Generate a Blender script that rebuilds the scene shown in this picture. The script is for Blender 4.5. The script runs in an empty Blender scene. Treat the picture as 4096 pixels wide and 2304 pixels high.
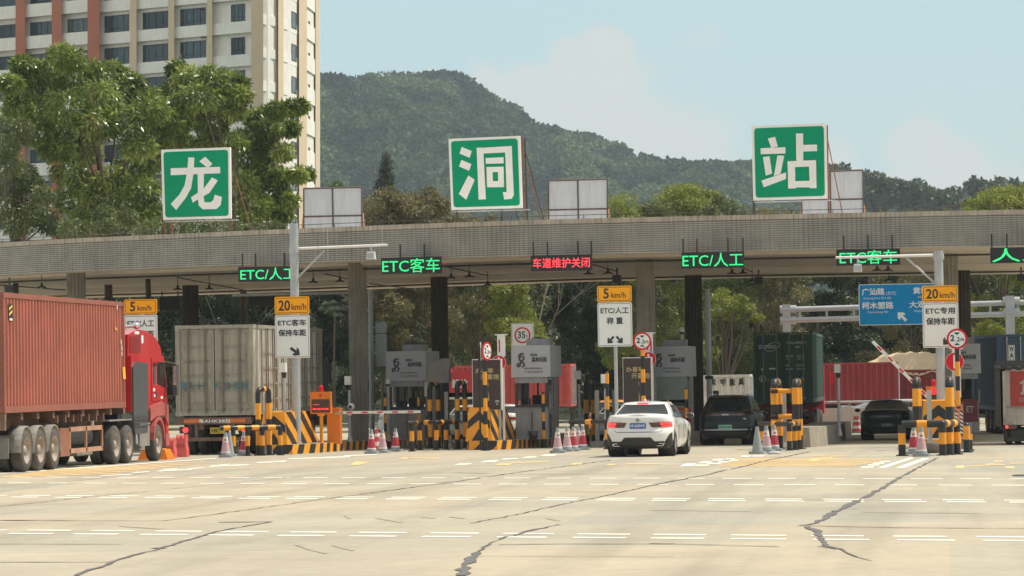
import bpy, math, random
import numpy as np
from mathutils import Vector, Matrix
R=math.radians
rng=np.random.default_rng(7); random.seed(7)
sc=bpy.context.scene; COL=sc.collection
# ---------------------------------------------------------------- camera
F=13650.0; CAMZ=2.2
_v=Vector((1738,-322,-13650)).normalized()
_ux,_uy=-math.sin(R(.9)),math.cos(R(.9))
_u=Vector((_ux,_uy,-(_ux*_v.x+_uy*_v.y)/_v.z)).normalized()
_x=_v.cross(_u)
RM=Matrix((_x,_v,_u)); CAM=Vector((0,0,CAMZ))
cd=bpy.data.cameras.new('camera'); co=bpy.data.objects.new('camera',cd); COL.objects.link(co)
co.matrix_world=Matrix.Translation(CAM)@RM.to_4x4()
cd.sensor_width=36; cd.lens=36*F/4096; cd.clip_start=1; cd.clip_end=12000
sc.camera=co
# ---------------------------------------------------------------- sky, sun, exposure
SUN_EL,SUN_AZ=R(59),R(66)
w=bpy.data.worlds.new('World'); sc.world=w; w.use_nodes=True
nt=w.node_tree; nt.nodes.clear()
def nd(nt,t,**k):
    n=nt.nodes.new(t)
    for a,b in k.items(): setattr(n,a,b)
    return n
sky=nd(nt,'ShaderNodeTexSky',sky_type='NISHITA',sun_disc=False,sun_elevation=SUN_EL,sun_rotation=SUN_AZ,air_density=1.2,dust_density=1.4,ozone_density=1.0)
tc=nd(nt,'ShaderNodeTexCoord'); mp=nd(nt,'ShaderNodeMapping'); mp.inputs['Scale'].default_value=(1,1,1.6)
nz=nd(nt,'ShaderNodeTexNoise'); nz.inputs['Scale'].default_value=9; nz.inputs['Detail'].default_value=9; nz.inputs['Roughness'].default_value=.52
nt.links.new(tc.outputs['Generated'],mp.inputs['Vector']); nt.links.new(mp.outputs[0],nz.inputs['Vector'])
def cloud_blob(px,py,rad,gain):
    d=(RM@Vector(((px-2048)/F,(1152-py)/F,-1))).normalized()
    dn=nd(nt,'ShaderNodeVectorMath',operation='DISTANCE'); dn.inputs[1].default_value=d
    nrm=nd(nt,'ShaderNodeVectorMath',operation='NORMALIZE'); nt.links.new(tc.outputs['Generated'],nrm.inputs[0]); nt.links.new(nrm.outputs[0],dn.inputs[0])
    mr=nd(nt,'ShaderNodeMapRange'); mr.inputs['From Min'].default_value=0; mr.inputs['From Max'].default_value=rad/F
    mr.inputs['To Min'].default_value=gain; mr.inputs['To Max'].default_value=0; nt.links.new(dn.outputs['Value'],mr.inputs['Value'])
    return mr.outputs[0]
blobs=[cloud_blob(2330,330,330,1.25),cloud_blob(2420,230,200,1.15),cloud_blob(2120,340,230,1.0),cloud_blob(1960,330,170,.8),cloud_blob(2450,600,560,1.1),cloud_blob(2750,650,620,.8),cloud_blob(3800,760,560,.95),cloud_blob(3350,760,420,.7),cloud_blob(3600,980,900,.7),cloud_blob(2900,120,500,.35),cloud_blob(1730,290,60,.8)]
acc=blobs[0]
for b in blobs[1:]:
    m=nd(nt,'ShaderNodeMath',operation='MAXIMUM'); nt.links.new(acc,m.inputs[0]); nt.links.new(b,m.inputs[1]); acc=m.outputs[0]
nz2=nd(nt,'ShaderNodeTexNoise'); nz2.inputs['Scale'].default_value=55; nz2.inputs['Detail'].default_value=6; nz2.inputs['Roughness'].default_value=.45
nt.links.new(tc.outputs['Generated'],nz2.inputs['Vector'])
a2=nd(nt,'ShaderNodeMath',operation='MULTIPLY_ADD'); nt.links.new(nz2.outputs['Fac'],a2.inputs[0]); a2.inputs[1].default_value=1.1; nt.links.new(acc,a2.inputs[2])
mr=nd(nt,'ShaderNodeMapRange',interpolation_type='SMOOTHSTEP'); mr.inputs['From Min'].default_value=.86; mr.inputs['From Max'].default_value=1.22; mr.inputs['To Max'].default_value=.95
nt.links.new(a2.outputs[0],mr.inputs['Value'])
mix=nd(nt,'ShaderNodeMixRGB'); mix.inputs[2].default_value=(3.48,3.68,3.60,1)
hs=nd(nt,'ShaderNodeMixRGB',blend_type='MIX'); hs.inputs[0].default_value=.86
nt.links.new(sky.outputs[0],hs.inputs[1])
sxz=nd(nt,'ShaderNodeSeparateXYZ'); nt.links.new(tc.outputs['Generated'],sxz.inputs[0])
mz=nd(nt,'ShaderNodeMapRange',interpolation_type='SMOOTHSTEP'); mz.inputs['From Min'].default_value=.10; mz.inputs['From Max'].default_value=.40; nt.links.new(sxz.outputs['Z'],mz.inputs['Value'])
hz_=nd(nt,'ShaderNodeMapRange'); hz_.inputs['From Min'].default_value=.0; hz_.inputs['From Max'].default_value=.12; nt.links.new(sxz.outputs['Z'],hz_.inputs['Value'])
low=nd(nt,'ShaderNodeMixRGB'); low.inputs[1].default_value=(2.72,3.40,3.52,1); low.inputs[2].default_value=(2.38,3.42,3.74,1); nt.links.new(hz_.outputs[0],low.inputs[0])
dome=nd(nt,'ShaderNodeMixRGB'); dome.inputs[2].default_value=(4.1,3.95,3.65,1); nt.links.new(mz.outputs[0],dome.inputs[0]); nt.links.new(low.outputs[0],dome.inputs[1]); nt.links.new(dome.outputs[0],hs.inputs[2])
nt.links.new(mr.outputs[0],mix.inputs[0]); nt.links.new(hs.outputs[0],mix.inputs[1])
bg=nd(nt,'ShaderNodeBackground'); bg.inputs['Strength'].default_value=.15
out=nd(nt,'ShaderNodeOutputWorld'); nt.links.new(mix.outputs[0],bg.inputs['Color']); nt.links.new(bg.outputs[0],out.inputs['Surface'])
sd=bpy.data.lights.new('sun','SUN'); sd.energy=3.75; sd.angle=R(.5); sd.color=(1,.92,.79)
so=bpy.data.objects.new('sun',sd); COL.objects.link(so)
SD=Vector((math.cos(SUN_EL)*math.sin(SUN_AZ),math.cos(SUN_EL)*math.cos(SUN_AZ),math.sin(SUN_EL)))
so.rotation_euler=SD.to_track_quat('Z','Y').to_euler()
sc.view_settings.view_transform='Standard'; sc.view_settings.look='None'; sc.view_settings.exposure=.42; sc.view_settings.gamma=1
# ---------------------------------------------------------------- terrain profile and photo geometry
GY=[-60,0,38,61,77,84,98,110,121,130,150,172,6000]; GZ=[.4,.35,.24,.11,.03,0,-.11,-.21,-.34,-.45,-.58,-.62,-.62]
def gz(y): return float(np.interp(y,GY,GZ))
def P(x,y,D): return CAM+RM@(Vector(((x-2048)/F,(1152-y)/F,-1))*D)
def dep(p): return -(RM.transposed()@(Vector(p)-CAM)).z
def G(x,y):
    a,b=15.,900.
    for _ in range(50):
        m=(a+b)/2; p=P(x,y,m)
        if p.z>gz(p.y): a=m
        else: b=m
    p=P(x,y,a); p.z=gz(p.y); return p
def GD(x,D,z=None):
    "ground point seen in pixel column x at camera depth D"
    y=1700
    for _ in range(6):
        p=P(x,y,D); t=gz(p.y) if z is None else z
        y+=(p.z-t)*F/D
    p.z=t; return p
def ZD(x,y,D): return P(x,y,D).z
# ---------------------------------------------------------------- materials
def S(r,g,b):
    f=lambda c:((c/255)/12.92 if c/255<=.04045 else ((c/255+.055)/1.055)**2.4)
    return (f(r),f(g),f(b))
MC={}
def mat(name,c=(.5,.5,.5),rough=.6,metal=0,var=.12,scale=2.5,bump=0,emit=0,coat=0,c2=None,streak=0,stretch=(1,1,1),spec=.5):
    if name in MC: return MC[name]
    m=bpy.data.materials.new(name); m.use_nodes=True; t=m.node_tree; b=t.nodes['Principled BSDF']
    b.inputs['Roughness'].default_value=rough; b.inputs['Metallic'].default_value=metal; b.inputs['Coat Weight'].default_value=coat
    b.inputs['Specular IOR Level'].default_value=spec
    tcn=nd(t,'ShaderNodeTexCoord'); mpn=nd(t,'ShaderNodeMapping'); mpn.inputs['Scale'].default_value=stretch
    t.links.new(tcn.outputs['Object'],mpn.inputs['Vector'])
    n=nd(t,'ShaderNodeTexNoise'); n.inputs['Scale'].default_value=scale; n.inputs['Detail'].default_value=7; n.inputs['Roughness'].default_value=.65
    t.links.new(mpn.outputs[0],n.inputs['Vector'])
    lo=tuple(max(0,k*(1-var)) for k in c); hi=tuple(min(1,k*(1+var)) for k in c)
    if c2: lo=c2
    r=nd(t,'ShaderNodeValToRGB'); r.color_ramp.elements[0].position=.3; r.color_ramp.elements[1].position=.7
    r.color_ramp.elements[0].color=(*lo,1); r.color_ramp.elements[1].color=(*hi,1)
    t.links.new(n.outputs['Fac'],r.inputs['Fac']); col=r.outputs['Color']
    if streak:
        mp2=nd(t,'ShaderNodeMapping'); mp2.inputs['Scale'].default_value=(7,7,.5); t.links.new(tcn.outputs['Object'],mp2.inputs['Vector'])
        n2=nd(t,'ShaderNodeTexNoise'); n2.inputs['Scale'].default_value=1.6; n2.inputs['Detail'].default_value=5; t.links.new(mp2.outputs[0],n2.inputs['Vector'])
        mr=nd(t,'ShaderNodeMapRange'); mr.inputs['From Min'].default_value=.45; mr.inputs['From Max'].default_value=.75; mr.inputs['To Max'].default_value=streak
        t.links.new(n2.outputs['Fac'],mr.inputs['Value'])
        mx=nd(t,'ShaderNodeMixRGB'); mx.inputs[2].default_value=(.1,.075,.055,1)
        t.links.new(mr.outputs[0],mx.inputs[0]); t.links.new(col,mx.inputs[1]); col=mx.outputs[0]
    t.links.new(col,b.inputs['Base Color'])
    if bump:
        bn=nd(t,'ShaderNodeBump'); bn.inputs['Strength'].default_value=bump; bn.inputs['Distance'].default_value=.02
        n3=nd(t,'ShaderNodeTexNoise'); n3.inputs['Scale'].default_value=scale*8; n3.inputs['Detail'].default_value=4; t.links.new(tcn.outputs['Object'],n3.inputs['Vector'])
        t.links.new(n3.outputs['Fac'],bn.inputs['Height']); t.links.new(bn.outputs[0],b.inputs['Normal'])
    if emit:
        b.inputs['Emission Color'].default_value=(*c,1); b.inputs['Emission Strength'].default_value=emit
    MC[name]=m; return m
def leafmat(name,cols,trans=.35,rough=.5,clump=.5,ra=.45,lo=.3,hi=.7,amp=.55):
    m=bpy.data.materials.new(name); m.use_nodes=True; t=m.node_tree; b=t.nodes['Principled BSDF']
    g=nd(t,'ShaderNodeNewGeometry'); tcn=nd(t,'ShaderNodeTexCoord')
    n=nd(t,'ShaderNodeTexNoise'); n.inputs['Scale'].default_value=clump; n.inputs['Detail'].default_value=3; t.links.new(tcn.outputs['Object'],n.inputs['Vector'])
    ad=nd(t,'ShaderNodeMath',operation='MULTIPLY_ADD'); t.links.new(g.outputs['Random Per Island'],ad.inputs[0]); ad.inputs[1].default_value=ra
    mr=nd(t,'ShaderNodeMapRange'); mr.inputs['From Min'].default_value=lo; mr.inputs['From Max'].default_value=hi; mr.inputs['To Max'].default_value=amp
    t.links.new(n.outputs['Fac'],mr.inputs['Value']); t.links.new(mr.outputs[0],ad.inputs[2])
    r=nd(t,'ShaderNodeValToRGB'); e=r.color_ramp.elements; e[0].position=0; e[0].color=(*cols[0],1); e[1].position=1; e[1].color=(*cols[-1],1)
    for i,c in enumerate(cols[1:-1]): q=e.new((i+1)/(len(cols)-1)); q.color=(*c,1)
    t.links.new(ad.outputs[0],r.inputs['Fac'])
    t.links.new(r.outputs['Color'],b.inputs['Base Color']); b.inputs['Roughness'].default_value=rough
    if trans:
        tr=nd(t,'ShaderNodeBsdfTranslucent'); t.links.new(r.outputs['Color'],tr.inputs['Color'])
        mx=nd(t,'ShaderNodeMixShader'); mx.inputs[0].default_value=trans; o=t.nodes['Material Output']
        t.links.new(b.outputs[0],mx.inputs[1]); t.links.new(tr.outputs[0],mx.inputs[2]); t.links.new(mx.outputs[0],o.inputs['Surface'])
    return m
# ---------------------------------------------------------------- mesh builder
TXT={}
def text_geo(s,bold):
    k=(s,bold)
    if k in TXT: return TXT[k]
    c=bpy.data.curves.new('lettering','FONT'); c.body=s; c.offset=bold; c.resolution_u=3; c.fill_mode='FRONT'
    o=bpy.data.objects.new('lettering',c); COL.objects.link(o)
    dg=bpy.context.evaluated_depsgraph_get(); dg.update(); m=bpy.data.meshes.new_from_object(o.evaluated_get(dg))
    vs=[(v.co.x,v.co.y) for v in m.vertices]; fs=[tuple(p.vertices) for p in m.polygons]
    bpy.data.meshes.remove(m); bpy.data.objects.remove(o); bpy.data.curves.remove(c)
    TXT[k]=(vs,fs); return TXT[k]
class MB:
    def __init__(s,origin=None,T=None):
        s.v=[];s.f=[];s.m=[];s.sm=[];s.mats=[]
        s.T=T if T is not None else Matrix.Identity(4)
        if origin is not None: s.T=Matrix.Translation(-Vector(origin))
    def add(s,vs,fs,m,smooth=False):
        b=len(s.v); T=s.T
        s.v+=[tuple(T@Vector(p)) for p in vs]
        if m not in s.mats: s.mats.append(m)
        i=s.mats.index(m)
        for f in fs: s.f.append(tuple(b+k for k in f)); s.m.append(i); s.sm.append(smooth)
        return s
    def box(s,c,d,m,rz=0,taper=1.0):
        x,y,z=d[0]/2,d[1]/2,d[2]/2; t=taper
        pts=[(-x,-y,-z),(x,-y,-z),(x,y,-z),(-x,y,-z),(-x*t,-y*t,z),(x*t,-y*t,z),(x*t,y*t,z),(-x*t,y*t,z)]
        M=Matrix.Rotation(rz,3,'Z'); c=Vector(c)
        return s.add([M@Vector(p)+c for p in pts],[(0,3,2,1),(4,5,6,7),(0,1,5,4),(1,2,6,5),(2,3,7,6),(3,0,4,7)],m)
    def cyl(s,a,b,r,m,r2=None,n=12,cap=True,sm=True):
        a=Vector(a);b=Vector(b);r2=r if r2 is None else r2
        q=(b-a).normalized().to_track_quat('Z','Y'); vs=[]
        for c,rr in((a,r),(b,r2)):
            for i in range(n):
                t=2*math.pi*i/n; vs.append(c+q@Vector((rr*math.cos(t),rr*math.sin(t),0)))
        s.add(vs,[(i,(i+1)%n,n+(i+1)%n,n+i) for i in range(n)],m,sm)
        if cap: s.add(vs,[tuple(range(n-1,-1,-1)),tuple(range(n,2*n))],m)
        return s
    def sph(s,c,r,m,nu=12,nv=8,sc=(1,1,1)):
        c=Vector(c); vs=[];fs=[]
        for j in range(nv+1):
            ph=math.pi*j/nv
            for i in range(nu):
                t=2*math.pi*i/nu; vs.append(c+Vector((r*sc[0]*math.sin(ph)*math.cos(t),r*sc[1]*math.sin(ph)*math.sin(t),r*sc[2]*math.cos(ph))))
        for j in range(nv):
            for i in range(nu): fs.append((j*nu+i,(j+1)*nu+i,(j+1)*nu+(i+1)%nu,j*nu+(i+1)%nu))
        return s.add(vs,fs,m,True)
    def tube(s,pts,r,m,n=10):
        rs=r if isinstance(r,(list,tuple)) else [r]*len(pts)
        for i in range(len(pts)-1): s.cyl(pts[i],pts[i+1],rs[i],m,r2=rs[i+1],n=n)
        for i in range(1,len(pts)-1): s.sph(pts[i],rs[i],m,n,6)
        return s
    def lathe(s,prof,m,n=24,c=(0,0,0),axis='Z',sm=True):
        vs=[];fs=[];k=len(prof); c=Vector(c)
        for i in range(n):
            t=2*math.pi*i/n
            for (r,h) in prof:
                p=(r*math.cos(t),r*math.sin(t),h) if axis=='Z' else ((h,r*math.cos(t),r*math.sin(t)) if axis=='X' else (r*math.cos(t),h,r*math.sin(t)))
                vs.append(c+Vector(p))
        for i in range(n):
            for j in range(k-1): fs.append((i*k+j,((i+1)%n)*k+j,((i+1)%n)*k+j+1,i*k+j+1))
        return s.add(vs,fs,m,sm)
    def prism(s,poly,a,b,m,plane='XZ'):
        n=len(poly)
        f={'XZ':lambda u,v,w:(u,w,v),'YZ':lambda u,v,w:(w,u,v),'XY':lambda u,v,w:(u,v,w)}[plane]
        vs=[f(u,v,a) for u,v in poly]+[f(u,v,b) for u,v in poly]
        return s.add(vs,[tuple(range(n)),tuple(range(2*n-1,n-1,-1))]+[(i,n+i,n+(i+1)%n,(i+1)%n) for i in range(n)],m)
    def rrect(s,cx,cz,w,h,r,y0,y1,m):
        poly=[]
        for (sx,sz,a0) in((1,-1,-90),(1,1,0),(-1,1,90),(-1,-1,180)):
            for k in range(5):
                a=R(a0+k*22.5); poly.append((cx+sx*(w/2-r)+r*math.cos(a),cz+sz*(h/2-r)+r*math.sin(a)))
        return s.prism(poly,y0,y1,m)
    def text(s,t,cx,cz,w,h,y,m,bold=0.0,face='-Y'):
        if bold>0 and any(ord(ch)>0x2e80 for ch in t):
            e=min(h,w/max(1,len(t)))*.028*(bold/.02)
            for i,(a,b) in enumerate(((0,0),(1,0),(-1,0),(0,1),(0,-1),(.7,.7),(-.7,-.7),(.7,-.7),(-.7,.7))): s.text(t,cx+a*e,cz+b*e,w-2*e,h-2*e,y-.0007*i,m,0,face)
            return s
        vs,fs=text_geo(t,bold)
        if not vs: return s
        xs=[a for a,_ in vs]; ys=[b for _,b in vs]; x0,x1,y0,y1=min(xs),max(xs),min(ys),max(ys)
        q=[((a-x0)/(x1-x0)-.5,(b-y0)/(y1-y0)-.5) for a,b in vs]
        if face=='-Y': pts=[(cx+a*w,y,cz+b*h) for a,b in q]
        elif face=='+X': pts=[(y,cx+a*w,cz+b*h) for a,b in q]
        return s.add(pts,fs,m)
    def build(s,name,parent=None,bev=0):
        me=bpy.data.meshes.new(name); me.from_pydata(s.v,[],s.f)
        for m in s.mats: me.materials.append(m)
        me.polygons.foreach_set('material_index',s.m); me.polygons.foreach_set('use_smooth',s.sm); me.update()
        o=bpy.data.objects.new(name,me); COL.objects.link(o)
        if parent: o.parent=parent
        return o
def npmesh(name,V,Fq,m,parent=None,smooth=False):
    me=bpy.data.meshes.new(name); n=len(V); k=Fq.shape[1]; f=len(Fq)
    me.vertices.add(n); me.vertices.foreach_set('co',V.astype(np.float32).ravel())
    me.loops.add(f*k); me.loops.foreach_set('vertex_index',Fq.astype(np.int32).ravel())
    me.polygons.add(f); me.polygons.foreach_set('loop_start',np.arange(0,f*k,k,dtype=np.int32)); me.polygons.foreach_set('loop_total',np.full(f,k,dtype=np.int32))
    if smooth: me.polygons.foreach_set('use_smooth',np.ones(f,dtype=bool))
    me.materials.append(m); me.update(calc_edges=True); me.validate()
    o=bpy.data.objects.new(name,me); COL.objects.link(o)
    if parent: o.parent=parent
    return o
def tag(o,label=None,cat=None,group=None,kind=None):
    if label: o['label']=label
    if cat: o['category']=cat
    if group: o['group']=group
    if kind: o['kind']=kind
    return o
def thing(name,label,cat,loc=(0,0,0),rz=0,group=None):
    o=bpy.data.objects.new(name,None); COL.objects.link(o); o.location=loc; o.rotation_euler=(0,0,rz); o.empty_display_size=.2
    return tag(o,label,cat,group)
def dup(root,loc,rz=0,label=None):
    r=root.copy(); COL.objects.link(r); r.location=loc; r.rotation_euler=(0,0,rz)
    if label: r['label']=label
    for ch in list(root.children):
        c=ch.copy(); COL.objects.link(c); c.parent=r
        for g in list(ch.children):
            d=g.copy(); COL.objects.link(d); d.parent=c
    return r
WHITE=mat('white_paint',S(222,222,218),.5,var=.06); BLACK=mat('black_paint',(.012,.012,.013),.35,var=.3)
YEL=mat('safety_yellow_paint',(.83,.33,.012),.45,var=.12); BLK2=mat('hazard_black_paint',(.016,.017,.018),.4,var=.3)
GALV=mat('galvanised_steel',(.42,.44,.45),.45,metal=.3,var=.12); RUB=mat('rubber',(.022,.021,.02),.85,var=.4)
DARK=mat('dark_metal',(.03,.03,.03),.5,var=.3); RUST=mat('rusty_steel',(.2,.09,.05),.8,var=.4)
CHROME=mat('chrome',(.7,.7,.7),.15,metal=1,var=.02); GLASS=mat('tinted_glass',(.018,.022,.022),.08,var=.1,spec=.35)
# ---------------------------------------------------------------- ground, road, markings
concrete=mat('concrete_road',(.385,.345,.268),.85,var=.13,scale=.35,bump=.25)
# finer mottling and slab tone on the road
t=concrete.node_tree; b=t.nodes['Principled BSDF']; src=b.inputs['Base Color'].links[0].from_socket
tcn=nd(t,'ShaderNodeTexCoord')
n=nd(t,'ShaderNodeTexNoise'); n.inputs['Scale'].default_value=5; n.inputs['Detail'].default_value=8; n.inputs['Roughness'].default_value=.75; t.links.new(tcn.outputs['Object'],n.inputs['Vector'])
mr=nd(t,'ShaderNodeMapRange'); mr.inputs['From Min'].default_value=.3; mr.inputs['From Max'].default_value=.7; mr.inputs['To Min'].default_value=.86; mr.inputs['To Max'].default_value=1.1; t.links.new(n.outputs['Fac'],mr.inputs['Value'])
mx=nd(t,'ShaderNodeMixRGB',blend_type='MULTIPLY'); mx.inputs[0].default_value=1; t.links.new(src,mx.inputs[1]); t.links.new(mr.outputs[0],mx.inputs[2])
br=nd(t,'ShaderNodeTexBrick'); br.inputs['Scale'].default_value=1; br.offset=.5; br.inputs['Brick Width'].default_value=5.2; br.inputs['Row Height'].default_value=6.4; br.inputs['Mortar Size'].default_value=.0
br.inputs['Color1'].default_value=(.86,.91,.93,1); br.inputs['Color2'].default_value=(1.05,1.01,.94,1); t.links.new(tcn.outputs['Object'],br.inputs['Vector'])
mx2=nd(t,'ShaderNodeMixRGB',blend_type='MULTIPLY'); mx2.inputs[0].default_value=1; t.links.new(mx.outputs[0],mx2.inputs[1]); t.links.new(br.outputs['Color'],mx2.inputs[2])
# worn oily wheel tracks along the lanes
mp3=nd(t,'ShaderNodeMapping'); mp3.inputs['Scale'].default_value=(.8,.045,1); t.links.new(tcn.outputs['Object'],mp3.inputs['Vector'])
n4=nd(t,'ShaderNodeTexNoise'); n4.inputs['Scale'].default_value=1.3; n4.inputs['Detail'].default_value=6; t.links.new(mp3.outputs[0],n4.inputs['Vector'])
mr4=nd(t,'ShaderNodeMapRange'); mr4.inputs['From Min'].default_value=.48; mr4.inputs['From Max'].default_value=.72; mr4.inputs['To Min'].default_value=1; mr4.inputs['To Max'].default_value=.78; t.links.new(n4.outputs['Fac'],mr4.inputs['Value'])
mx4=nd(t,'ShaderNodeMixRGB',blend_type='MULTIPLY'); mx4.inputs[0].default_value=1; t.links.new(mx2.outputs[0],mx4.inputs[1]); t.links.new(mr4.outputs[0],mx4.inputs[2])
t.links.new(mx4.outputs[0],b.inputs['Base Color'])
def sheet(name,x0,x1,ys,dz,m,extra=None):
    vs=[];fs=[]
    for i,y in enumerate(ys): vs+=[(x0,y,gz(y)+dz),(x1,y,gz(y)+dz)]
    for i in range(len(ys)-1): fs.append((2*i,2*i+1,2*i+3,2*i+2))
    mb=MB(); mb.add(vs,fs,m); o=mb.build(name); o['kind']='structure'; return o
ys=[-60,0,38,61,77,84,98,110,121,130,150,172]
soil=mat('dry_ground',(.34,.31,.24),.95,var=.3,scale=.2,c2=(.24,.24,.16))
sheet('ground',-1180,1180,ys+[1800],-.03,soil)
sheet('road',-70,45,ys+[188],0,concrete)
mk=mat('road_paint_white',(.80,.79,.70),.6,var=.08,scale=4); mky=mat('road_paint_yellow',(.78,.50,.16),.6,var=.2,scale=3,c2=(.52,.41,.23))
seal=mat('crack_sealant',(.11,.105,.10),.7,var=.3,scale=6); joint=mat('slab_joint',(.20,.175,.14),.9,var=.3)
def gq(mb,pts,m,dz=.004):
    vs=[(p[0],p[1],gz(p[1])+dz) for p in pts]; mb.add(vs,[tuple(range(len(vs)))],m)
mb=MB()
# rows of transverse deceleration dashes: (left anchor pixel, right anchor pixel, period, dash length, depth width)
def dashrow(y_l,y_r,per,ln,wd,ph=0,skip=()):
    a=G(0,y_l); c=G(4096,y_r); d=(c-a); d.z=0; L=d.length; d.normalize(); fw=Vector((0,1,0))
    k=-3; 
    while k*per<L+3:
        if k not in skip:
            p=a+d*(k*per+ph); q=p+d*ln*random.uniform(.93,1.03); j=random.uniform(-.02,.02)
            gq(mb,[p,q,q+fw*(wd+j),p+fw*wd],mk)
        k+=1
dashrow(1910,1917,1.05,.66,.36,.3); dashrow(1933,1943,1.05,.66,.36,.15)
dashrow(1990,2011,1.05,.70,.38,.2); dashrow(1983,2003,1.05,.70,.34,.5)
dashrow(2136,2166,1.05,.72,.26,.1); dashrow(2122,2151,1.05,.72,.26,.42)
o=mb.build('road_marking'); o['kind']='structure'
mb=MB()
def pixquad(pts,m): gq(mb,[G(x,y) for x,y in pts],m,.006)
z6=lambda x,y:(2600+x/1.722,1780+y/1.722)
for pts in [[(1565,158),(1620,158),(1820,90),(1790,88)],[(1690,160),(1750,160),(1925,92),(1880,92)],[(1447,157),(1535,157),(1545,149),(1462,149)],[(1495,143),(1575,143),(1583,136),(1508,136)],
  [(1530,130),(1610,130),(1618,123),(1545,123)],[(1575,118),(1650,118),(1656,112),(1588,112)],[(205,146),(290,146),(318,130),(245,130)],[(300,144),(400,144),(414,137),(318,137)],[(328,127),(405,127),(430,115),(362,115)],
  [(385,132),(480,132),(496,125),(405,125)],[(420,108),(490,108),(515,97),(450,97)],[(460,121),(535,121),(555,114),(478,114)],[(510,100),(580,100),(600,92),(535,92)],[(545,110),(600,110),(615,104),(560,104)],[(620,82),(680,82),(700,74),(640,74)],[(700,80),(780,80),(795,74),(715,74)]]:
    pixquad([z6(*p) for p in pts],mk)
for k in range(7):
    y=140-k*8; x0=470+(k*17); x1=1420+k*35
    pixquad([z6(x0,y+4),z6(x1,y+8),z6(x1+10,y+4),z6(x0+12,y)],mky)
for pts in [[(1085,110),(1150,110),(1190,92),(1120,92)],[(1095,96),(1250,94),(1262,88),(1110,90)],[(2100,163),(2160,163),(2165,143),(2115,143)],[(2370,117),(2430,117),(2430,109),(2375,109)],[(2440,163),(2505,163),(2512,150),(2450,150)],[(2160,152),(2340,142),(2345,136),(2170,147)],[(2320,136),(2440,140),(2440,133),(2325,130)],[(2480,131),(2576,129),(2576,124),(2480,126)],[(1120,78),(1215,82),(1222,78),(1130,74)],[(1230,82),(1330,79),(1330,75),(1235,77)]]:
    pixquad([z6(*p) for p in pts],mky)
z4=lambda x,y:(x/1.84,1780+y/1.84); z5=lambda x,y:(1300+x/1.84,1780+y/1.84)
for k in range(6):
    pixquad([z4(0+k*70,240-k*10),z4(900+k*120,212-k*17),z4(920+k*120,207-k*17),z4(20+k*70,234-k*10)],mky)
pixquad([z4(0,214),z4(0,207),z4(870,148),z4(1590,97),z4(1590,101),z4(880,153)],mk)
for pts in [[(720,230),(960,222),(980,216),(760,224)],[(960,208),(1080,202),(1110,195),(1000,200)],[(1150,197),(1400,184),(1420,178),(1180,188)],[(1200,184),(1300,180),(1310,175),(1210,178)],[(1390,180),(1500,170),(1520,165),(1400,173)],[(1530,162),(1820,150),(1840,143),(1560,153)],[(1600,150),(1680,146),(1690,141),(1620,145)],[(1880,135),(2090,124),(2110,118),(1900,127)],[(2000,126),(2110,118),(2115,114),(2010,120)],[(2110,106),(2576,90),(2576,84),(2130,100)]]:
    pixquad([z4(*p) for p in pts],mk)
for pts in [[(0,95),(160,92),(160,87),(0,88)],[(130,84),(380,73),(390,68),(150,78)],[(950,149),(1060,144),(1085,134),(985,139)],[(1138,129),(1250,124),(1285,112),(1180,118)],[(1290,109),(1410,104),(1432,97),(1320,101)],[(1440,97),(1545,92),(1565,83),(1480,87)],[(1583,82),(1690,80),(1710,70),(1620,72)]]:
    pixquad([z5(*p) for p in pts],mk)
for pts in [[(185,150),(240,148),(340,127),(215,127)],[(215,127),(340,123),(330,120),(225,122)],[(535,103),(600,103),(640,92),(590,90)],[(600,97),(850,103),(850,98),(610,92)],[(1245,151),(1350,150),(1385,137),(1290,138)],[(1370,136),(1640,126),(1650,120),(1380,131)],[(1800,147),(1880,147),(1900,134),(1830,134)],[(2060,152),(2120,150),(2150,140),(2090,142)],[(2210,143),(2480,143),(2480,138),(2220,138)]]:
    pixquad([z5(*p) for p in pts],mky)
o=mb.build('lane_marking'); o['kind']='structure'
# cracks sealed with bitumen and slab joints
mb=MB()
def crack(pts,w0,w1,m,jag=.35):
    g=[G(x,y) for x,y in pts]; q=[g[0]]
    for a,c in zip(g,g[1:]):
        n=max(2,int((c-a).length/.35))
        for i in range(1,n+1): q.append(a.lerp(c,i/n)+Vector((random.uniform(-.03,.03),0,0)))
    L=len(q)
    if m is seal: w0*=.72; w1*=.72
    for i in range(L-1):
        t0=i/(L-1); t1=(i+1)/(L-1); wa=(w0+(w1-w0)*t0)*random.uniform(1-jag,1+jag) if i else w0; wb=(w0+(w1-w0)*t1)
        if i: wa=prev
        wb*=random.uniform(1-jag,1+jag); prev=wb
        a,c=q[i],q[i+1]; d=(c-a); n_=Vector((d.y,-d.x,0)).normalized()
        if d.length<1e-4: continue
        gq(mb,[a-n_*wa/2,a+n_*wa/2,c+n_*wb/2,c-n_*wb/2],m,.008)
crack([z5(1000,964),z5(1030,880),z5(1190,745),z5(1300,690),z5(1480,640),z5(1730,587)],.13,.05,seal,.8)
crack([z4(560,964),z4(720,905),z4(900,840),z4(1190,760),z4(1600,640),z4(1990,567)],.075,.055,seal,.5)
crack([z4(1610,571),z4(1990,567)],.2,.12,seal,.5); crack([z4(1120,762),z4(1210,762)],.3,.2,seal,.5)
crack([z5(1070,578),z5(1390,518),z5(1880,410),z5(2040,380),z5(2576,262)],.05,.06,seal); crack([z5(250,365),z5(1000,265),z5(1400,205),z5(1900,140),z5(2110,112)],.04,.09,seal)
crack([z4(1200,560),z4(1500,522),z4(2576,372)],.05,.03,joint); crack([z4(0,455),z4(640,385),z4(1100,340),z4(1900,262),z4(2400,212)],.04,.03,joint)
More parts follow.
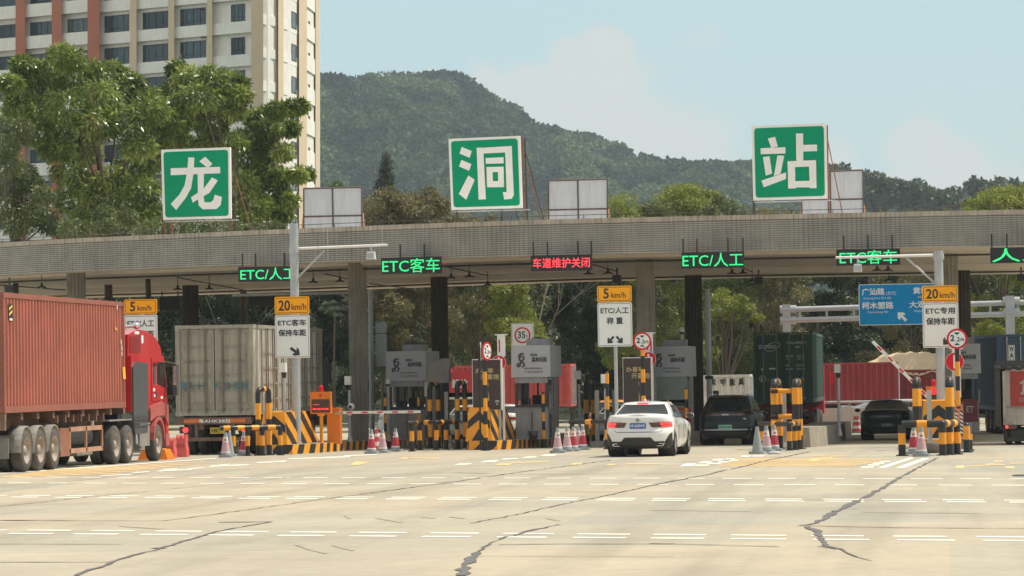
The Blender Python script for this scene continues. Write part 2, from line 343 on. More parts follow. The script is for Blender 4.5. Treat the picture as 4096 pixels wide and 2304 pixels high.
crack([z4(0,305),z4(600,262),z4(1100,205)],.04,.03,joint); crack([z4(0,556),z4(1200,560)],.16,.05,joint,.6)
crack([z6(1045,555),z6(1130,545),z6(1380,410),z6(1600,300),z6(1720,225),z6(1980,90)],.13,.06,seal,.9)
crack([z6(1080,565),z6(1150,600),z6(1190,680),z6(1290,720)],.10,.07,seal,.9); crack([z6(1160,700),z6(1290,715),z6(1400,765),z6(1540,800)],.06,.03,seal)
crack([z6(0,280),z6(400,205),z6(520,172)],.06,.10,seal); crack([z6(560,168),z6(680,140),z6(840,100),z6(1100,48)],.09,.12,seal)
crack([z5(0,400),z5(560,325),z5(960,272),z5(1330,214)],.03,.03,seal)
crack([z6(1020,556),z6(1700,571),z6(2576,578)],.08,.08,joint,.6); crack([z6(0,680),z6(900,703)],.08,.05,joint,.6); crack([z5(1280,735),z5(1800,730),z5(2576,730)],.08,.12,joint,.6)
crack([z5(1100,822),z5(2576,826)],.04,.04,joint,.6); crack([z4(0,865),z4(830,864)],.06,.10,joint,.6); crack([z4(0,731),z4(900,733)],.06,.04,joint,.6)
crack([z6(1460,466),z6(2300,474)],.06,.05,joint,.6); crack([z6(1000,380),z6(2400,386)],.05,.05,joint,.6); crack([z6(1700,318),z6(2300,321)],.05,.04,joint,.6)
crack([z5(1680,345),z5(2576,346)],.05,.02,joint,.6); crack([z5(960,205),z5(1300,214),z5(2100,220)],.1,.03,joint,.6); crack([z6(2000,1),z6(2576,8)],.06,.05,joint,.6)
o=mb.build('road_crack'); o['kind']='structure'
mb=MB(); skid=mat('tyre_rubber_mark',(.325,.29,.228),.85,var=.2,scale=3)
def skidmark(pts,w=.10,gap=.22,n=2):
    n=1; w=min(w,.08)
    g=[G(x,y) for x,y in pts]
    for k in range(n):
        q=[]
        for i in range(len(g)):
            a=g[max(0,i-1)]; c=g[min(len(g)-1,i+1)]; d=(c-a); nn=Vector((d.y,-d.x,0)).normalized(); q.append(g[i]+nn*gap*(k-(n-1)/2))
        for i in range(len(q)-1):
            d=(q[i+1]-q[i]); nn=Vector((d.y,-d.x,0)).normalized()*w/2; gq(mb,[q[i]-nn,q[i]+nn,q[i+1]+nn,q[i+1]-nn],skid,.005)
skidmark([z5(60,740),z5(130,760),z5(210,780)],.05,.15,3); skidmark([z5(720,532),z5(800,542)],.1); skidmark([z5(920,530),z5(1020,542)],.1); skidmark([z5(1640,540),z5(1720,560)],.07,.15,3)
skidmark([z4(2180,735),z4(2290,775),z4(2400,800)],.05,.14,3); skidmark([z4(2540,520),z4(2576,545)],.05,.14,3); skidmark([z6(1375,440),z6(1440,440)],.3,.2,1); skidmark([z6(0,450),z6(700,460)],.12,.5,2); skidmark([z5(1740,345),z5(2100,348)],.1,.4,2); skidmark([z5(380,540),z5(560,570)],.1,.3,2); skidmark([z4(880,600),z4(1200,620)],.1,.3,2)
rs=random.Random(11)
for _ in range(0):
    x=rs.uniform(100,4000); y=rs.uniform(1860,2290); L=rs.uniform(60,320); skidmark([(x,y),(x+L,y+rs.uniform(-3,6))],rs.uniform(.04,.12),.3,rs.choice([1,1,2]))
o=mb.build('tyre_mark'); o['kind']='structure'
# ---------------------------------------------------------------- hill
HP=[(-600,175),(800,192),(850,196),(900,201),(985,188),(1060,190),(1140,180),(1165,188),(1200,212),(1240,236),(1290,262),(1335,302),(1365,315),(1440,331),(1500,345),(1560,366),(1590,388),(1640,396),(1700,406),(1780,410),(1880,405),(2000,418),(2090,422),(2180,442),(2260,448),(2290,468),(2330,484),(2400,492),(2450,482),(2500,458),(2600,470),(2900,485)]
HP=[(a*1.59,b*1.59+62) for a,b in HP]
HD=1500.
def ridge(x): return float(np.interp(x,[a for a,_ in HP],[b for _,b in HP]))
hillm=mat('hill_ground',(.02,.035,.015),.95,var=.3,scale=.05)
def hill_pt(px,s,noise=True):
    "s=0 foot of the slope, s=1 ridge"
    y=ridge(px); D=1120+380*s+ (60*math.sin(px*.004) )
    top=ZD(px,y,D if s>=1 else 1500+60*math.sin(px*.004))
    p=P(px,1500,D); h=top*(s**.85)
    g=math.sin(px*.011+2.2*s)*8+math.sin(px*.023+1.3+4*s)*5+math.sin(px*.05+7*s)*2.5
    p.z=max(-1,h+g*math.sin(math.pi*min(1,s))*(.5+.5*top/140)); return p
vs=[];fs=[];NX=180;NS=26
for j in range(NS+3):
    for i in range(NX+1):
        px=-700+5300*i/NX
        if j<=NS: p=hill_pt(px,j/NS)
        else: p=hill_pt(px,1); q=p-CAM; q.z=0; p=p+q.normalized()*60*(j-NS); p.z=p.z*(.75 if j==NS+1 else 0)-(5 if j>NS+1 else 0)
        vs.append(p)
for j in range(NS+2):
    for i in range(NX): a=j*(NX+1)+i; fs.append((a,a+1,a+NX+2,a+NX+1))
mb=MB(); mb.add(vs,fs,hillm,True); o=mb.build('hill'); o['kind']='structure'
def leafcards(C,N,Rr,size,flat=.8,seed=0,up=.6,asp=.5,droop=.2,shell=.5,cmin=-1.,outw=.5):
    """C (k,3) clump centres, Rr (k,) radii, N leaves per clump; returns verts and quads (rhombic leaves)"""
    g=np.random.default_rng(seed); C=np.repeat(np.asarray(C,float),N,0); Q=np.repeat(np.asarray(Rr,float),N)
    n=len(C); d=g.normal(size=(n,3)); d/=np.linalg.norm(d,axis=1)[:,None]
    d[:,2]=np.where(d[:,2]<cmin,-d[:,2],d[:,2])
    rr=Q*(shell+(1-shell)*g.random(n)**.6); pos=C+d*rr[:,None]*np.array([1,1,flat])
    ax=d*.7+g.normal(size=(n,3))*.6; ax[:,2]-=droop*2; ax/=np.linalg.norm(ax,axis=1)[:,None]
    nr=g.normal(size=(n,3))*(.7 if outw<1 else .3)+d*outw; nr[:,2]+=up; sd=np.cross(ax,nr); sd/=np.linalg.norm(sd,axis=1)[:,None]+1e-9
    L=size*(.6+.8*g.random(n)); W=L*asp
    a=pos; t=pos+ax*L[:,None]; mid=pos+ax*(L*.45)[:,None]; l=mid+sd*(W/2)[:,None]; r=mid-sd*(W/2)[:,None]
    V=np.stack([a,r,t,l],1).reshape(-1,3); Fq=np.arange(4*n).reshape(-1,4); return V,Fq
hc=[];hr=[]
g=np.random.default_rng(3); 
n=0
while n<4200:
    px=g.uniform(1180,4300); s=g.random()**.8
    if n%9==0: s=1.0
    p=hill_pt(px,min(1,s)); r=g.uniform(2.6,5.8)*(1.0 if px<2500 else .9)
    hc.append((p.x,p.y,p.z+r*.55)); hr.append(r); n+=1
V,Fq=leafcards(hc,110,hr,1.6,flat=.9,seed=5,up=.1,asp=.85,droop=0,shell=.8,cmin=-.2,outw=1.6)
hl=leafmat('hill_leaves',[(.008,.024,.014),(.02,.05,.024),(.055,.105,.042),(.12,.17,.07)],.2,.85,clump=.032,ra=.3,lo=.4,hi=.6,amp=.8)
o=npmesh('hill_forest',V,Fq,hl); tag(o,'dense green forest covering the slope of the distant hill','forest',kind='stuff')
# ---------------------------------------------------------------- trees
bark=mat('bark',(.10,.075,.055),.9,var=.35,scale=6); barkp=mat('pale_bark',(.24,.2,.15),.9,var=.3,scale=6)
LM={ 'mango':leafmat('broad_leaves',[(.035,.065,.012),(.10,.145,.024),(.22,.28,.05),(.50,.54,.20)],.40,.3,.45),
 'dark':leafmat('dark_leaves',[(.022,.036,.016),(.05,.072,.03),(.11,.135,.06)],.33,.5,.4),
 'olive':leafmat('olive_leaves',[(.08,.08,.03),(.16,.145,.055),(.27,.235,.11)],.3,.6,.5),
 'lime':leafmat('lime_leaves',[(.10,.14,.02),(.22,.26,.035),(.38,.40,.08)],.35,.5,.7),
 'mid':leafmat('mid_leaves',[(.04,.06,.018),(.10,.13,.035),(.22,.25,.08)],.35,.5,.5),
 'palm':leafmat('palm_leaves',[(.02,.04,.015),(.05,.08,.03),(.12,.16,.07)],.2,.35,.8),
 'pine':leafmat('pine_needles',[(.02,.028,.012),(.04,.05,.022)],.1,.7,.8)}
def tree(label,D,clumps,kind,leaf,N,base_px,name='leafy_tree',cat='tree',group=None,spread=1.2,asp=.45,droop=.25,flat=.75,limbs=True,tr=.16,bk=None,seed=0,shell=.45,trunk=None):
    """clumps: (px,py,radius_px[,depth offset]) in photo pixels at depth D"""
    g=np.random.default_rng(seed+int(D*7)+len(clumps)*13)
    cs=[];rs=[]
    for c in clumps:
        c=(c[0],c[1],c[2]*(1.12 if kind=='mango' else 1))+tuple(c[3:])
        dd=c[3] if len(c)>3 else g.uniform(-spread,spread)
        p=P(c[0],c[1],D+dd); cs.append(p); rs.append(c[2]*D/F)
    base=GD(base_px,D); root=thing(name,label,cat,base,group=group)
    C=np.array([list(p-base) for p in cs])
    V,Fq=leafcards(C,N,rs,leaf,flat=flat,seed=seed+3,asp=asp,droop=droop,shell=shell)
    npmesh('crown',V,Fq,LM[kind],root)
    mb=MB(); bk=bk or bark
    zt=float(np.percentile(C[:,2],55)) if trunk is None else trunk
    fork=Vector((0,0,max(1.0,zt*.45)))
    mb.tube([(0,0,-.15),(.06,0,fork.z*.5),tuple(fork)],[tr,tr*.85,tr*.7],bk,8)
    if limbs:
        order=sorted(range(len(cs)),key=lambda i:-rs[i])[:11]
        for i in order:
            e=Vector(C[i]); m1=fork.lerp(e,.45)+Vector((g.uniform(-.3,.3),g.uniform(-.3,.3),.25*(e-fork).length*.4))
            mb.tube([tuple(fork),tuple(m1),tuple(e)],[tr*.42,tr*.26,.02],bk,6)
    mb.build('trunk',root)
    return root
k=1/1.449
def zc(l): return [(a*k,b*k,c*k)+tuple(r) for a,b,c,*r in l]
# the big broad-leaved trees on the left
tree('large tall sunlit tree in front of the tower, left of the first green sign',150,zc([(345,300,55),(400,345,80),(300,400,90),(130,375,60),(190,430,100),(60,480,55),(110,540,80),(250,520,120),(440,440,130),(560,430,100),(640,410,70),(690,450,80),(770,480,60),(560,560,130),(400,620,130),(230,640,110),(110,620,90),(700,570,120),(830,560,90),(870,640,110),(740,700,130),(560,720,120),(380,760,110),(220,760,100),(960,690,90),(900,780,110),(480,880,100),(330,860,90),(800,850,100),(1010,800,80),(650,1050,110),(520,1100,90),(780,960,110),(880,920,90),(700,1160,120),(560,1230,110),(820,1100,100),(400,990,110),(430,1160,110),(880,1240,90)]),'mango',.28,820,440,asp=.34,droop=.35,spread=2.6,tr=.24,group='broad-leaved trees in front of the tower',flat=.7,seed=1,trunk=18)
tree('broad-leaved tree rising behind the first green sign, branches reaching across the tower corner',153,zc([(1030,400,60),(1100,450,90),(1230,450,90),(1310,480,90),(1020,520,90),(1160,560,110),(1290,590,100),(1390,550,60),(1390,480,40),(1100,670,90),(1230,720,90),(1040,610,80),(1360,640,60),(1500,680,70),(1600,640,60),(1700,620,50),(1750,610,30),(1560,740,80),(1680,740,50),(1450,800,100),(1330,830,100),(1550,860,80),(1640,880,50),(1430,930,100),(1520,990,80),(1620,1020,60),(1720,1010,50),(1780,1005,28),(1400,1060,90),(1580,1110,90),(1660,1160,60),(1480,1180,90),(1410,1260,90),(1560,1260,90),(1640,1240,50),(1020,700,90),(1180,850,60)]),'mango',.28,760,980,asp=.34,droop=.35,spread=2.2,tr=.2,group='broad-leaved trees in front of the tower',flat=.7,seed=2,trunk=18)
tree('darker bushy tree at the left photo edge, in front of the reddish tower piers',146,zc([(20,740,90),(90,790,90),(30,850,90),(130,740,70),(40,950,110),(130,1000,90),(180,1060,70),(60,1080,110),(150,1150,100),(30,1200,110),(200,1230,90),(100,1290,110),(250,1130,70),(280,1290,90),(380,1330,80)]),'mid',.16,900,70,asp=.4,spread=1.6,group='broad-leaved trees in front of the tower',seed=3,trunk=17)
tree('low dark shrub showing under the first green sign behind the canopy',143,zc([(420,1330,90),(540,1350,90),(660,1320,90),(780,1350,90),(900,1330,90),(1020,1330,80),(1130,1340,80),(1250,1330,90),(1370,1350,80),(1480,1340,70),(1600,1330,60),(600,1240,70),(740,1260,60)]),'mid',.16,800,600,name='shrub',cat='shrub',asp=.4,spread=1.6,seed=4,trunk=16)
def region(x0,x1,topfn,D,n,r0,r1,bottom,seed):
    g=np.random.default_rng(seed); L=[]
    for _ in range(n):
        x=g.uniform(x0,x1); t=topfn(x); r=g.uniform(r0,r1); y=t+r*.8+(bottom-t-r)*g.random()**1.3; L.append((x,y,r))
    return L
def ip(pts): return lambda x: float(np.interp(x,[a for a,_ in pts],[b for _,b in pts]))
# trees standing behind the canopy: (label, kind, depth, x0,x1, top outline, n, bottom, leaf, N, base)
TB=[('olive tree in the gap beside the corner of the tower, behind the first blank panel','mid',190,1255,1400,[(1255,770),(1320,700),(1400,735)],14,1000,.16,420,1320),
('brownish feathery tree rising behind the canopy right of the first blank panel','olive',165,1440,1640,[(1440,790),(1480,745),(1560,735),(1640,770)],40,1050,.17,480,1530),
('second brownish feathery tree behind the canopy, just left of the middle green sign','olive',167,1610,1800,[(1610,770),(1680,735),(1740,740),(1800,790)],36,1050,.17,480,1700),
('low olive shrub seen under the middle green sign','olive',163,1780,2060,[(1780,800),(1900,845),(2060,870)],26,1050,.16,420,1900),
('yellowish green tree right of the second blank panel','lime',168,2425,2560,[(2425,750),(2470,722),(2530,770),(2560,800)],34,1050,.15,380,2480),
('yellow green flat topped tree between the blank panel and the rightmost green sign','lime',172,2620,2860,[(2600,800),(2680,735),(2760,720),(2840,745),(2880,780)],56,1050,.15,420,2740),
('low mixed green tree filling the gap between two yellow green trees','mid',168,2520,2680,[(2520,815),(2600,790),(2680,800)],26,1050,.15,380,2600),
('green tree with a rounded top beside the rightmost green sign','mid',166,2820,3020,[(2820,800),(2900,760),(2960,790),(3020,820)],34,1050,.16,420,2920),
('low yellowish shrub in the gap under the rightmost green sign','olive',166,3020,3220,[(3000,830),(3100,815),(3220,850)],24,1050,.15,400,3120),
('low shrubs with yellowish tops showing over the canopy right of the third blank panel','olive',170,3440,3860,[(3440,840),(3600,825),(3760,830),(3860,800)],34,1050,.15,380,3650),
('green bamboo-like tree at the right edge above the canopy','lime',160,3830,4150,[(3830,800),(3900,760),(3990,735),(4096,730),(4150,720)],46,1050,.17,480,4000)]
for i,(lb,kd,D,x0,x1,top,n,bot,lf,N,bx) in enumerate(TB):
    D+=14
    tree(lb,D,region(x0,x1,ip(top),D,int(n*2.1),26,52,1480,40+i),kd,lf,int(N*.8),bx,asp=.4,seed=50+i,group='trees behind the canopy',spread=1.8,shell=.35,tr=.12)
# dark wood seen under the canopy
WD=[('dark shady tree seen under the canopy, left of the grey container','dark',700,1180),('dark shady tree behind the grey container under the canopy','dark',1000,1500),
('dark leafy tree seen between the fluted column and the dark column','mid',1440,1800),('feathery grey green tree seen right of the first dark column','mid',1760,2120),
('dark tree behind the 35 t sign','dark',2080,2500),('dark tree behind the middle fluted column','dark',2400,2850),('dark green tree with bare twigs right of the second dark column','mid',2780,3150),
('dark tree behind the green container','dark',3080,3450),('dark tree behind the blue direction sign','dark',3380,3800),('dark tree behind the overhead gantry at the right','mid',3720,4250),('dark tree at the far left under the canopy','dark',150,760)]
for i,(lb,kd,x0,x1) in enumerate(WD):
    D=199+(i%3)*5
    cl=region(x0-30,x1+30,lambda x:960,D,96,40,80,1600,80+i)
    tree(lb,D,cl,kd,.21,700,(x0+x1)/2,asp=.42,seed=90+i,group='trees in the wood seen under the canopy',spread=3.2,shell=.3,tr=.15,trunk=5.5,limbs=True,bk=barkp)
tree('bright yellow green sunlit tree directly behind the 35 t sign',175,[(2010,1175,50),(2070,1200,55),(1990,1240,50),(2090,1260,55),(2040,1300,60),(2120,1310,55),(2150,1360,45),(2060,1370,55),(2185,1380,30),(2000,1160,40),(2080,1150,35),(1980,1300,40),(2040,1430,50)],'lime',.15,900,2060,asp=.45,seed=130,flat=.6,trunk=3)
tree('bright green sunlit bush right of the thin lamp pole under the canopy edge',174,[(2880,1195,40),(2930,1215,45),(2985,1230,40),(2860,1240,40),(2920,1260,35),(3030,1270,25),(2890,1170,30),(2960,1195,30)],'lime',.16,520,2900,asp=.35,seed=131,flat=.5,trunk=4)
for i,(x,y,lb) in enumerate([(1545,1310,'fan palm with pale leaf tips left of the dark column, nearest the fluted column'),(1640,1345,'fan palm with drooping leaves behind the first toll booth'),(1700,1420,'low fan palm just above the roof of the first toll booth'),(1560,1480,'low fan palm left of the first toll booth near the white pole'),(1340,1240,'fan palm behind the 20 km/h sign on the left pole')]):
    D=178; base=GD(x,D); root=thing('fan_palm',lb,'palm',base,group='fan palms behind the booths')
    c=P(x,y,D)-base; g=np.random.default_rng(i); V=[];
    for f in range(26):
        a=g.uniform(0,6.28); el=g.uniform(-.2,.9); rr=g.uniform(.25,1.1); h=c+Vector((rr*math.cos(a)*math.cos(el),rr*math.sin(a)*math.cos(el),rr*math.sin(el)))
        fx=Vector((math.cos(a),math.sin(a),-.2)).normalized(); sd=fx.cross(Vector((0,0,1))).normalized()
        for q in range(11):
            an=R(-85+17*q); d=(fx*math.cos(an)+sd*math.sin(an)); d.z-=.5; L=.42*g.uniform(.8,1.1); s2=d.cross(Vector((0,0,1))).normalized()*.028
            V+=[list(h),list(h+d*L*.5-s2),list(h+d*L),list(h+d*L*.5+s2)]
    V=np.array(V); npmesh('crown',V,np.arange(len(V)).reshape(-1,4),LM['palm'],root)
    MB().tube([(0,0,-.1),(0,0,c.z*.5),tuple(c)],[.07,.06,.05],bark,7).build('trunk',root)
# conifer above the canopy and dead tree
D=230; base=GD(980*1.59,D); root=thing('conifer_tree','tall pointed dark conifer standing above the trees between tower and middle sign','tree',base)
g=np.random.default_rng(9); cs=[];rs=[]
top=P(980*1.59,617,D)-base
for j in range(15):
    z=top.z-.15-j*.42; rad=.12+j*.105
    for q in range(3+j): a=g.uniform(0,6.28); cs.append((rad*math.cos(a)*g.uniform(.5,1),rad*math.sin(a),z+g.uniform(-.1,.1))); rs.append(.28)
V,Fq=leafcards(cs,60,rs,.2,flat=.45,seed=4,asp=.3,up=.4,droop=.2,shell=.1); npmesh('crown',V,Fq,LM['pine'],root)
MB().tube([(0,0,-.1),(top.x*.5,top.y*.5,top.z*.5),tuple(top)],[.2,.13,.03],bark,7).build('trunk',root)
def bare(x,D,ytop,lb,sd,h0):
    base=GD(x,D); root=thing('bare_tree',lb,'tree',base,group='bare trees'); g=random.Random(sd); mb=MB(); top=ZD(x,ytop,D)-base.z
    def br(p,d,L,r,lv):
        e=p+d*L; mb.cyl(p,e,r,barkp,r2=r*.6,n=5,cap=False)
        if lv>0:
            for _ in range(3 if lv>1 else 4):
                nd_=(d+Vector((g.uniform(-.7,.7),g.uniform(-.5,.5),g.uniform(-.1,.5)))).normalized(); br(p.lerp(e,g.uniform(.5,1)),nd_,L*g.uniform(.55,.8),r*.5,lv-1)
    br(Vector((0,0,0)),Vector((.03,0,1)),top*h0,.1,5); mb.build('trunk',root)
bare(2140,180,800,'grey bare twiggy tree above the canopy right of the middle green sign',1,.42)
bare(3050,182,1080,'tangle of bare pale branches seen under the canopy right of the lamp pole',2,.36)
bare(3180,183,1060,'bare pale branched tree just left of the overhead gantry post',3,.36)
bare(1700,183,1080,'bare branched tree seen between fluted column and dark column',4,.4)
# dark trees on the ridge right of the third sign, each on its own
for i,(x,y,w_,lb) in enumerate([(3340,675,70,'dark tree crown on the skyline just right of the rightmost green sign'),(3480,705,90,'dark skyline tree right of the third blank panel'),(3600,720,110,'big dark double crowned tree on the skyline at the right'),(3760,765,80,'small dark rounded tree on the low skyline near the right edge'),(3960,735,90,'dark tree on the skyline just left of the right photo edge'),(4050,740,80,'dark tree on the skyline at the right photo edge')]):
    g=np.random.default_rng(i+20); cl=[(x+g.uniform(-w_,w_)*.9,y+abs(g.normal())*60,g.uniform(18,34)) for _ in range(34)]
    tree(lb,800,cl,'dark',1.0,170,x,name='skyline_tree',seed=140+i,group='dark trees on the skyline',spread=9,asp=.7,tr=.3)
# embankment behind the wood
mb=MB(); vs=[];fs=[]
for i in range(41):
    X=-110+i*4.5
    for (Y,Z) in ((212,-.7),(220,2.5),(235,6.5),(255,8.0),(310,3),(420,-.7)): vs.append((X+random.uniform(-.5,.5),Y+random.uniform(-1,1),Z+random.uniform(-.3,.3) if 212<Y<420 else -.7))
for i in range(40):
    for j in range(5): a=i*6+j; fs.append((a,a+6,a+7,a+1))
mb.add(vs,fs,mat('embankment_soil',(.022,.03,.014),.95,var=.5,scale=.5),True); o=mb.build('embankment'); o['kind']='structure'
hc=[];hr=[]
for _ in range(700):
    X=g.uniform(-75,25); Y=g.uniform(213,236); z=np.interp(Y,[212,220,235],[-.7,2.5,6.5]); hc.append((X,Y,z+.5)); hr.append(g.uniform(.7,1.4))
V,Fq=leafcards(hc,120,hr,.3,seed=8,asp=.5,shell=.4); tag(npmesh('undergrowth',V,Fq,LM['dark']),'dense dark undergrowth on the bank behind the toll plaza','undergrowth',kind='stuff')
# ---------------------------------------------------------------- toll canopy
cc=mat('canopy_concrete',(.47,.445,.40),.9,var=.18,scale=1.2,streak=.32)
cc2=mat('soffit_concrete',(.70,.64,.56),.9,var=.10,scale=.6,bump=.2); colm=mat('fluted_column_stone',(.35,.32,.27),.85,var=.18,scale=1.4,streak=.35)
cold=mat('dark_shaded_column_stone',(.075,.06,.05),.85,var=.3,scale=1.5,streak=.4)  # rear columns: darker stone, with their shade also put into the colour
capm=mat('coping_mortar',(.46,.40,.33),.9,var=.2,scale=2,streak=.5); pipem=mat('conduit_dark',(.05,.045,.04),.7)
# thin dark vertical drip lines on the ribbed cladding
for m_,per in((cc,.16),(capm,.16)):
    t=m_.node_tree; b=t.nodes['Principled BSDF']; src=b.inputs['Base Color'].links[0].from_socket
    tcn=nd(t,'ShaderNodeTexCoord'); sx=nd(t,'ShaderNodeSeparateXYZ'); t.links.new(tcn.outputs['Object'],sx.inputs[0])
    mo=nd(t,'ShaderNodeMath',operation='PINGPONG'); mo.inputs[1].default_value=per/2; t.links.new(sx.outputs['X'],mo.inputs[0])
    ls=nd(t,'ShaderNodeMath',operation='LESS_THAN'); ls.inputs[1].default_value=.012; t.links.new(mo.outputs[0],ls.inputs[0])
    mp2=nd(t,'ShaderNodeMapping'); mp2.inputs['Scale'].default_value=(.35,.35,.2); t.links.new(tcn.outputs['Object'],mp2.inputs['Vector'])
    n=nd(t,'ShaderNodeTexNoise'); n.inputs['Scale'].default_value=1.; n.inputs['Detail'].default_value=4; t.links.new(mp2.outputs[0],n.inputs['Vector'])
    mr=nd(t,'ShaderNodeMapRange'); mr.inputs['From Min'].default_value=.35; mr.inputs['From Max'].default_value=.6; mr.inputs['To Max'].default_value=.42; t.links.new(n.outputs['Fac'],mr.inputs['Value'])
    mu=nd(t,'ShaderNodeMath',operation='MULTIPLY'); t.links.new(ls.outputs[0],mu.inputs[0]); t.links.new(mr.outputs[0],mu.inputs[1])
    mx=nd(t,'ShaderNodeMixRGB'); mx.inputs[2].default_value=(.035,.03,.026,1); t.links.new(mu.outputs[0],mx.inputs[0]); t.links.new(src,mx.inputs[1]); t.links.new(mx.outputs[0],b.inputs['Base Color'])
ZT,ZB=7.43,6.23
FD=[(-900,140),(0,126),(950,120),(2000,115.2),(2640,114.2),(4096,113),(5000,113.5)]
RD=[(-900,170),(0,164),(804,161),(1850,151.6),(2630,146),(3413,146.5),(4096,146.7),(5000,148)]
def smooth(pts,x):
    xs=[a for a,_ in pts]; ys_=[b for _,b in pts]
    return float(np.mean([np.interp(x+d,xs,ys_) for d in (-350,-175,0,175,350)]))
def hz(px,D):
    p=GD(px,D,ZB); return p
fr=[];rr=[]
for i in range(61):
    px=-500+5000*i/60
    fr.append(hz(px,smooth(FD,px))); rr.append(hz(px,smooth(RD,px)))
canopy=thing('toll_canopy','long curved concrete toll canopy with ribbed fascia and fluted columns spanning all the lanes','canopy',(0,115,gz(115)))
OC=Vector((0,115,gz(115)))
def strip(mb,lines,m,smooth=False):
    "lines: list of polylines with equal counts -> quads between them"
    n=len(lines[0]); vs=[p for l in lines for p in l]; fs=[]
    for j in range(len(lines)-1):
        for i in range(n-1): a=j*n+i; fs.append((a,a+1,a+n+1,a+n))
    mb.add(vs,fs,m,smooth)
def off(l,dy,z): return [Vector((p.x,p.y+dy,z)) for p in l]
mb=MB(OC); lines=[off(fr,.25,ZB)]
nr=14; rib0=ZB; rib1=ZT-.17
lines.append(off(fr,.02,ZB))
for k in range(nr):
    z0=rib0+(rib1-rib0)*k/nr; h=(rib1-rib0)/nr
    lines+= [off(fr,0.0,z0+h*.1),off(fr,0.0,z0+h*.5),off(fr,.075,z0+h*.62),off(fr,.075,z0+h*.98)]
strip(mb,lines,cc); mb.build('fascia',canopy)
mb=MB(OC); strip(mb,[off(fr,.075,rib1),off(fr,-.02,rib1+.005),off(fr,-.02,ZT),off(fr,.3,ZT+.0),off(fr,.3,ZT-.5)],capm); mb.build('coping',canopy)
mb=MB(OC)
mid=lambda a,t,z:[Vector((p.x+(q.x-p.x)*t,p.y+(q.y-p.y)*t,z)) for p,q in zip(fr,rr)]
strip(mb,[off(fr,.25,ZB),mid(0,.045,ZB-.0),mid(0,.05,ZB+.28),mid(0,.15,ZB+.3),mid(0,.152,ZB+.02),mid(0,.19,ZB+.0),mid(0,.192,ZB+.3),mid(0,.78,ZB+.22),mid(0,.782,ZB-.02),mid(0,.82,ZB-.02),mid(0,.822,ZB+.2),mid(0,.96,ZB+.15),mid(0,.962,ZB-.02),mid(0,1,ZB-.02),off(rr,0,ZB+.5)],cc2); mb.build('soffit',canopy)
mb=MB(OC); strip(mb,[off(fr,.3,ZT-.5),mid(0,.5,ZT-.2),off(rr,0,ZT-.4),off(rr,0,ZB+.5)],cc2); mb.build('roof',canopy)
# railing along the roof edge
mb=MB(OC)
for i in range(0,60): mb.cyl(fr[i]+Vector((0,.35,ZT-ZB+.14)),fr[i+1]+Vector((0,.35,ZT-ZB+.14)),.012,pipem,n=5,cap=False)
for i in range(0,61,2): mb.cyl(fr[i]+Vector((0,.35,ZT-ZB-.05)),fr[i]+Vector((0,.35,ZT-ZB+.15)),.013,pipem,n=5)
mb.build('railing',canopy)
def flute(mb,x,y,z0,z1,r,m,nf=16):
    n=nf*6; vs=[]
    for z in (z0,z1):
        for i in range(n):
            a=2*math.pi*i/n; ph=(i%6)/6; rr_=r*(1-.20*max(0,math.sin(math.pi*ph))**.7); vs.append((x+rr_*math.cos(a),y+rr_*math.sin(a),z))
    mb.add(vs,[(i,(i+1)%n,n+(i+1)%n,n+i) for i in range(n)],m)
    mb.add(vs,[tuple(range(n,2*n))],m)
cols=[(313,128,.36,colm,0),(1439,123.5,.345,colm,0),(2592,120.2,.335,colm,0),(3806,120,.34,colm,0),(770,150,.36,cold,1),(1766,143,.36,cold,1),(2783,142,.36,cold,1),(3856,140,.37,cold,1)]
COLP=[]
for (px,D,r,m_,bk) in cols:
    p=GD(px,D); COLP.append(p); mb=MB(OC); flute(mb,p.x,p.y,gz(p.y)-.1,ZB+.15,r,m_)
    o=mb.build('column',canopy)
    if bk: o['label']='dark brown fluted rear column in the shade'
# conduits under the soffit
for t_ in (.155,.80):
    l=mid(0,t_,ZB-.1); mb=MB(OC)
    for i in range(60): mb.cyl(l[i],l[i+1],.035,pipem,n=5,cap=False)
    mb.build('conduit',canopy)
for (xa,ya,xb,yb) in [(711,1110,1000,1165),(0,1140,260,1160),(1300,1095,1390,1115),(1770,1064,1951,1102),(2365,1056,2470,1086),(2976,1073,3009,1088),(1480,1135,1650,1155)]:
    a=P(xa,ya,(3.85)*F/max(60,(1501-.0157*(xa-2048)-ya))); b_=P(xb,yb,(3.85)*F/max(60,(1501-.0157*(xb-2048)-yb)))
    mb=MB(OC); mb.cyl(a,b_,.025,pipem,n=5); mb.build('conduit',canopy)
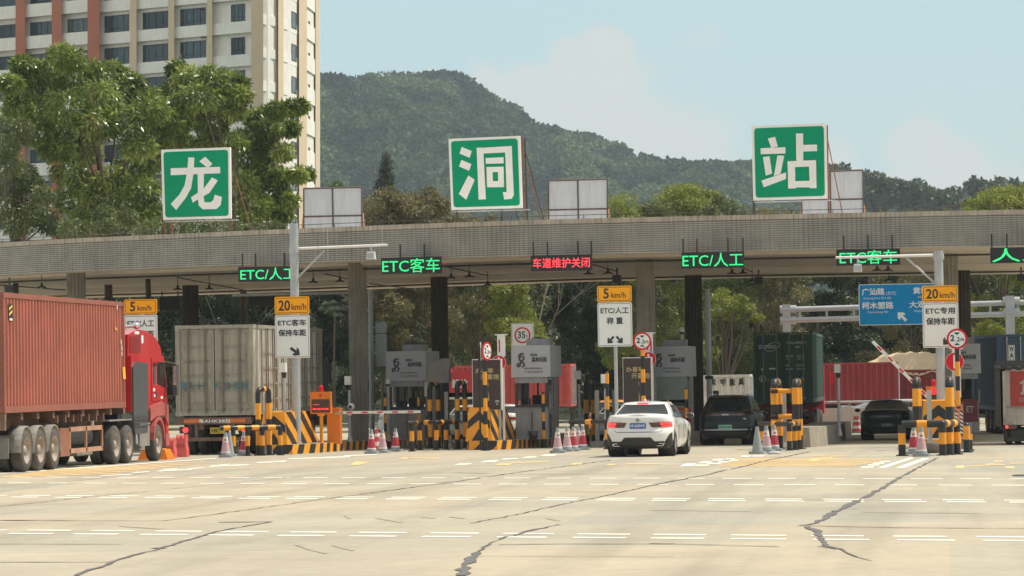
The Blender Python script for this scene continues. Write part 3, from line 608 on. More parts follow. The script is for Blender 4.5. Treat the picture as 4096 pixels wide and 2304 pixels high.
# pendant lamps
def lamp(loc,lb):
    root=thing('pendant_lamp',lb,'lamp',loc,group='pendant lamps under the canopy')
    mb=MB(); mb.lathe([(.03,.09),(.07,.06),(.2,.0),(.19,-.012)],DARK,16); mb.build('shade',root)
    mb=MB(); mb.sph((0,0,-.01),.09,mat('lamp_glass',(.6,.58,.5),.3),10,6,(1,1,.35)); mb.build('bulb',root)
    mb=MB(); mb.cyl((0,0,.07),(0,0,.55),.014,DARK,n=6); mb.cyl((0,0,.06),(0,0,.16),.05,DARK,n=8); mb.build('rod',root); return root
LP=[(711,1158,'pendant lamp left of the first green LED sign, nearer the left photo edge'),(837,1157,'pendant lamp closer to the first green LED sign, second from the left'),(1253,1130,'pendant lamp just right of the left 20 km/h pole'),(1359,1126,'pendant lamp just left of the second fluted column'),
(1805,1113,'leftmost pendant lamp of the three right of the second LED sign'),(1877,1108,'middle pendant lamp of the three right of the second LED sign'),(1951,1141,'lowest pendant lamp of the three right of the second LED sign'),
(2353,1097,'pendant lamp under the red LED sign'),(2432,1094,'pendant lamp just right of the red LED sign'),(2471,1127,'low pendant lamp beside the dark box above the 5 km/h sign'),
(2928,1095,'left pendant lamp under the fourth LED sign'),(2972,1094,'right pendant lamp under the fourth LED sign'),(3009,1126,'low pendant lamp right of the fourth LED sign'),
(3509,1082,'left pendant lamp under the fifth LED sign'),(3552,1082,'right pendant lamp under the fifth LED sign'),(3557,1122,'lowest pendant lamp, just above the blue direction sign'),(167,1150,'pendant lamp above the red container at the left')]
lp0=None
for x,y,lb in LP:
    D=3.55*F/(1501-.0157*(x-2048)-y); p=P(x,y,D)
    if lp0 is None: lp0=lamp(p,lb)
    else: dup(lp0,p,0,lb)
for x,y,lb,s in [(2468,1116,'dark box loudspeaker hanging under the canopy above the middle 5 km/h sign',.32),(3035,1122,'dark box hanging under the canopy right of the second dark column',.32),(4085,1110,'dark box hanging under the canopy at the right photo edge',.3),(38,1155,'dark round floodlight under the canopy above the red container',.3)]:
    D=3.5*F/(1501-.0157*(x-2048)-y); p=P(x,y,D); root=thing('hanging_box',lb,'loudspeaker',p,group='dark boxes under the canopy')
    mb=MB(); mb.box((0,0,0),(s,.3,s*.9),DARK); mb.cyl((0,0,s*.4),(0,0,.42),.03,DARK); mb.build('housing',root); mb=MB(); mb.rrect(0,0,s*.7,s*.6,.05,-.16,-.152,BLACK); mb.build('grille',root)
# LED message signs
GRN=mat('led_green',(.03,.80,.26),.5,emit=.52,var=0); RED=mat('led_red',(1,.06,.08),.5,emit=.9,var=0); LEDB=mat('led_panel_black',(.012,.013,.013),.55,var=.3,scale=8)
GREENOX=mat('painted_bracket',(.03,.04,.04),.7); RUSTB=mat('rusty_bracket',(.12,.04,.03),.8)
def led(x0,y0,x1,y1,txt,m_,lb,brs,tw=.93,th=.82,bold=.004):
    D=smooth(FD,(x0+x1)/2)-.75; c=P((x0+x1)/2,(y0+y1)/2,D); W=(x1-x0)*D/F; H=(y1-y0)*D/F*.985
    root=thing('led_sign',lb,'LED sign',(c.x,c.y,c.z-H/2),R(1.2),group='LED message signs under the canopy edge')
    mb=MB(); mb.box((0,.12,H/2),(W,.24,H),LEDB); mb.build('housing',root)
    mb=MB(); mb.text(txt,0,H/2,W*tw,H*th,-.006,m_,bold); mb.build('lettering',root)
    for bx,mm in brs:
        mb=MB(); mb.box(((bx-.5)*W,.4,H+.16),(.05,.05,.62),mm); mb.box(((bx-.5)*W,.3,H-.02),(.05,.25,.05),mm); mb.build('bracket',root)
g_=GREENOX
led(951,1065,1194,1126,'ETC/人工',GRN,'green LED sign reading ETC/人工, partly hidden by the left pole',[(.04,g_),(.26,g_),(.74,g_)],bold=.004)
led(1523,1029,1765,1094,'ETC客车',GRN,'green LED sign reading ETC客车 right of the second fluted column',[(.3,g_),(.7,g_)],.96,.9,.004)
led(2122,1019,2368,1083,'车道维护关闭',RED,'red LED sign reading 车道维护关闭',[(.03,g_),(.26,g_),(.76,g_),(.98,g_)],.93,.64)
led(2726,1007,2976,1072,'ETC/人工',GRN,'green LED sign reading ETC/人工 between the middle column and the rightmost green roof sign',[(.02,g_),(.24,RUSTB),(.74,RUSTB),(.98,g_)],.97,.87)
led(3346,995,3600,1061,'ETC客车',GRN,'dim green LED sign reading ETC客车 behind the arm of the right pole',[(.12,g_),(.5,g_),(.88,g_)],.9,.86)
led(3963,988,4206,1051,'人工',GRN,'green LED sign reading 人工 cut off by the right photo edge',[(.03,g_),(.28,g_),(.8,g_)],.95,.88)
# ---------------------------------------------------------------- green roof signs with traced characters
SG=mat('sign_green',(.003,.30,.15),.7,var=.08,scale=1.5,spec=.1); SW=mat('sign_white',(.84,.84,.81),.6,var=.06,scale=2)
STROKE={
'龙':[[(1092,912),(1127,913),(1123,1000),(1108,1092),(1075,1150),(1022,1217),(990,1183),(1040,1128),(1070,1075),(1085,1000)],
     [(1190,908),(1232,950),(1205,975),(1156,935)],[(990,975),(1276,967),(1278,1004),(990,1016)],
     [(1146,1008),(1183,1008),(1180,1135),(1186,1172),(1222,1172),(1237,1160),(1245,1128),(1287,1142),(1280,1188),(1255,1212),(1175,1213),(1152,1190),(1148,1150)],
     [(1230,1028),(1264,1046),(1215,1118),(1117,1175),(1108,1143),(1178,1098)]],
'洞':[[(938,852),(996,875),(984,915),(925,890)],[(936,927),(994,951),(980,990),(922,965)],[(976,1017),(1013,1042),(964,1158),(921,1124)],
     [(1024,856),(1062,856),(1078,1155),(1036,1157)],[(1062,856),(1228,846),(1230,882),(1064,890)],[(1190,884),(1229,882),(1240,1130),(1228,1152),(1184,1157),(1176,1113),(1198,1113)],
     [(1076,916),(1180,911),(1181,947),(1078,950)],[(1081,968),(1181,966),(1183,1085),(1086,1086),(1083,1050),(1149,1050),(1148,997),(1117,998),(1119,1050),(1084,1050)]],
'站':[[(683,803),(725,793),(741,849),(703,858)],[(641,859),(785,853),(785,890),(642,894)],[(655,911),(693,905),(708,1006),(671,1018)],[(739,901),(778,903),(757,1007),(718,1020)],
     [(645,1047),(789,999),(788,1038),(660,1086)],[(846,774),(887,773),(889,932),(848,932)],[(886,840),(968,838),(969,876),(887,879)],
     [(797,935),(962,928),(966,1091),(926,1091),(924,1086),(846,1087),(844,1093),(801,1093),(799,1000),(842,1000),(842,1050),(925,1048),(922,966),(840,969),(842,1000),(799,1000)]]}
def roofsign(ch,ox,oy,corn,D,lb,posts,ybase):
    TL,TR,BR,BL=[P(ox+a/1.449,oy+b/1.449,D) for a,b in corn]
    c=(BL+BR)/2; root=thing('roof_sign',lb,'sign',c,group='green station name signs on the canopy roof')
    def uv(x,y,dy): # same plane as panel
        p=P(ox+x/1.449,oy+y/1.449,D); q=p-c; q.y+=dy; return q
    mb=MB(); pts=[BL-c,BR-c,TR-c,TL-c]; fr_=[p+Vector((0,0,0)) for p in pts]; bk_=[p+Vector((0,.12,0)) for p in pts]
    mb.add(fr_+bk_,[(0,1,2,3),(7,6,5,4),(0,4,5,1),(1,5,6,2),(2,6,7,3),(3,7,4,0)],SW); mb.build('border',root)
    m_=sum((p for p in pts),Vector())/4; mb=MB(); poly=[]
    ins=.93
    q=[m_+(p-m_)*ins for p in pts]; q=[q[0],q[1],q[2],q[3]]
    for i in range(4):
        a,b_,d=q[i-1],q[i],q[(i+1)%4]; e1=(a-b_).normalized()*.12; e2=(d-b_).normalized()*.12
        for t in (0,.25,.5,.75,1): poly.append(b_+e1*(1-t)**2+e2*t**2)
    for k_ in poly: k_.y-=.008
    mb.add(poly,[tuple(range(len(poly)))],SG); mb.build('panel',root)
    mb=MB()
    for i,st in enumerate(STROKE[ch]): mb.add([uv(x,y,-.016-.002*i) for x,y in st],[tuple(range(len(st)))],SW)
    mb.build('character',root)
    mb=MB(); zr=ZT-.35-c.z
    for (a,t,m3) in posts:
        p=(BL.lerp(BR,a))-c; mb.cyl((p.x,p.y+.16,zr),(p.x+t,p.y+.16,(TR.z-c.z)*.98),.03,m3,n=6)
        mb.cyl((p.x+t,p.y+.2,(TR.z-c.z)*.8),(p.x+.5*(1 if a>.5 else -.3),p.y+2.0,zr),.02,m3,n=6)
    mb.cyl((BL-c)+Vector((0,.15,-.06)),(BR-c)+Vector((.25,.15,-.06)),.02,GALV,n=6); mb.build('frame',root)
roofsign('龙',0,0,[(933,868),(1335,853),(1340,1265),(945,1275)],122.5,'leftmost green square roof sign, in front of the leafy trees, with white character 龙',[(.01,0,RUST),(.99,.02,RUST),(.12,-.1,RUST),(1.05,0,DARK)],0)
roofsign('洞',1200,0,[(860,805),(1275,787),(1290,1205),(877,1217)],119,'middle green square roof sign, in front of the hill, with white character 洞',[(.07,0,DARK),(1.02,-.03,RUST),(1.06,-.05,DARK),(.7,0,DARK)],0)
roofsign('站',2600,0,[(588,729),(1022,714),(1029,1150),(598,1162)],115.5,'rightmost and highest green square roof sign, against the sky, with white character 站',[(.01,-.02,DARK),(1.01,0,RUST)],0)
GP=mat('blank_panel_grey',(.47,.50,.55),.6,var=.05,scale=1.5,streak=.25)
for (x0,y0,x1,y1,yb,yh,xm,lb) in [(1215,754,1448,749,910,867,1330,'blank pale grey panel on the roof just right of the tower'),(2194,723,2430,716,874,840,2311,'blank pale grey panel on the roof between the middle and right green signs'),(3206,690,3452,680,852,801,3320,'blank pale grey panel half hidden behind the rightmost green sign')]:
    D=123; TL=P(x0,y0,D);TR=P(x1,y1,D);BL=P(x0,yb,D);BR=P(x1,yb-5,D);c=(BL+BR)/2; c.z=ZT-.4
    root=thing('blank_panel',lb,'panel',c,group='blank grey panels on the canopy roof')
    BL.z=BR.z=c.z
    mb=MB(); q=[BL-c,BR-c,TR-c,TL-c]; mb.add(q+[p+Vector((0,.05,0)) for p in q],[(0,1,2,3),(7,6,5,4),(0,4,5,1),(1,5,6,2),(2,6,7,3),(3,7,4,0)],GP); mb.build('board',root)
    mb=MB(); 
    for a,b_ in ((q[0],q[3]),(q[1],q[2]),(q[3],q[2]),(P(xm,y0,D)-c,Vector(((P(xm,y0,D)-c).x,0,0))),(P(x0,yh,D)-c,P(x1,yh-5,D)-c)):
        mb.cyl(a+Vector((0,-.02,0)),b_+Vector((0,-.02,0)),.028,mat('brown_frame',(.10,.065,.055),.7),n=4)
    mb.build('frame',root)
    mb=MB()
    for s_ in (0,1): p=q[s_]; mb.cyl((p.x+(.1 if s_ else -.1),p.y-.1,0),(p.x+(.02 if s_ else 0),p.y+.05,1.1),.04,mat('orange_strut',(.5,.24,.13),.8),n=5)
    mb.build('strut',root)
# ---------------------------------------------------------------- tower block
tw=mat('tower_wall',(.78,.76,.69),.8,var=.08,scale=.3,streak=.22); tband=mat('tower_band',(.82,.81,.75),.8,var=.06,scale=.4,streak=.2)
ttan=mat('tower_tan_pier',(.62,.50,.34),.8,var=.06,scale=.4); tred=mat('tower_red_pier',(.42,.14,.08),.8,var=.08,scale=.4)
wfr=mat('window_frame_dark',(.03,.035,.035),.5); wgl=mat('window_glass_blue',(.035,.06,.075),.12,var=.5,scale=.15,spec=.7); wgl2=mat('window_curtained',(.09,.12,.13),.3,var=.4,scale=.4,spec=.5); wgl3=mat('window_dark',(.018,.03,.038),.1,var=.3,scale=.3,spec=.5); rw_=random.Random(3)
z1=1/1.449
# plan: (pixel x, depth)
def twD(px): 
    if px<=1030: return 322+(1030-px)*.0165
    return 322+((px-1030)/250)**2*26
tower=thing('tower_block','tall curved white tower block with blue windows, tan piers and reddish piers','building',GD(1030,322)); OT=tower.location.copy()
def tp(px,z,out=0):
    D=twD(px)-out; return GD(px,D,z)
FZ0=ZD(467,61,twD(467)); PITCH=3.14
floors=[FZ0-PITCH*k for k in range(-2,10)]
def wallseg(xa,xb,z0,z1_,m_,out,mb,th=.4):
    n=max(1,int(abs(xb-xa)/40)); 
    for i in range(n):
        a=xa+(xb-xa)*i/n; b_=xa+(xb-xa)*(i+1)/n
        p=[tp(a,z0,out),tp(b_,z0,out),tp(b_,z1_,out),tp(a,z1_,out)]; q=[tp(a,z0,out-th),tp(b_,z0,out-th),tp(b_,z1_,out-th),tp(a,z1_,out-th)]
        mb.add(p+q,[(0,1,2,3),(0,4,5,1),(3,2,6,7),(1,5,6,2),(0,3,7,4)],m_)
mb=MB(OT); wallseg(-500,1030,-1,floors[0]+3,tw,0,mb,6); wallseg(1030,1280,-1,floors[0]+3,tw,0,mb,6); mb.build('wall',tower)
for z in floors:
    for a in ((390,1005,z+.35,z+1.45,tband,.55),(-500,390,z+.5,z+1.75,tband,.8),(1052,1192,z-2.05,z-1.15,tband,.12)): mb=MB(OT); wallseg(*a,mb); mb.build('balcony_band',tower)
    mb=MB(OT); wallseg(1228,1268,z-1.9,z-.35,tband,.9,mb,1.2); mb.build('balcony_band',tower)
for xa,xb,m_,o_ in [(521,546,ttan,1.0),(673,697,ttan,1.0),(828,849,ttan,1.0),(1005,1053,ttan,1.3),(1113,1134,ttan,.8),(1196,1228,ttan,1.1),(62,100,tred,1.3),(207,246,tred,1.3),(350,398,tred,1.5),(-90,-50,tred,1.3),(1262,1279,ttan,1.2)]:
    mb=MB(OT); wallseg(xa,xb,-1,floors[0]+3,m_,o_,mb,1.4); mb.build('pier',tower)
wins=[(-40,62,1.72),(121,207,1.75),(270,350,1.75),(418,515,1.72),(571,672,1.72),(721,822,1.72),(924,979,1.62),(1167,1187,1.62),(1233,1241,1.9)]
for z in floors[1:]:
    for xa,xb,h in wins:
        mb=MB(OT); wallseg(xa,xb,z-h,z,rw_.choice([wgl,wgl,wgl,wgl2,wgl3]),.03,mb,.2); o=mb.build('window',tower)
        mb=MB(OT); w_=2.2 
        for (a,b_,c_,d_) in ((xa,xb,z-.09,z),(xa,xb,z-h,z-h+.09),(xa,xa+2.6,z-h,z),(xb-2.6,xb,z-h,z)): wallseg(a,b_,c_,d_,wfr,.1,mb,.1)
        if xb-xa>30:
            for t in (.22,.5,.78): x_=xa+(xb-xa)*t; wallseg(x_,x_+1.6,z-h,z,wfr,.09,mb,.05)
            wallseg(xa,xb,z-h*.75,z-h*.72,wfr,.09,mb,.05)
        f=mb.build('window_frame',o)
mb=MB(OT); wallseg(-500,1280,floors[0]+3,floors[0]+3.3,tband,1,mb,8); mb.build('roof',tower)
for i,(x,y) in enumerate([(806,12),(817,128)]):
    root=tag(MB(tp(x,ZD(x,y,320))).cyl(tp(x-14,ZD(x,y,320),.2),tp(x+14,ZD(x,y,320),.9),.05,DARK,n=5).build('wall_bracket'),['upper','lower'][i]+' small dark bracket sticking out of the tower wall','bracket'); root.location=tp(x,ZD(x,y,320))
# ---------------------------------------------------------------- islands, noses, booths
OR=mat('orange_enamel',(.72,.20,.01),.4,var=.08,coat=.3); curb=mat('kerb_concrete',(.30,.27,.22),.85,var=.25,scale=2,streak=.4)
BOOTH=mat('booth_grey',(.30,.30,.30),.45,metal=.2,var=.15,scale=1.5,streak=.35); BOOTHH=mat('booth_hood_white',(.43,.44,.46),.5,var=.06); BDK=mat('booth_dark',(.045,.045,.048),.4,var=.3)
STEEL=mat('stainless_post',(.46,.42,.37),.35,metal=.5,var=.2,scale=3,streak=.5); CONC=mat('pale_concrete',(.5,.48,.44),.85,var=.15,scale=2,streak=.2)
BGLASS=mat('booth_glass',(.06,.065,.06),.08,var=.2,spec=.7)
def hazard_material(nm,ang,w_=.36):
    m=mat(nm,(.5,.3,.02),.5); t=m.node_tree; b=t.nodes['Principled BSDF']; tcn=nd(t,'ShaderNodeTexCoord'); sx=nd(t,'ShaderNodeSeparateXYZ'); t.links.new(tcn.outputs['Object'],sx.inputs[0])
    a=nd(t,'ShaderNodeMath',operation='MULTIPLY_ADD'); t.links.new(sx.outputs['Z'],a.inputs[0]); a.inputs[1].default_value=math.tan(ang)
    s_=nd(t,'ShaderNodeMath',operation='ADD'); t.links.new(sx.outputs['Y'],s_.inputs[0]); t.links.new(sx.outputs['X'],s_.inputs[1]); t.links.new(s_.outputs[0],a.inputs[2])
    mo=nd(t,'ShaderNodeMath',operation='PINGPONG'); mo.inputs[1].default_value=w_; t.links.new(a.outputs[0],mo.inputs[0])
    ls=nd(t,'ShaderNodeMath',operation='LESS_THAN'); ls.inputs[1].default_value=w_/2; t.links.new(mo.outputs[0],ls.inputs[0])
    n=nd(t,'ShaderNodeTexNoise'); n.inputs['Scale'].default_value=5; n.inputs['Detail'].default_value=6; t.links.new(tcn.outputs['Object'],n.inputs['Vector'])
    r=nd(t,'ShaderNodeMapRange'); r.inputs['To Min'].default_value=.65; r.inputs['To Max'].default_value=1.15; t.links.new(n.outputs['Fac'],r.inputs['Value'])
    mx=nd(t,'ShaderNodeMixRGB'); mx.inputs[1].default_value=(.80,.33,.015,1); mx.inputs[2].default_value=(.02,.022,.024,1); t.links.new(ls.outputs[0],mx.inputs[0])
    mm=nd(t,'ShaderNodeMixRGB',blend_type='MULTIPLY'); mm.inputs[0].default_value=1; t.links.new(mx.outputs[0],mm.inputs[1]); t.links.new(r.outputs[0],mm.inputs[2]); t.links.new(mm.outputs[0],b.inputs['Base Color'])
    return m
HK=hazard_material('kerb_hazard_stripes',R(-45),.62)
def island(px,D0,D1,wd,lb,striped=True,h=.3,faceR=False):
    p=GD(px,D0); root=thing('toll_island',lb,'traffic island',p,0,group='toll islands')
    L=(D1-D0)*1.0; m_=HK if striped else curb
    pl=[(-wd*.28,0),(wd*.28,0),(wd/2,1.6),(wd/2,L),(-wd/2,L),(-wd/2,1.6)]
    n=14; mb=MB(); ys_=[L*i/n for i in range(n+1)]
    def hw(y): return wd*.28+(wd*.22)*min(1,y/1.6)
    vs=[];fs=[]
    for y in ys_:
        g0=gz(p.y+y)-p.z
        vs+=[(-hw(y),y,g0-.1),(-hw(y)+.05,y,g0+h),(hw(y)-.05,y,g0+h),(hw(y),y,g0-.1)]
    k_=len(ys_)
    split=int(n*.45)
    mb2=MB()
    mb.add(vs,[(i*4+j,i*4+j+1,(i+1)*4+j+1,(i+1)*4+j) for i in range(n) for j in (0,2)]+[(0,1,2,3)],m_)
    mb.build('kerb',root); mb2.add([Vector(v)+Vector((0,0,.0)) for v in vs],[(i*4+1,i*4+2,(i+1)*4+2,(i+1)*4+1) for i in range(n)],curb); mb2.build('platform',root)
    return root,p
IA,pA=island(1112,107.6,140,1.75,'left toll island with bright striped kerb behind the left 20 km/h pole')
IB,pB=island(1932,111,142,1.75,'toll island with dark worn striped kerb under the booth in front of the red lorry')
IC,pC=island(2540,113,142,1.8,'toll island behind the white saloon car',False)
ID,pD=island(3190,106,140,1.5,'bare toll island with low stained wall between the two dark cars',False,.62)
IE,pE=island(3770,97,138,1.75,'rightmost toll island with the orange striped block')
def nose(island_p,dy,wf,wb,hgt,L,base,lb,label):
    p=island_p+Vector((0,dy,0)); p.z=gz(p.y)+base; root=thing('crash_block',label,'crash barrier',p,group='striped crash blocks')
    # side profile: front face nearly upright, rear end sloping down
    f=[(-wf/2-.05,0,0),(wf/2+.05,0,0),(wf/2-.06,.12,hgt),(-wf/2+.06,.12,hgt)]
    b_=[(-wb/2,L,0),(wb/2,L,0),(wb/2-.1,L*.62,hgt),(-wb/2+.1,L*.62,hgt)]
    mb=MB(); mb.add(f+b_,[(0,1,2,3),(3,2,6,7),(7,6,5,4)],YEL); mb.add(f+b_,[(1,5,6,2),(4,0,3,7)],HKn); mb.build('block',root)
    mb=MB()
    for k_ in (0,1):   # chevrons on the front
        z=hgt*(.05+.42*k_); e=-.008
        def fp(x,zz): return (x*(1-.12*zz/hgt),.12*zz/hgt+e,zz)
        t_=hgt*.24; a=wf*.5; hh=hgt*.5
        if k_==0: mb.add([fp(-a*.62,.01),fp(0,hh*.75),fp(a*.62,.01)],[(0,1,2)],BLK2)
        else: mb.add([fp(-a,z-.12),fp(-a,z+t_-.12),fp(0,min(hgt*.97,z+hh*.85)),fp(0,z+hh*.85-t_*1.1)],[(0,1,2,3)],BLK2); mb.add([fp(a,z-.12),fp(0,z+hh*.85-t_*1.1),fp(0,min(hgt*.97,z+hh*.85)),fp(a,z+t_-.12)],[(0,1,2,3)],BLK2)
    mb.build('chevron',root); return root
HKn=hazard_material('block_hazard_stripes',R(64),.80)
nose(pA+Vector((-.2,0,0)),.3,.8,1.1,1.05,5.0,.28,'A','large striped crash block at the foot of the left 20 km/h pole')
nose(pB+Vector((-.16,0,0)),.2,.78,1.05,1.1,5.8,.28,'B','large striped crash block in front of the first dark poster')
nose(pE+Vector((-.1,0,0)),2.6,.95,1.2,1.2,4.0,.2,'E','striped crash block half hidden behind posts at the right 20 km/h pole')
BL1=mat('hood_lettering',(.04,.04,.045),.6); RL=mat('hood_logo_red',(.25,.03,.03),.6)
def booth(px,D,lb,wd=1.35,ln=3.4,ztop=3.2,logo=True,shut=False,col=BL1):
    p=GD(px,D); p.z=gz(p.y)+.28; root=thing('toll_booth',lb,'toll booth',p,group='grey toll booths')
    hz_=ztop; hb=hz_-1.08
    mb=MB(); mb.box((0,ln/2,.55),(wd-.2,ln-.2,1.1),BOOTH); mb.build('lower_wall',root)
    mb=MB()
    for x in (-1,1):
        for y in (.1,ln*.5,ln-.1): mb.box((x*(wd/2-.14),y+.02,(1.1+hb)/2),(.09,.09,hb-1.1),BDK)
    mb.box((0,.1,hb-.1),(wd-.2,.1,.2),BOOTH); mb.box((0,.1,1.15),(wd-.2,.12,.08),BDK); mb.build('window_frame',root)
    mb=MB()
    for sd in (-1,1): mb.box((sd*(wd/2-.13),ln*.68,(1.1+hb)/2),(.05,ln*.55,hb-1.1),BOOTH); mb.box((sd*(wd/2-.12),ln*.24,(1.1+hb)/2+.1),(.03,ln*.3,hb-1.35),BGLASS)
    mb.build('side_wall',root)
    mb=MB(); mb.box((-.1,.16,(1.1+hb)/2),(.04,.05,hb-1.1),BDK); mb.box((-wd/2+.5,ln-.12,(1.1+hb)/2),(.06,.08,hb-1.1),BDK); mb.box((wd/2-.45,ln-.12,(1.1+hb)/2),(.2,.08,hb-1.1),BDK)
    mb.box((.1,ln*.5,1.33),(.5,.4,.34),DARK); mb.box((-.3,ln*.35,1.25),(.25,.3,.3),DARK); mb.build('desk_equipment',root)
    if shut: mb=MB(); mb.box((0,.06,hb-.42),(wd-.16,.06,.8),mat('shutter_grey_green',(.26,.29,.26),.5)); mb.build('shutter',root)
    mb=MB(); mb.box((0,ln/2,hb+.54),(wd+.02,ln,1.08),BOOTHH,taper=.985); mb.build('hood',root)
    mb=MB(); mb.box((.15,ln*.4,hb+1.2),(.8,1.0,.24),BOOTH); mb.sph((.1,ln*.4,hb+1.26),.3,BDK,12,6,(1,1,.4)); mb.build('roof_unit',root)
    # logo: looping ribbon emblem plus lettering
    mb=MB(); cx=-.24*wd; cz=hb+.56
    def rib(pts,ws):
        for (a,b_),(w1,w2) in zip(zip(pts,pts[1:]),zip(ws,ws[1:])): mb.cyl((cx+a[0],-.012,cz+a[1]),(cx+b_[0],-.012,cz+b_[1]),w1,col,r2=w2,n=5)
    rib([(-.10,.13),(-.08,.19),(-.02,.235),(.06,.25),(.11,.22)],[.02,.028,.03,.022,.008])
    rib([(.03,.17),(-.03,.15),(-.07,.08),(-.06,.02),(0,-.02),(.07,-.07),(.10,-.14),(.06,-.20),(.0,-.19)],[.01,.022,.026,.024,.02,.024,.026,.02,.01])
    rib([(.03,.17),(.09,.12),(.08,.05),(.02,.0),(-.03,-.06),(-.05,-.14),(-.09,-.20),(-.14,-.18),(-.15,-.12),(-.10,-.08),(-.04,-.10)],[.012,.026,.024,.02,.022,.024,.028,.026,.022,.018,.01])
    mb.build('emblem',root)
    mb=MB(); mb.text('森林海',.08*wd,hb+.76,.24,.09,-.012,col,.01); mb.text('森林乐园',.22*wd,hb+.6,.5,.17,-.012,col,.02); mb.text('020-82829666',.06*wd,hb+.3,.62,.055,-.012,col,.01); mb.text('广州·增城 白水寨大道',.06*wd,hb+.18,.66,.07,-.012,col,.0); mb.build('lettering',root)
    mb=MB(); mb.box((wd/2-.09,.7,.45),(.03,.5,.8),BDK); mb.box((wd/2-.07,.5,1.3),(.05,.3,.5),BOOTH); mb.box((0,.085,.5),(.02,.03,.9),BDK); mb.box((-.3,.09,.62),(.42,.02,.85),BOOTH); mb.build('cabinet_door',root)
    return root
booth(1628,123,'dark shaded toll booth behind the cones, left of the dark column',wd=1.45)
booth(2128,116,'toll booth in front of the red lorry, below the 35 t sign',wd=1.32)
booth(2680,121,'toll booth with lowered shutter behind the white saloon',wd=1.45,shut=True)
booth(3845,124,'toll booth partly hidden behind the right 20 km/h pole',wd=1.5)
# awning sheet beside the first booth
p=GD(1755,121); root=thing('awning_sheet','crumpled grey awning sheet hanging between the first booth and the dark column','awning',p); mb=MB()
q=[(1708,1500),(1720,1458),(1760,1438),(1803,1436),(1795,1480),(1797,1531),(1750,1533),(1710,1533)]
c=[P(x,y,121)-p for x,y in q]; mb.add(c+[v+Vector((0,.5,.05)) for v in c],[tuple(range(7,-1,-1)),tuple(range(8,16))]+[(i,(i+1)%8,8+(i+1)%8,8+i) for i in range(8)],mat('awning_grey',(.27,.25,.23),.8,var=.15,scale=2)); mb.build('sheet',root)
mb=MB(); mb.cyl((c[2].x,.2,c[7].z),(c[2].x,.2,.0),.03,BDK,n=6); mb.build('pole',root)
# equipment blocks beside first booth
# ---------------------------------------------------------------- posters
PM=mat('poster_dark',(.05,.022,.02),.35,c2=(.035,.03,.03),var=.2,scale=1.5); GOLD=mat('poster_gold',(.42,.33,.17),.5,var=.2,scale=8)
for (x0,x1,yt,yb,D,lb) in [(1890,2010,1436,1640,111.5,'first dark poster panel with gold characters on the striped block'),(2493,2612,1429,1640,113,'second dark poster panel with gold characters behind the white saloon')]:
    p=P((x0+x1)/2,yb,D); W=(x1-x0)*D/F; H=(yb-yt)*D/F; root=thing('poster_panel',lb,'poster',p,group='dark firework posters')
    mb=MB(); mb.box((0,.08,H/2),(W,.14,H),WHITE); mb.box((-W*.4,.08,-.35),(.05,.05,.7),GALV); mb.box((W*.4,.08,-.35),(.05,.05,.7),GALV); mb.build('frame',root)
    mb=MB(); mb.box((-.015,-.0,H/2-.01),(W-.07,.02,H-.04),PM); mb.build('poster',root)
    mb=MB(); mb.text('办喜事',-.08,H*.77,W*.6,H*.10,-.014,GOLD,.02); mb.text('开喜炮',.1,H*.65,W*.62,H*.11,-.014,GOLD,.02); mb.text('吉',0.04,H*.5,.05,.14,-.014,GOLD,.02); mb.text('25',W*.33,H*.17,.13,.07,-.014,WHITE,.02); mb.text('°',W*.33,H*.11,.05,.05,-.014,WHITE,.01); mb.prism([(.03,.3),(.07,.3),(.06,.5),(.04,.62)],-.014,-.011,GOLD); mb.build('lettering',root)
# ---------------------------------------------------------------- lane signs
SB=mat('sign_black',(.02,.025,.035),.5,var=.1); SWH=mat('sign_sheet_white',(.76,.78,.77),.5,var=.04); SOR=mat('sign_sheet_orange',(.93,.40,.012),.6,var=.05,spec=.2); SRD=mat('sign_sheet_red',(.62,.015,.03),.6,var=.08,spec=.2); SBL=mat('sign_sheet_blue',(.008,.24,.52),.6,var=.08,scale=1,spec=.1)
def arrow(mb,x,z,s,ang,y,m):
    pts=[(-.12,-.5),(.12,-.5),(.12,.05),(.34,-.12),(.34,.14),(0,.5),(-.34,.14),(-.34,-.12),(-.12,.05)]
    c_,s_=math.cos(ang),math.sin(ang); q=[(x+s*(a*c_-b_*s_),z+s*(a*s_+b_*c_)) for a,b_ in pts]
    mb.add([(a,y,b_) for a,b_ in q],[(0,1,2,8),(2,3,4,5),(8,2,5),(8,5,6,7)],m)
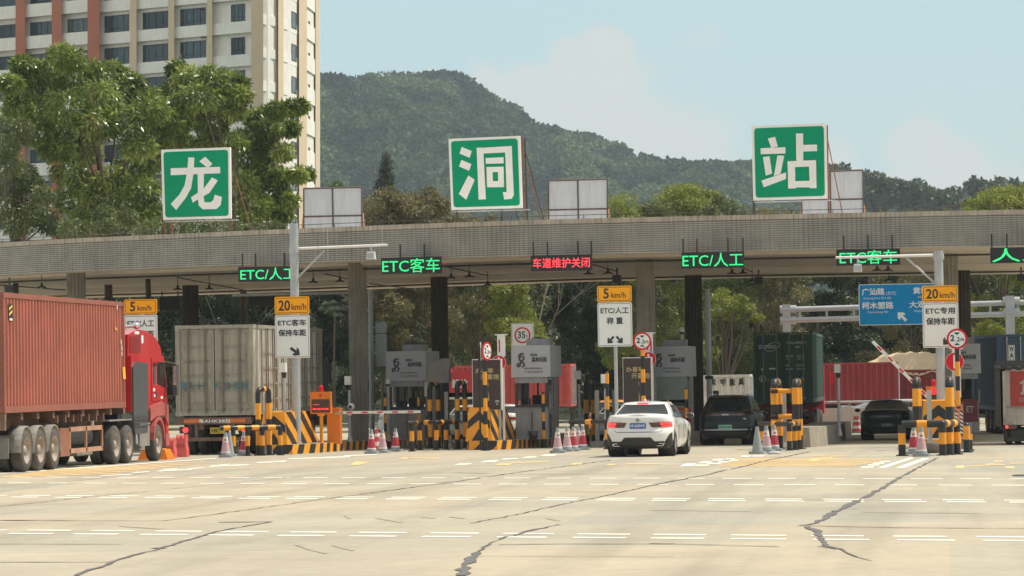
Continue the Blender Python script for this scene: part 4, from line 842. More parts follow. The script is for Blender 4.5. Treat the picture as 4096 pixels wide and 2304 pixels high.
def lane_sign(x0,x1,yt,ym,yb,D,speed,l1,l2,arrows,pole,lb,poletop=None,polex=None,ybase=None,name='lane_sign'):
    """x0..x1, top/middle/bottom pixel rows"""
    px=polex or (x0+x1)/2; base=GD(px,D); base.z=gz(base.y)+(.25 if pole>0 else 0)
    root=thing(name,lb,'road sign',base,R(1.3),group='lane signs with orange speed plates')
    pr0=abs(pole); W=(x1-x0)*D/F; cx=((x0+x1)/2-px)*D/F; zt=ZD(px,yt,D)-base.z; zm=ZD(px,ym,D)-base.z; zb=ZD(px,yb,D)-base.z
    y0=-pr0-.06
    h=zt-zm; mb=MB(); mb.rrect(cx,zm+h/2,W,h,.05,y0,y0+.03,SOR); mb.rrect(cx,zm+h/2,W*.93,h*.86,.04,y0-.004,y0,SB); mb.rrect(cx,zm+h/2,W*.905,h*.80,.03,y0-.008,y0-.004,SOR)
    o=mb.build('speed_plate',root); mb=MB()
    if speed=='20': mb.text('20',cx-W*.22,zm+h*.5,W*.34,h*.6,y0-.013,SB,.022)
    else: mb.text('5',cx-W*.24,zm+h*.52,W*.16,h*.64,y0-.013,SB,.022)
    mb.text('km/h',cx+W*.2 if speed=='20' else cx+W*.12,zm+h*.42,W*.42,h*.36,y0-.013,SB,.012); mb.build('lettering',o)
    h=zm-zb-.02; zc_=zb+h/2; mb=MB(); mb.rrect(cx,zc_,W*1.0,h,.05,y0,y0+.03,SWH); mb.rrect(cx,zc_,W*.945,h*.955,.045,y0-.004,y0,SB); mb.rrect(cx,zc_,W*.925,h*.935,.04,y0-.008,y0-.004,SWH); o=mb.build('sign_plate',root)
    mb=MB(); mb.text(l1,cx,zb+h*.82,W*.82,h*.15,y0-.013,SB,.02)
    if l2: mb.text(l2,cx,zb+h*.585,W*(.8 if len(l2)>3 else .47),h*.16,y0-.013,SB,.02)
    for (ax,ang,s_) in arrows: arrow(mb,cx+ax*W,zb+h*.15,s_*W,ang,y0-.014,SB)
    mb.build('lettering',o)
    pr=abs(pole); ptop=(ZD(px,poletop,D)-base.z) if poletop else zt-.1
    mb=MB(); mb.cyl((0,0,-.1),(0,0,ptop),pr,GALV,n=20); mb.cyl((0,0,0),(0,0,.04),pr*1.9,GALV,n=16)
    for z in (zb+.25,zm-.2,zm+.2): mb.cyl((0,0,z),(0,0,z+.05),pr+.02,GALV,n=16); mb.box((cx*.6,-pr-.03,z),(W*.6,.04,.05),GALV)
    mb.build('pole',root); return root,base,ptop
rA,bA,tA=lane_sign(1110,1250,1186,1257,1432,109.6,'20','ETC客车','保持车距',[(.08,R(-128),.34)],.14,'left lane sign: orange 20 km/h over ETC客车 with arrow pointing down right',poletop=893,polex=1188)
def armset(root,base,pr,pxl,arm,brace,lampc,ptop,D):
    X=lambda x:(x-pxl)*D/F; Z=lambda y,x:ZD(x,y,D)-base.z
    mb=MB(); mb.tube([(X(arm[0][0]),0,Z(arm[0][1],arm[0][0])),(X(arm[1][0]),0,Z(arm[1][1],arm[1][0]))],[.05,.04],WHITE,12); mb.cyl((X(brace[0][0]),0,Z(brace[0][1],brace[0][0])),(X(brace[1][0]),0,Z(brace[1][1],brace[1][0])),.035,GALV,n=10)
    mb.cyl((0,0,Z(arm[0][1],pxl)-.14),(0,0,Z(arm[0][1],pxl)+.06),pr+.03,GALV,n=16); mb.build('arm',root)
    lx,ly=lampc; mb=MB(); mb.box((X(lx),-.05,Z(ly,lx)),(.27,.35,.24),WHITE,taper=.85); mb.box((X(lx),-.24,Z(ly,lx)-.01),(.2,.03,.16),GALV); mb.cyl((X(lx),0,Z(ly,lx)+.12),(X(lx),0,Z(arm[1][1],lx)),.03,GALV,n=8); mb.build('camera_box',root)
armset(rA,bA,.14,1188,((1200,994),(1565,980)),((1202,1110),(1310,1003)),(1500,1022),tA,109.6)
mb=MB(); X=lambda x:(x-1188)*109.6/F
for x,ya,yb_ in ((1322,905,1045),(1543,903,975)): mb.cyl((X(x),.1,ZD(x,ya,109.6)-bA.z),(X(x),.1,ZD(x,yb_,109.6)-bA.z),.012,GALV,n=5)
mb.build('lightning_rod',rA)
lane_sign(507,640,1197,1257,1447,104,'5','ETC/人工','保持车距',[],.06,'left lane sign with orange 5 km/h plate, behind the red lorry cab')
lane_sign(2400,2538,1143,1207,1386,104,'5','ETC/人工','称 重',[(-.13,R(138),.27),(.13,R(-138),.27)],.055,'middle lane sign with orange 5 km/h plate and two arrows, above the white saloon',polex=2469)
rE,bE,tE=lane_sign(3700,3842,1142,1208,1390,104,'20','ETC专用','保持车距',[(.17,R(137),.32)],.14,'right lane sign: orange 20 km/h over ETC专用 with arrow pointing down left',poletop=1003,polex=3768)
armset(rE,bE,.14,3768,((3755,1020),(3358,1028)),((3750,1130),(3640,1030)),(3446,1070),tE,104)
# round signs
def disc(mb,x,z,r,y,m,n=40): mb.add([(x+r*math.cos(2*math.pi*i/n),y,z+r*math.sin(2*math.pi*i/n)) for i in range(n)],[tuple(range(n))],m)
def banded(mb,x,y,z0,z1,r,bands,mats=(None,None)):
    z=z0; i=0
    while z<z1-.01:
        z2=min(z1,z+bands[i%len(bands)]); mb.cyl((x,y,z),(x,y,z2),r,(BLK2,YEL)[i%2],n=14,cap=(i==0 or z2>=z1-.01)); z=z2; i+=1
def height_sign(px,yb,D,yc,rad,lb,rz=0,top=None):
    base=GD(px,D); root=thing('height_limit_sign',lb,'road sign',base,rz,group='round height limit signs on striped posts'); zc_=ZD(px,yc,D)-base.z; r=rad*D/F
    mb=MB(); banded(mb,0,0,0,zc_-r*.3 if top is None else ZD(px,top,D)-base.z,.068,[.42,.42]); mb.cyl((0,0,0),(0,0,.03),.14,BLK2); mb.build('post',root)
    mb=MB(); mb.cyl((0,-.08,zc_),(0,-.1,zc_),r,SRD,n=40); o=mb.build('disc',root)
    mb=MB(); disc(mb,0,zc_,r*.8,-.105,SWH); mb.prism([(-r*.3,zc_+r*.62),(r*.3,zc_+r*.62),(0,zc_+r*.36)],-.112,-.108,SB); mb.prism([(-r*.3,zc_-r*.62),(0,zc_-r*.4),(r*.3,zc_-r*.62)],-.112,-.108,SB)
    mb.text('2',-r*.44,zc_+r*.08,r*.42,r*.62,-.112,SB,.03); mb.text('.2',r*.08,zc_-r*.06,r*.42,r*.42,-.112,SB,.02); mb.text('m',r*.52,zc_-r*.1,r*.34,r*.26,-.112,SB,.02); mb.build('lettering',o)
    return root
height_sign(2577,1790,108,1364,36,'round 2.2m sign on striped post beside the middle lane sign')
height_sign(3836,1812,99,1355,41,'round 2.2m sign on striped post overlapping the right lane sign')
height_sign(1944,1795,109,1405,37,'round 2.2m sign seen almost edge-on in front of the first dark poster',R(68),top=1345)
base=GD(1930,110.2); root=thing('round_mirror_sign','grey back of a round sign seen edge-on beside the edge-on 2.2m sign','road sign',base,R(100)); zc_=ZD(1922,1405,110)-base.z
mb=MB(); mb.cyl((0,0,zc_),(0,.03,zc_),.3,GALV,n=30); mb.build('disc',root); mb=MB(); mb.cyl((0,.06,0),(0,.06,zc_+.2),.03,BLK2,n=8); mb.build('post',root)
# no entry signs with upright barrier board behind
def noentry(px,D,yc,rad,lb,bx,byt,byb):
    base=GD(px,D); root=thing('no_entry_sign',lb,'road sign',base,0,group='red no entry signs'); zc_=ZD(px,yc,D)-base.z; r=rad*D/F
    mb=MB(); mb.cyl((0,0,zc_),(0,-.02,zc_),r,SWH,n=40); disc(mb,0,zc_,r*.96,-.024,SRD); mb.build('disc',root)
    mb=MB(); mb.box((0,-.03,zc_),(r*.26,.008,r*1.45),SWH); mb.build('bar',root)
    mb=MB(); mb.cyl((0,.04,0),(0,.04,zc_),.035,GALV,n=10); mb.build('post',root)
    X=(bx-px)*D/F; zt=ZD(bx,byt,D)-base.z; zb=ZD(bx,byb,D)-base.z
    p2=base+Vector((X,.35,0)); p2.z=gz(p2.y); r2=thing('raised_barrier_arm','raised red and white barrier arm behind '+{'B':'the no entry sign of the first poster','C':'the second poster panel','E':'the rightmost no entry sign'}[lb[0]],'barrier',p2,group='raised barrier arms')
    mb=MB(); mb.box((0,0,(zt+zb)/2),(.26,.05,zt-zb),WHITE); mb.box((.05,0,zb/2),(.07,.05,zb),WHITE); mb.build('arm',r2)
    mb=MB()
    k_=0; z=zt-.15
    while z-.45>zb:
        mb.box((-.06+.12*(k_%2),-.03,z-.2),(.045,.01,.42),SRD); z-=.5 if k_%2 else .12; k_+=1
    mb.build('stripe',r2)
    mb=MB(); mb.box((0,0,zt+.02),(.42,.06,.04),WHITE); mb.build('tip',r2)
    return root
def ne(key,*a):
    r=noentry(a[0],a[1],a[2],a[3],key+a[4],a[5],a[6],a[7]); r['label']=a[4]
ne('B',2001,112.5,1450,29,'red no entry disc partly hidden by the first dark poster',2006,1340,1425)
ne('C',2600,114.5,1437,30,'red no entry disc partly hidden behind the second dark poster and striped post',2600,1333,1640)
ne('E',3825,104,1447,37,'red no entry sign with white bar right of the right pole',3832,1395,1590)
# 35 t sign
D=155; base=GD(2097,D); root=thing('weight_limit_sign','white square sign with a red ring reading 35t behind the second toll booth','road sign',base,R(1)); W=90*D/F; zt=ZD(2097,1292,D)-base.z; H=1.35
mb=MB(); mb.rrect(0,zt-H/2,W,H,.03,-.1,-.06,SWH); mb.rrect(0,zt-H/2,W*.95,H*.97,.02,-.104,-.1,SB); mb.rrect(0,zt-H/2,W*.92,H*.945,.02,-.108,-.104,SWH); o=mb.build('plate',root)
mb=MB(); zc_=zt-W*.54; disc(mb,0,zc_,W*.36,-.112,SRD); disc(mb,0,zc_,W*.29,-.115,SWH); mb.build('red_ring',root)
mb=MB(); mb.text('35',-.04,zc_+.02,W*.34,W*.32,-.12,SB,.02); mb.text('t',W*.2,zc_-.05,W*.07,W*.14,-.12,SB,.02); mb.text('质量35t',0,zt-H*.82,W*.8,.14,-.12,SB,.01); mb.build('lettering',o)
mb=MB(); mb.cyl((0,0,0),(0,0,zt-.1),.05,GALV,n=12); mb.build('post',root)
# ---------------------------------------------------------------- guard rails and hoops (black and yellow pipe)
def post(px,py,ytop,r,bands,label,g_='striped posts',cap=True,D=None):
    base=G(px,py) if D is None else GD(px,D); D=dep(base); h=ZD(px,ytop,D)-base.z
    root=thing('striped_post',label,'post',base,group=g_); mb=MB(); banded(mb,0,0,0,h-r,r,bands); mb.sph((0,0,h-r),r,BLK2,14,8); mb.build('pipe',root); mb=MB(); mb.cyl((0,0,0),(0,0,.035),r*1.9,BLK2,n=14); mb.build('base_plate',root)
    return root
def hoop(xa,xb,py,ytop,r,bands,label,depth=.5,D=None):
    "an inverted U of bent pipe standing along the lane, seen nearly end-on"
    a=G(xa,py) if D is None else GD(xa,D); D=dep(a); h=ZD(xa,ytop,D)-a.z; b_=a+Vector(((xb-xa)*D/F,depth,0)); b_.z=gz(b_.y)
    root=thing('pipe_hoop',label,'guard rail',a,group='tall striped pipe hoops'); d=b_-a; R_=.16
    for (q,o_) in ((Vector((0,0,0)),0),(d,1)):
        mb=MB(); banded(mb,q.x,q.y,q.z,h-R_,r,bands); mb.cyl((q.x,q.y,q.z),(q.x,q.y,q.z+.03),r*1.9,BLK2,n=14); mb.build('leg',root)
    n_=d.copy(); n_.z=0; L=n_.length; n_.normalize(); rr_=min(R_,L/2); pts=[]
    for t in range(5): a_=R(t*22.5); pts.append(n_*(rr_*(1-math.cos(a_)))+Vector((0,0,h-R_+rr_*math.sin(a_))))
    pts+= [n_*L-(p_-Vector((0,0,p_.z)))+Vector((0,0,p_.z)) for p_ in reversed(pts)]
    mb=MB(); mb.tube(pts,r,BLK2,12); mid_=n_*(L/2)+Vector((0,0,h-R_+rr_)); mb.cyl(mid_-n_*.06,mid_+n_*.06,r+.004,YEL,n=14); mb.build('bend',root); return root
def rail(legs,ytop,r,label,xl=None,dl=0,bands=(.22,.42,.4),D0=None):
    ps=[G(x,y) if D0 is None else GD(x,D0+i*.25) for i,(x,y) in enumerate(legs)]; b0=ps[0]; D=dep(b0); h=ZD(legs[0][0],ytop,D)-b0.z
    root=thing('guard_rail',label,'guard rail',b0,group='low striped guard rails')
    for p_ in ps:
        q=p_-b0; mb=MB(); banded(mb,q.x,q.y,q.z,q.z+h*.97,r,[h*.36,h*.36,h]); mb.cyl((q.x,q.y,q.z),(q.x,q.y,q.z+.03),r*1.7,BLK2,n=14); mb.build('leg',root)
    pts=[p_-b0+Vector((0,0,h)) for p_ in ps]
    if xl: pts=[pts[0]+Vector(((xl-legs[0][0])*D/F,dl,0))]+pts
    mb=MB(); mb.tube(pts,r,BLK2,14)
    for i in range(len(pts)-1):
        a,c_=pts[i],pts[i+1]; L=(c_-a).length
        if L>.25:
            n_=(c_-a)/L; m_=a.lerp(c_,.5); w2=min(.13,L*.25); mb.cyl(m_-n_*w2,m_+n_*w2,r+.005,YEL,n=14)
    mb.build('top_rail',root); return root
rail([(934,1826),(991,1826),(1050,1820),(1122,1818)],1712,.075,'low striped guard rail in front of the left striped block',xl=885,dl=-.2,D0=104.8)
rail([(1648,1806),(1679,1801),(1746,1801),(1785,1799),(1829,1797)],1692,.075,'low striped guard rail left of the striped block under the first poster',xl=1632,dl=-.2)
rail([(2429,1797),(2290,1797)][::-1],1688,.075,'low striped guard rail left of the white saloon',xl=2278)
rail([(3046,1800),(3158,1802),(3180,1800),(3196,1797)],1696,.075,'low striped guard rail behind the cones, right of the dark SUV')
rail([(3609,1824),(3771,1822),(3799,1820),(3829,1818)],1697,.095,'low striped guard rail with fat bent pipe at the right island')
B4=[.42,.42,.42,.42,.6]
hoop(1035,1063,1820,1557,.085,[.32,.45,.35,.5,.9],'tall hoop with yellow top at the left striped block',.6,D=105.5)
hoop(1722,1743,1794,1537,.085,[.4,.5,.4,.4,.9],'tall hoop right of the first dark booth',.7)
hoop(1832,1851,1794,1532,.085,[.4,.5,.4,.4,.9],'tall hoop just left of the striped block under the poster',.7)
hoop(2347,2368,1778,1529,.085,[.35,.45,.35,.5,.9],'tall hoop left of the white saloon behind the cones',.7)
hoop(2510,2530,1778,1530,.085,[.35,.5,.35,.5,.9],'tall hoop behind the white saloon in front of the second poster',.7)
hoop(3101,3112,1797,1529,.115,[.4,.5,.45,.5,.9],'left of the two tall hoops joined by yellow bars, right of the dark SUV',.9)
hoop(3186,3192,1797,1529,.115,[.4,.5,.45,.5,.9],'right of the two tall hoops joined by yellow bars, before the green container',.9)
p=GD(3143,dep(G(3143,1797))+.1); D=dep(p); root=thing('cross_bar','pair of short yellow bars joining the two tall hoops','guard rail',p)
for y in (1564,1665):
    z=ZD(3143,y,D)-p.z; mb=MB(); mb.cyl((-.42,0,z),(.42,0,z),.06,BLK2,n=12); mb.cyl((-.2,0,z),(.2,0,z),.068,YEL,n=12); mb.build('bar',root)
mb=MB(); mb.cyl((-.3,.1,0),(-.3,.1,.5),.03,BLK2); 
hoop(3668,3674,1800,1521,.105,[.35,.5,.4,.5,.4,.8],'tall hoop left of the orange fee display at the right island',.8)
hoop(3801,3805,1819,1521,.105,[.35,.5,.4,.5,.4,.8],'tall hoop between the right pole and the orange warning board',.8)
post(3868,1810,1690,.09,[.35,.5,.6],'short striped post with worn top right of the orange warning board')
post(3882,1803,1726,.06,[.3,.6],'short thin striped post at the right end of the right island')
post(2433,1793,1485,.06,[.42,.42],'thin striped post behind the white camera post left of the white saloon')
post(2002,1775,1570,.05,[.3,.3],'thin striped post between the first poster and the second booth',D=114.2)
post(2176,1770,1568,.055,[.3,.3],'thin striped post in front of the second booth window',D=115)
post(2748,1760,1550,.06,[.3,.34],'thin striped post in front of the third booth',D=117)
post(1543,1760,1570,.055,[.3,.3],'thin striped post in the dark left of the first booth',D=121)
post(1677,1760,1570,.055,[.3,.3],'thin striped post in the dark in front of the first booth window',D=122)
# plain steel posts and camera posts
def steel(px,py,ytop,wd,label,m_=STEEL,D=None):
    base=G(px,py) if D is None else GD(px,D); D=dep(base); h=ZD(px,ytop,D)-base.z; root=thing('steel_post',label,'post',base,group='square steel posts')
    mb=MB(); mb.box((0,0,h/2),(wd,wd,h),m_); mb.box((-wd*.3,-wd*.55,h*.5),(wd*.2,.02,h*.98),GALV); mb.build('shaft',root); mb=MB(); mb.box((0,0,.08),(wd*3.2,wd*3.2,.16),CONC); mb.build('footing',root)
steel(2391,1783,1561,.15,'square steel post left of the white camera post'); steel(2459,1775,1561,.14,'square steel post just left of the white saloon roof')
steel(3137,1792,1559,.17,'square steel post between the two tall hoops'); steel(3720,1800,1561,.14,'pale square post left of the right pole'); steel(1787,1790,1567,.13,'grey square post between two hoops left of the first poster')
steel(1068,1790,1572,.09,'short grey post behind the left tall hoop',D=106.2)
def campost(px,D,ytop,label,kind,h0=None,base=None):
    b_=GD(px,D); b_.z=gz(b_.y)+.25; root=thing('camera_post',label,'camera post',b_,group='camera posts'); h=ZD(px,ytop,D)-b_.z
    mb=MB(); mb.cyl((0,0,0),(0,0,h-.15),.052,GALV,n=14); mb.cyl((0,0,0),(0,0,.25),.11,GALV,r2=.055,n=14); mb.build('pole',root)
    if kind=='box':
        mb=MB(); mb.box((-.03,-.03,h-.12),(.21,.26,.3),WHITE); mb.box((-.03,-.17,h-.12),(.16,.02,.2),BDK if 'striped' in label else WHITE); mb.build('camera',root); mb=MB(); mb.cyl((0,0,h-.45),(0,0,h-.27),.055,DARK,r2=.09,n=12); mb.build('bracket',root)
    if kind=='dome':
        mb=MB(); mb.cyl((0,0,h-.2),(0,0,h-.02),.1,WHITE,r2=.05,n=14); mb.sph((0,0,h-.22),.09,BDK,12,8); mb.build('camera',root)
    return root,b_,h
campost(1141,108.5,1455,'grey post with box camera left of the left 20 km/h pole','box')
r_,b_,h_=campost(1400,118,1508,'white headed camera post right of the orange barrier cabinet','box')
mb=MB(); zz=ZD(1408,1627,118)-b_.z; mb.sph((.08,-.15,zz),.13,WHITE,14,10); mb.cyl((.08,-.27,zz),(.08,-.3,zz),.06,BDK,n=14); mb.box((.02,-.05,zz-.25),(.12,.1,.12),WHITE); mb.build('dome_camera',r_)
campost(2426,112,1500,'white post with a grey box on top left of the white saloon','box')
campost(1556,122,1513,'thin white post in the dark left of the first booth','dome')
campost(2320,121,1487,'thin dark camera post behind the tall hoop left of the white saloon','box')
campost(2735,123,1305,'small white dome camera on a stub pole above the third booth','dome')
campost(3358,119,1460,'dark camera post on the low island wall between the dark cars','box')
# thin tall lamp pole, gantry pole on the left and sign back
def simple_pole(px,D,yt,r,label,extra):
    base=GD(px,D); h=ZD(px,yt,D)-base.z; root=thing('metal_pole',label,'pole',base); mb=MB(); mb.cyl((0,0,0),(0,0,h),r,GALV,n=12); mb.build('shaft',root); extra(root,base,h,D); return root
def ex1(root,base,h,D):
    z=ZD(2841,1227,D)-base.z; mb=MB(); mb.cyl((0,0,z),(.42,0,z),.02,GALV,n=6); mb.build('arm',root); mb=MB(); mb.sph((.42,0,z-.14),.07,WHITE,10,8); mb.cyl((.42,0,z-.1),(.42,0,z),.04,WHITE); mb.build('camera',root)
    mb=MB(); z=ZD(2841,1510,D)-base.z; mb.box((0,0,z),(.3,.2,.12),BDK); mb.box((.25,-.1,z-.6),(.2,.2,.22),BDK); mb.build('floodlight',root)
simple_pole(2841,127,1155,.1,'tall thin rusty white pole with a small camera arm right of the rear column',ex1)
def ex2(root,base,h,D):
    mb=MB(); z=ZD(1490,1168,D)-base.z; mb.cyl((0,0,z),(-5.2,0,z-.02),.06,GALV,n=10); mb.cyl((0,0,z-.7),(-1.1,0,z-.05),.05,GALV,n=8); mb.build('arm',root)
    mb=MB(); 
    for y0,y1 in ((1288,1332),(1335,1466)):
        za=ZD(1525,y0,D)-base.z; zb_=ZD(1525,y1,D)-base.z; mb.rrect(.36,(za+zb_)/2,.42,za-zb_,.05,.1,.14,GALV)
    o=mb.build('sign_back',root); mb=MB()
    for y in (1310,1345,1358,1385,1413,1440): z=ZD(1500,y,D)-base.z; mb.box((.33,.07,z),(.4,.03,.03),GALV); mb.cyl((0,0,z-.03),(0,0,z+.03),.13,GALV)
    mb.build('bracket',o)
simple_pole(1490,126,1157,.095,'tall pale pole with grey sign backs right of the second fluted column',ex2)
# overhead gantry with blue direction sign
D=158; base=GD(3155,D); root=thing('overhead_gantry','pale grey double beam overhead gantry behind the green container','gantry',base)
X=lambda x:(x-3155)*D/F; Z=lambda y,x=3155:ZD(x,y,D)-base.z
mb=MB(); mb.box((0,0,Z(1217)/2),(.36,.36,Z(1217)),GALV); mb.build('post',root); mb=MB(); zq=Z(1185,4040); mb.box((X(4040),0,zq/2-.0),(.42,.42,zq),GALV); mb.build('post',root)
mb=MB()
mb.cyl((0,0,Z(1238)),(X(4400),0,Z(1205,4300)),.125,GALV,n=16); mb.build('beam',root); mb=MB(); mb.cyl((0,0,Z(1281)),(X(4400),0,Z(1250,4300)),.125,GALV,n=16); mb.build('beam',root)
mb=MB()
for i in range(13): x=.6+i*1.25; mb.box((x,0,(Z(1238)+Z(1281))/2+.02*i),(.1,.08,.5),GALV)
for q in (0,X(4040)):
    for zz in (Z(1238)+.02*q,Z(1281)+.02*q): mb.cyl((q-.3,0,zz),(q+.45,0,zz),.2,GALV,n=14)
mb.build('web_plate',root)
root2=thing('direction_sign','large blue overhead direction sign reading 广汕路 and 柯木塱路','road sign',P(3437,1302,D-.6),R(1.0)); W=(3870-3437)*(D-.6)/F; H=164*(D-.6)/F
mb=MB(); mb.rrect(W/2,H/2,W,H,.08,0,.05,SWH); mb.rrect(W/2,H/2,W*.988,H*.97,.07,-.004,0,SBL); mb.build('board',root2)
mb=MB(); k_=(D-.6)/F; f_=lambda x,y,w_,h_,t_,bo: mb.text(t_,((x)/1.811)*k_,H-((y)/1.811)*k_,(w_/1.811)*k_,(h_/1.811)*k_,-.01,SWH,bo)
ox,oy=338,70
f_(443-ox,124-oy,165,52,'广汕路',.02);f_(572-ox,138-oy,70,32,'(东行)',.0);f_(470-ox,173-oy,200,18,'Guangshan Rd (E)',0);f_(473-ox,224-oy,228,52,'柯木塱路',.02);f_(474-ox,274-oy,146,20,'Kemulang Rd',0);f_(810-ox,122-oy,160,50,'黄埔区',.02);f_(820-ox,170-oy,110,18,'Huangpu',0);f_(790-ox,222-oy,180,50,'大观路',.02);f_(800-ox,270-oy,130,18,'Daguan Rd',0)
mb.build('lettering',root2); mb=MB(); arrow(mb,((646-ox)/1.811)*k_,H-((307-oy)/1.811)*k_,.55,R(45),-.01,SWH); mb.build('arrow',root2)
# ---------------------------------------------------------------- fee displays, barrier cabinets
def display(x0,x1,yt,yb,ybase,D,label,post_):
    cx=(x0+x1)/2; base=GD(cx,D); base.z=gz(base.y)+.25; root=thing('fee_display',label,'display',base,group='orange fee displays'); W=(x1-x0)*D/F; zt=ZD(cx,yt,D)-base.z; zb=ZD(cx,yb,D)-base.z; H=zt-zb
    mb=MB(); mb.box((0,0,(zt+zb)/2),(W,.22,H),OR); mb.build('housing',root)
    mb=MB(); mb.box((0,-.115,zb+H*.36),(W*.88,.02,H*.6),mat('display_brown',(.07,.045,.035),.3)); o=mb.build('screen',root)
    mb=MB(); mb.text('欢迎光临',0,zb+H*.22,W*.78,H*.09,-.13,RED,.02); mb.text('------',-W*.2,zb+H*.42,W*.3,H*.02,-.13,RED,.02); mb.build('lettering',o)
    mb=MB(); 
    if post_=='pole': mb.text('路',0,zt-H*.17,.09,.09,-.115,SRD,.03)
    else: mb.cyl((0,-.1,zt-H*.2),(0,-.14,zt-H*.2),.1,mat('signal_red',(.9,.02,.02),.4,emit=.7,var=0),n=20)
    mb.build('signal',root)
    mb=MB(); mb.cyl((0,0,zt),(0,0,zt+.14),.075,SRD,n=14); mb.sph((0,0,zt+.14),.075,SRD,14,8); mb.build('beacon',root)
    mb=MB(); mb.cyl((0,0,0),(0,0,zb),.06,YEL,n=12); mb.cyl((0,0,zb-.08),(0,0,zb),.1,YEL,n=12,r2=.16); mb.cyl((0,0,0),(0,0,.06),.14,YEL); mb.build('post',root)
display(1246,1329,1567,1655,1768,112,'orange fee display with red digits left of the orange barrier cabinet','pole')
display(3708,3768,1545,1645,1700,106,'orange fee display with red lamp behind the right pole','lamp')
def boom(a,b_,w_,m_,root,hb=None):
    d=(b_-a); L=d.length; q=d.normalized().to_track_quat('X','Z'); mb=MB(T=Matrix.Translation(a)@q.to_matrix().to_4x4())
    mb.box((L/2,0,0),(L,.05,w_),WHITE); mb.build('arm',root); mb=MB(T=Matrix.Translation(a)@q.to_matrix().to_4x4())
    for i in range(5): mb.box((L*(.12+.19*i),0,.0),(L*.07,.056,w_*.55),SRD)
    mb.build('stripe',root)
base=GD(1340,113); base.z=gz(base.y)+.25; root=thing('barrier_gate','orange barrier cabinet with a lowered white arm reaching right over the lane','barrier gate',base); D=113
X=lambda x:(x-1340)*D/F; Z=lambda x,y:ZD(x,y,D)-base.z
mb=MB(); H=Z(1340,1634); mb.box((0,0,H/2),(.43,.4,H),OR); mb.box((0,0,H),(.46,.44,.04),OR); mb.build('cabinet',root); mb=MB(); mb.cyl((-.1,0,H),(-.1,0,H+.16),.04,SRD); mb.build('beacon',root)
boom(Vector((X(1368),-.25,Z(1368,1650))),Vector((X(1692),-.25,Z(1692,1646))),.09,WHITE,root); mb=MB(); mb.box((X(1368)-.05,-.23,Z(1368,1650)),(.3,.1,.12),CHROME); mb.build('hinge',root)
D=104; base=GD(3730,D); base.z=gz(base.y)+.1; root=thing('barrier_gate','barrier gate at the right island, red and white arm half raised to the left','barrier gate',base)
X=lambda x:(x-3730)*D/F; Z=lambda x,y:ZD(x,y,D)-base.z
mb=MB(); mb.box((0,.1,Z(3730,1600)/2),(.38,.38,Z(3730,1600)),OR); mb.build('cabinet',root); boom(Vector((X(3725),-.15,Z(3725,1598))),Vector((X(3500),-.15,Z(3500,1365))),.1,WHITE,root)
# orange-white plastic warning board
base=GD(3838,98); root=thing('warning_board','faded orange plastic warning board with slanted stripes at the right island','warning board',base); FO=mat('faded_orange_plastic',(.70,.22,.13),.6,var=.1,scale=3); D=98
zt=ZD(3838,1619,D)-base.z; zb=ZD(3838,1752,D)-base.z
mb=MB(); mb.box((0,0,(zt+zb)/2),(.25,.06,zt-zb),FO,taper=.9); mb.build('board',root); mb=MB(); mb.box((0,-.034,zt-.08),(.12,.01,.06),BLK2); mb.build('handle_slot',root)
mb=MB()
for x in (-.075,.075):
    for i in range(7): z=zb+.1+i*.11; mb.prism([(x-.035,z),(x+.035,z-.05),(x+.035,z),(x-.035,z+.05)],-.04,-.036,BLK2)
    for i in range(6): z=zb+.155+i*.11; mb.prism([(x-.035,z),(x+.035,z-.05),(x+.035,z),(x-.035,z+.05)],-.04,-.036,SWH)
mb.build('stripe',root); mb=MB(); mb.cyl((-.08,0,0),(-.08,0,zb),.02,GALV,n=6); mb.cyl((.08,0,0),(.08,0,zb),.02,GALV,n=6); mb.build('leg',root)
# barrel at the right island
base=G(3737,1812); root=thing('plant_tub','grey round tub standing behind the low rail at the right island','tub',base); mb=MB(); mb.lathe([(0,.02),(.3,0),(.36,.28),(.33,.28),(.31,.22),(0,.22)],mat('tub_grey',(.16,.14,.12),.8),20); mb.build('bucket',root)
# bucket by the second booth
base=GD(2134,114.6); base.z+=.28; root=thing('bucket','dark bucket on the island in front of the second booth','bucket',base); mb=MB(); mb.lathe([(0,.01),(.13,0),(.18,.3),(.16,.3),(.15,.24),(0,.24)],BDK,18); mb.build('pail',root)
# red plastic barrier pieces by the red lorry
RP=mat('red_plastic',(.62,.10,.09),.55,var=.15,scale=2)
for i,(x0,x1,yt,yb,lb) in enumerate([(708,752,1738,1828,'faded red plastic road barrier behind the front wheel of the red lorry'),(668,704,1752,1832,'darker red plastic road barrier just right of the red lorry front wheel')]):
    base=G((x0+x1)/2,yb); D=dep(base); W=(x1-x0)*D/F; H=(yb-yt)*D/F; root=thing('plastic_barrier',lb,'road barrier',base,group='red plastic road barriers')
    mb=MB(); mb.prism([(-W/2,0),(W/2,0),(W/2,H*.3),(W*.4,H*.55),(W*.42,H),(W*.2,H*.8),(0,H),(-W*.2,H*.8),(-W*.42,H),(-W*.4,H*.55),(-W/2,H*.3)],-.2,.2,RP); mb.build('body',root)
    mb=MB()
    for k_ in range(4): x=-W*.36+k_*W*.2; mb.prism([(x,H*.42),(x+W*.1,H*.5),(x,H*.58),(x-W*.04,H*.58),(x+W*.06,H*.5),(x-W*.04,H*.42)],-.21,-.205,BLK2)
    mb.build('chevron',root)
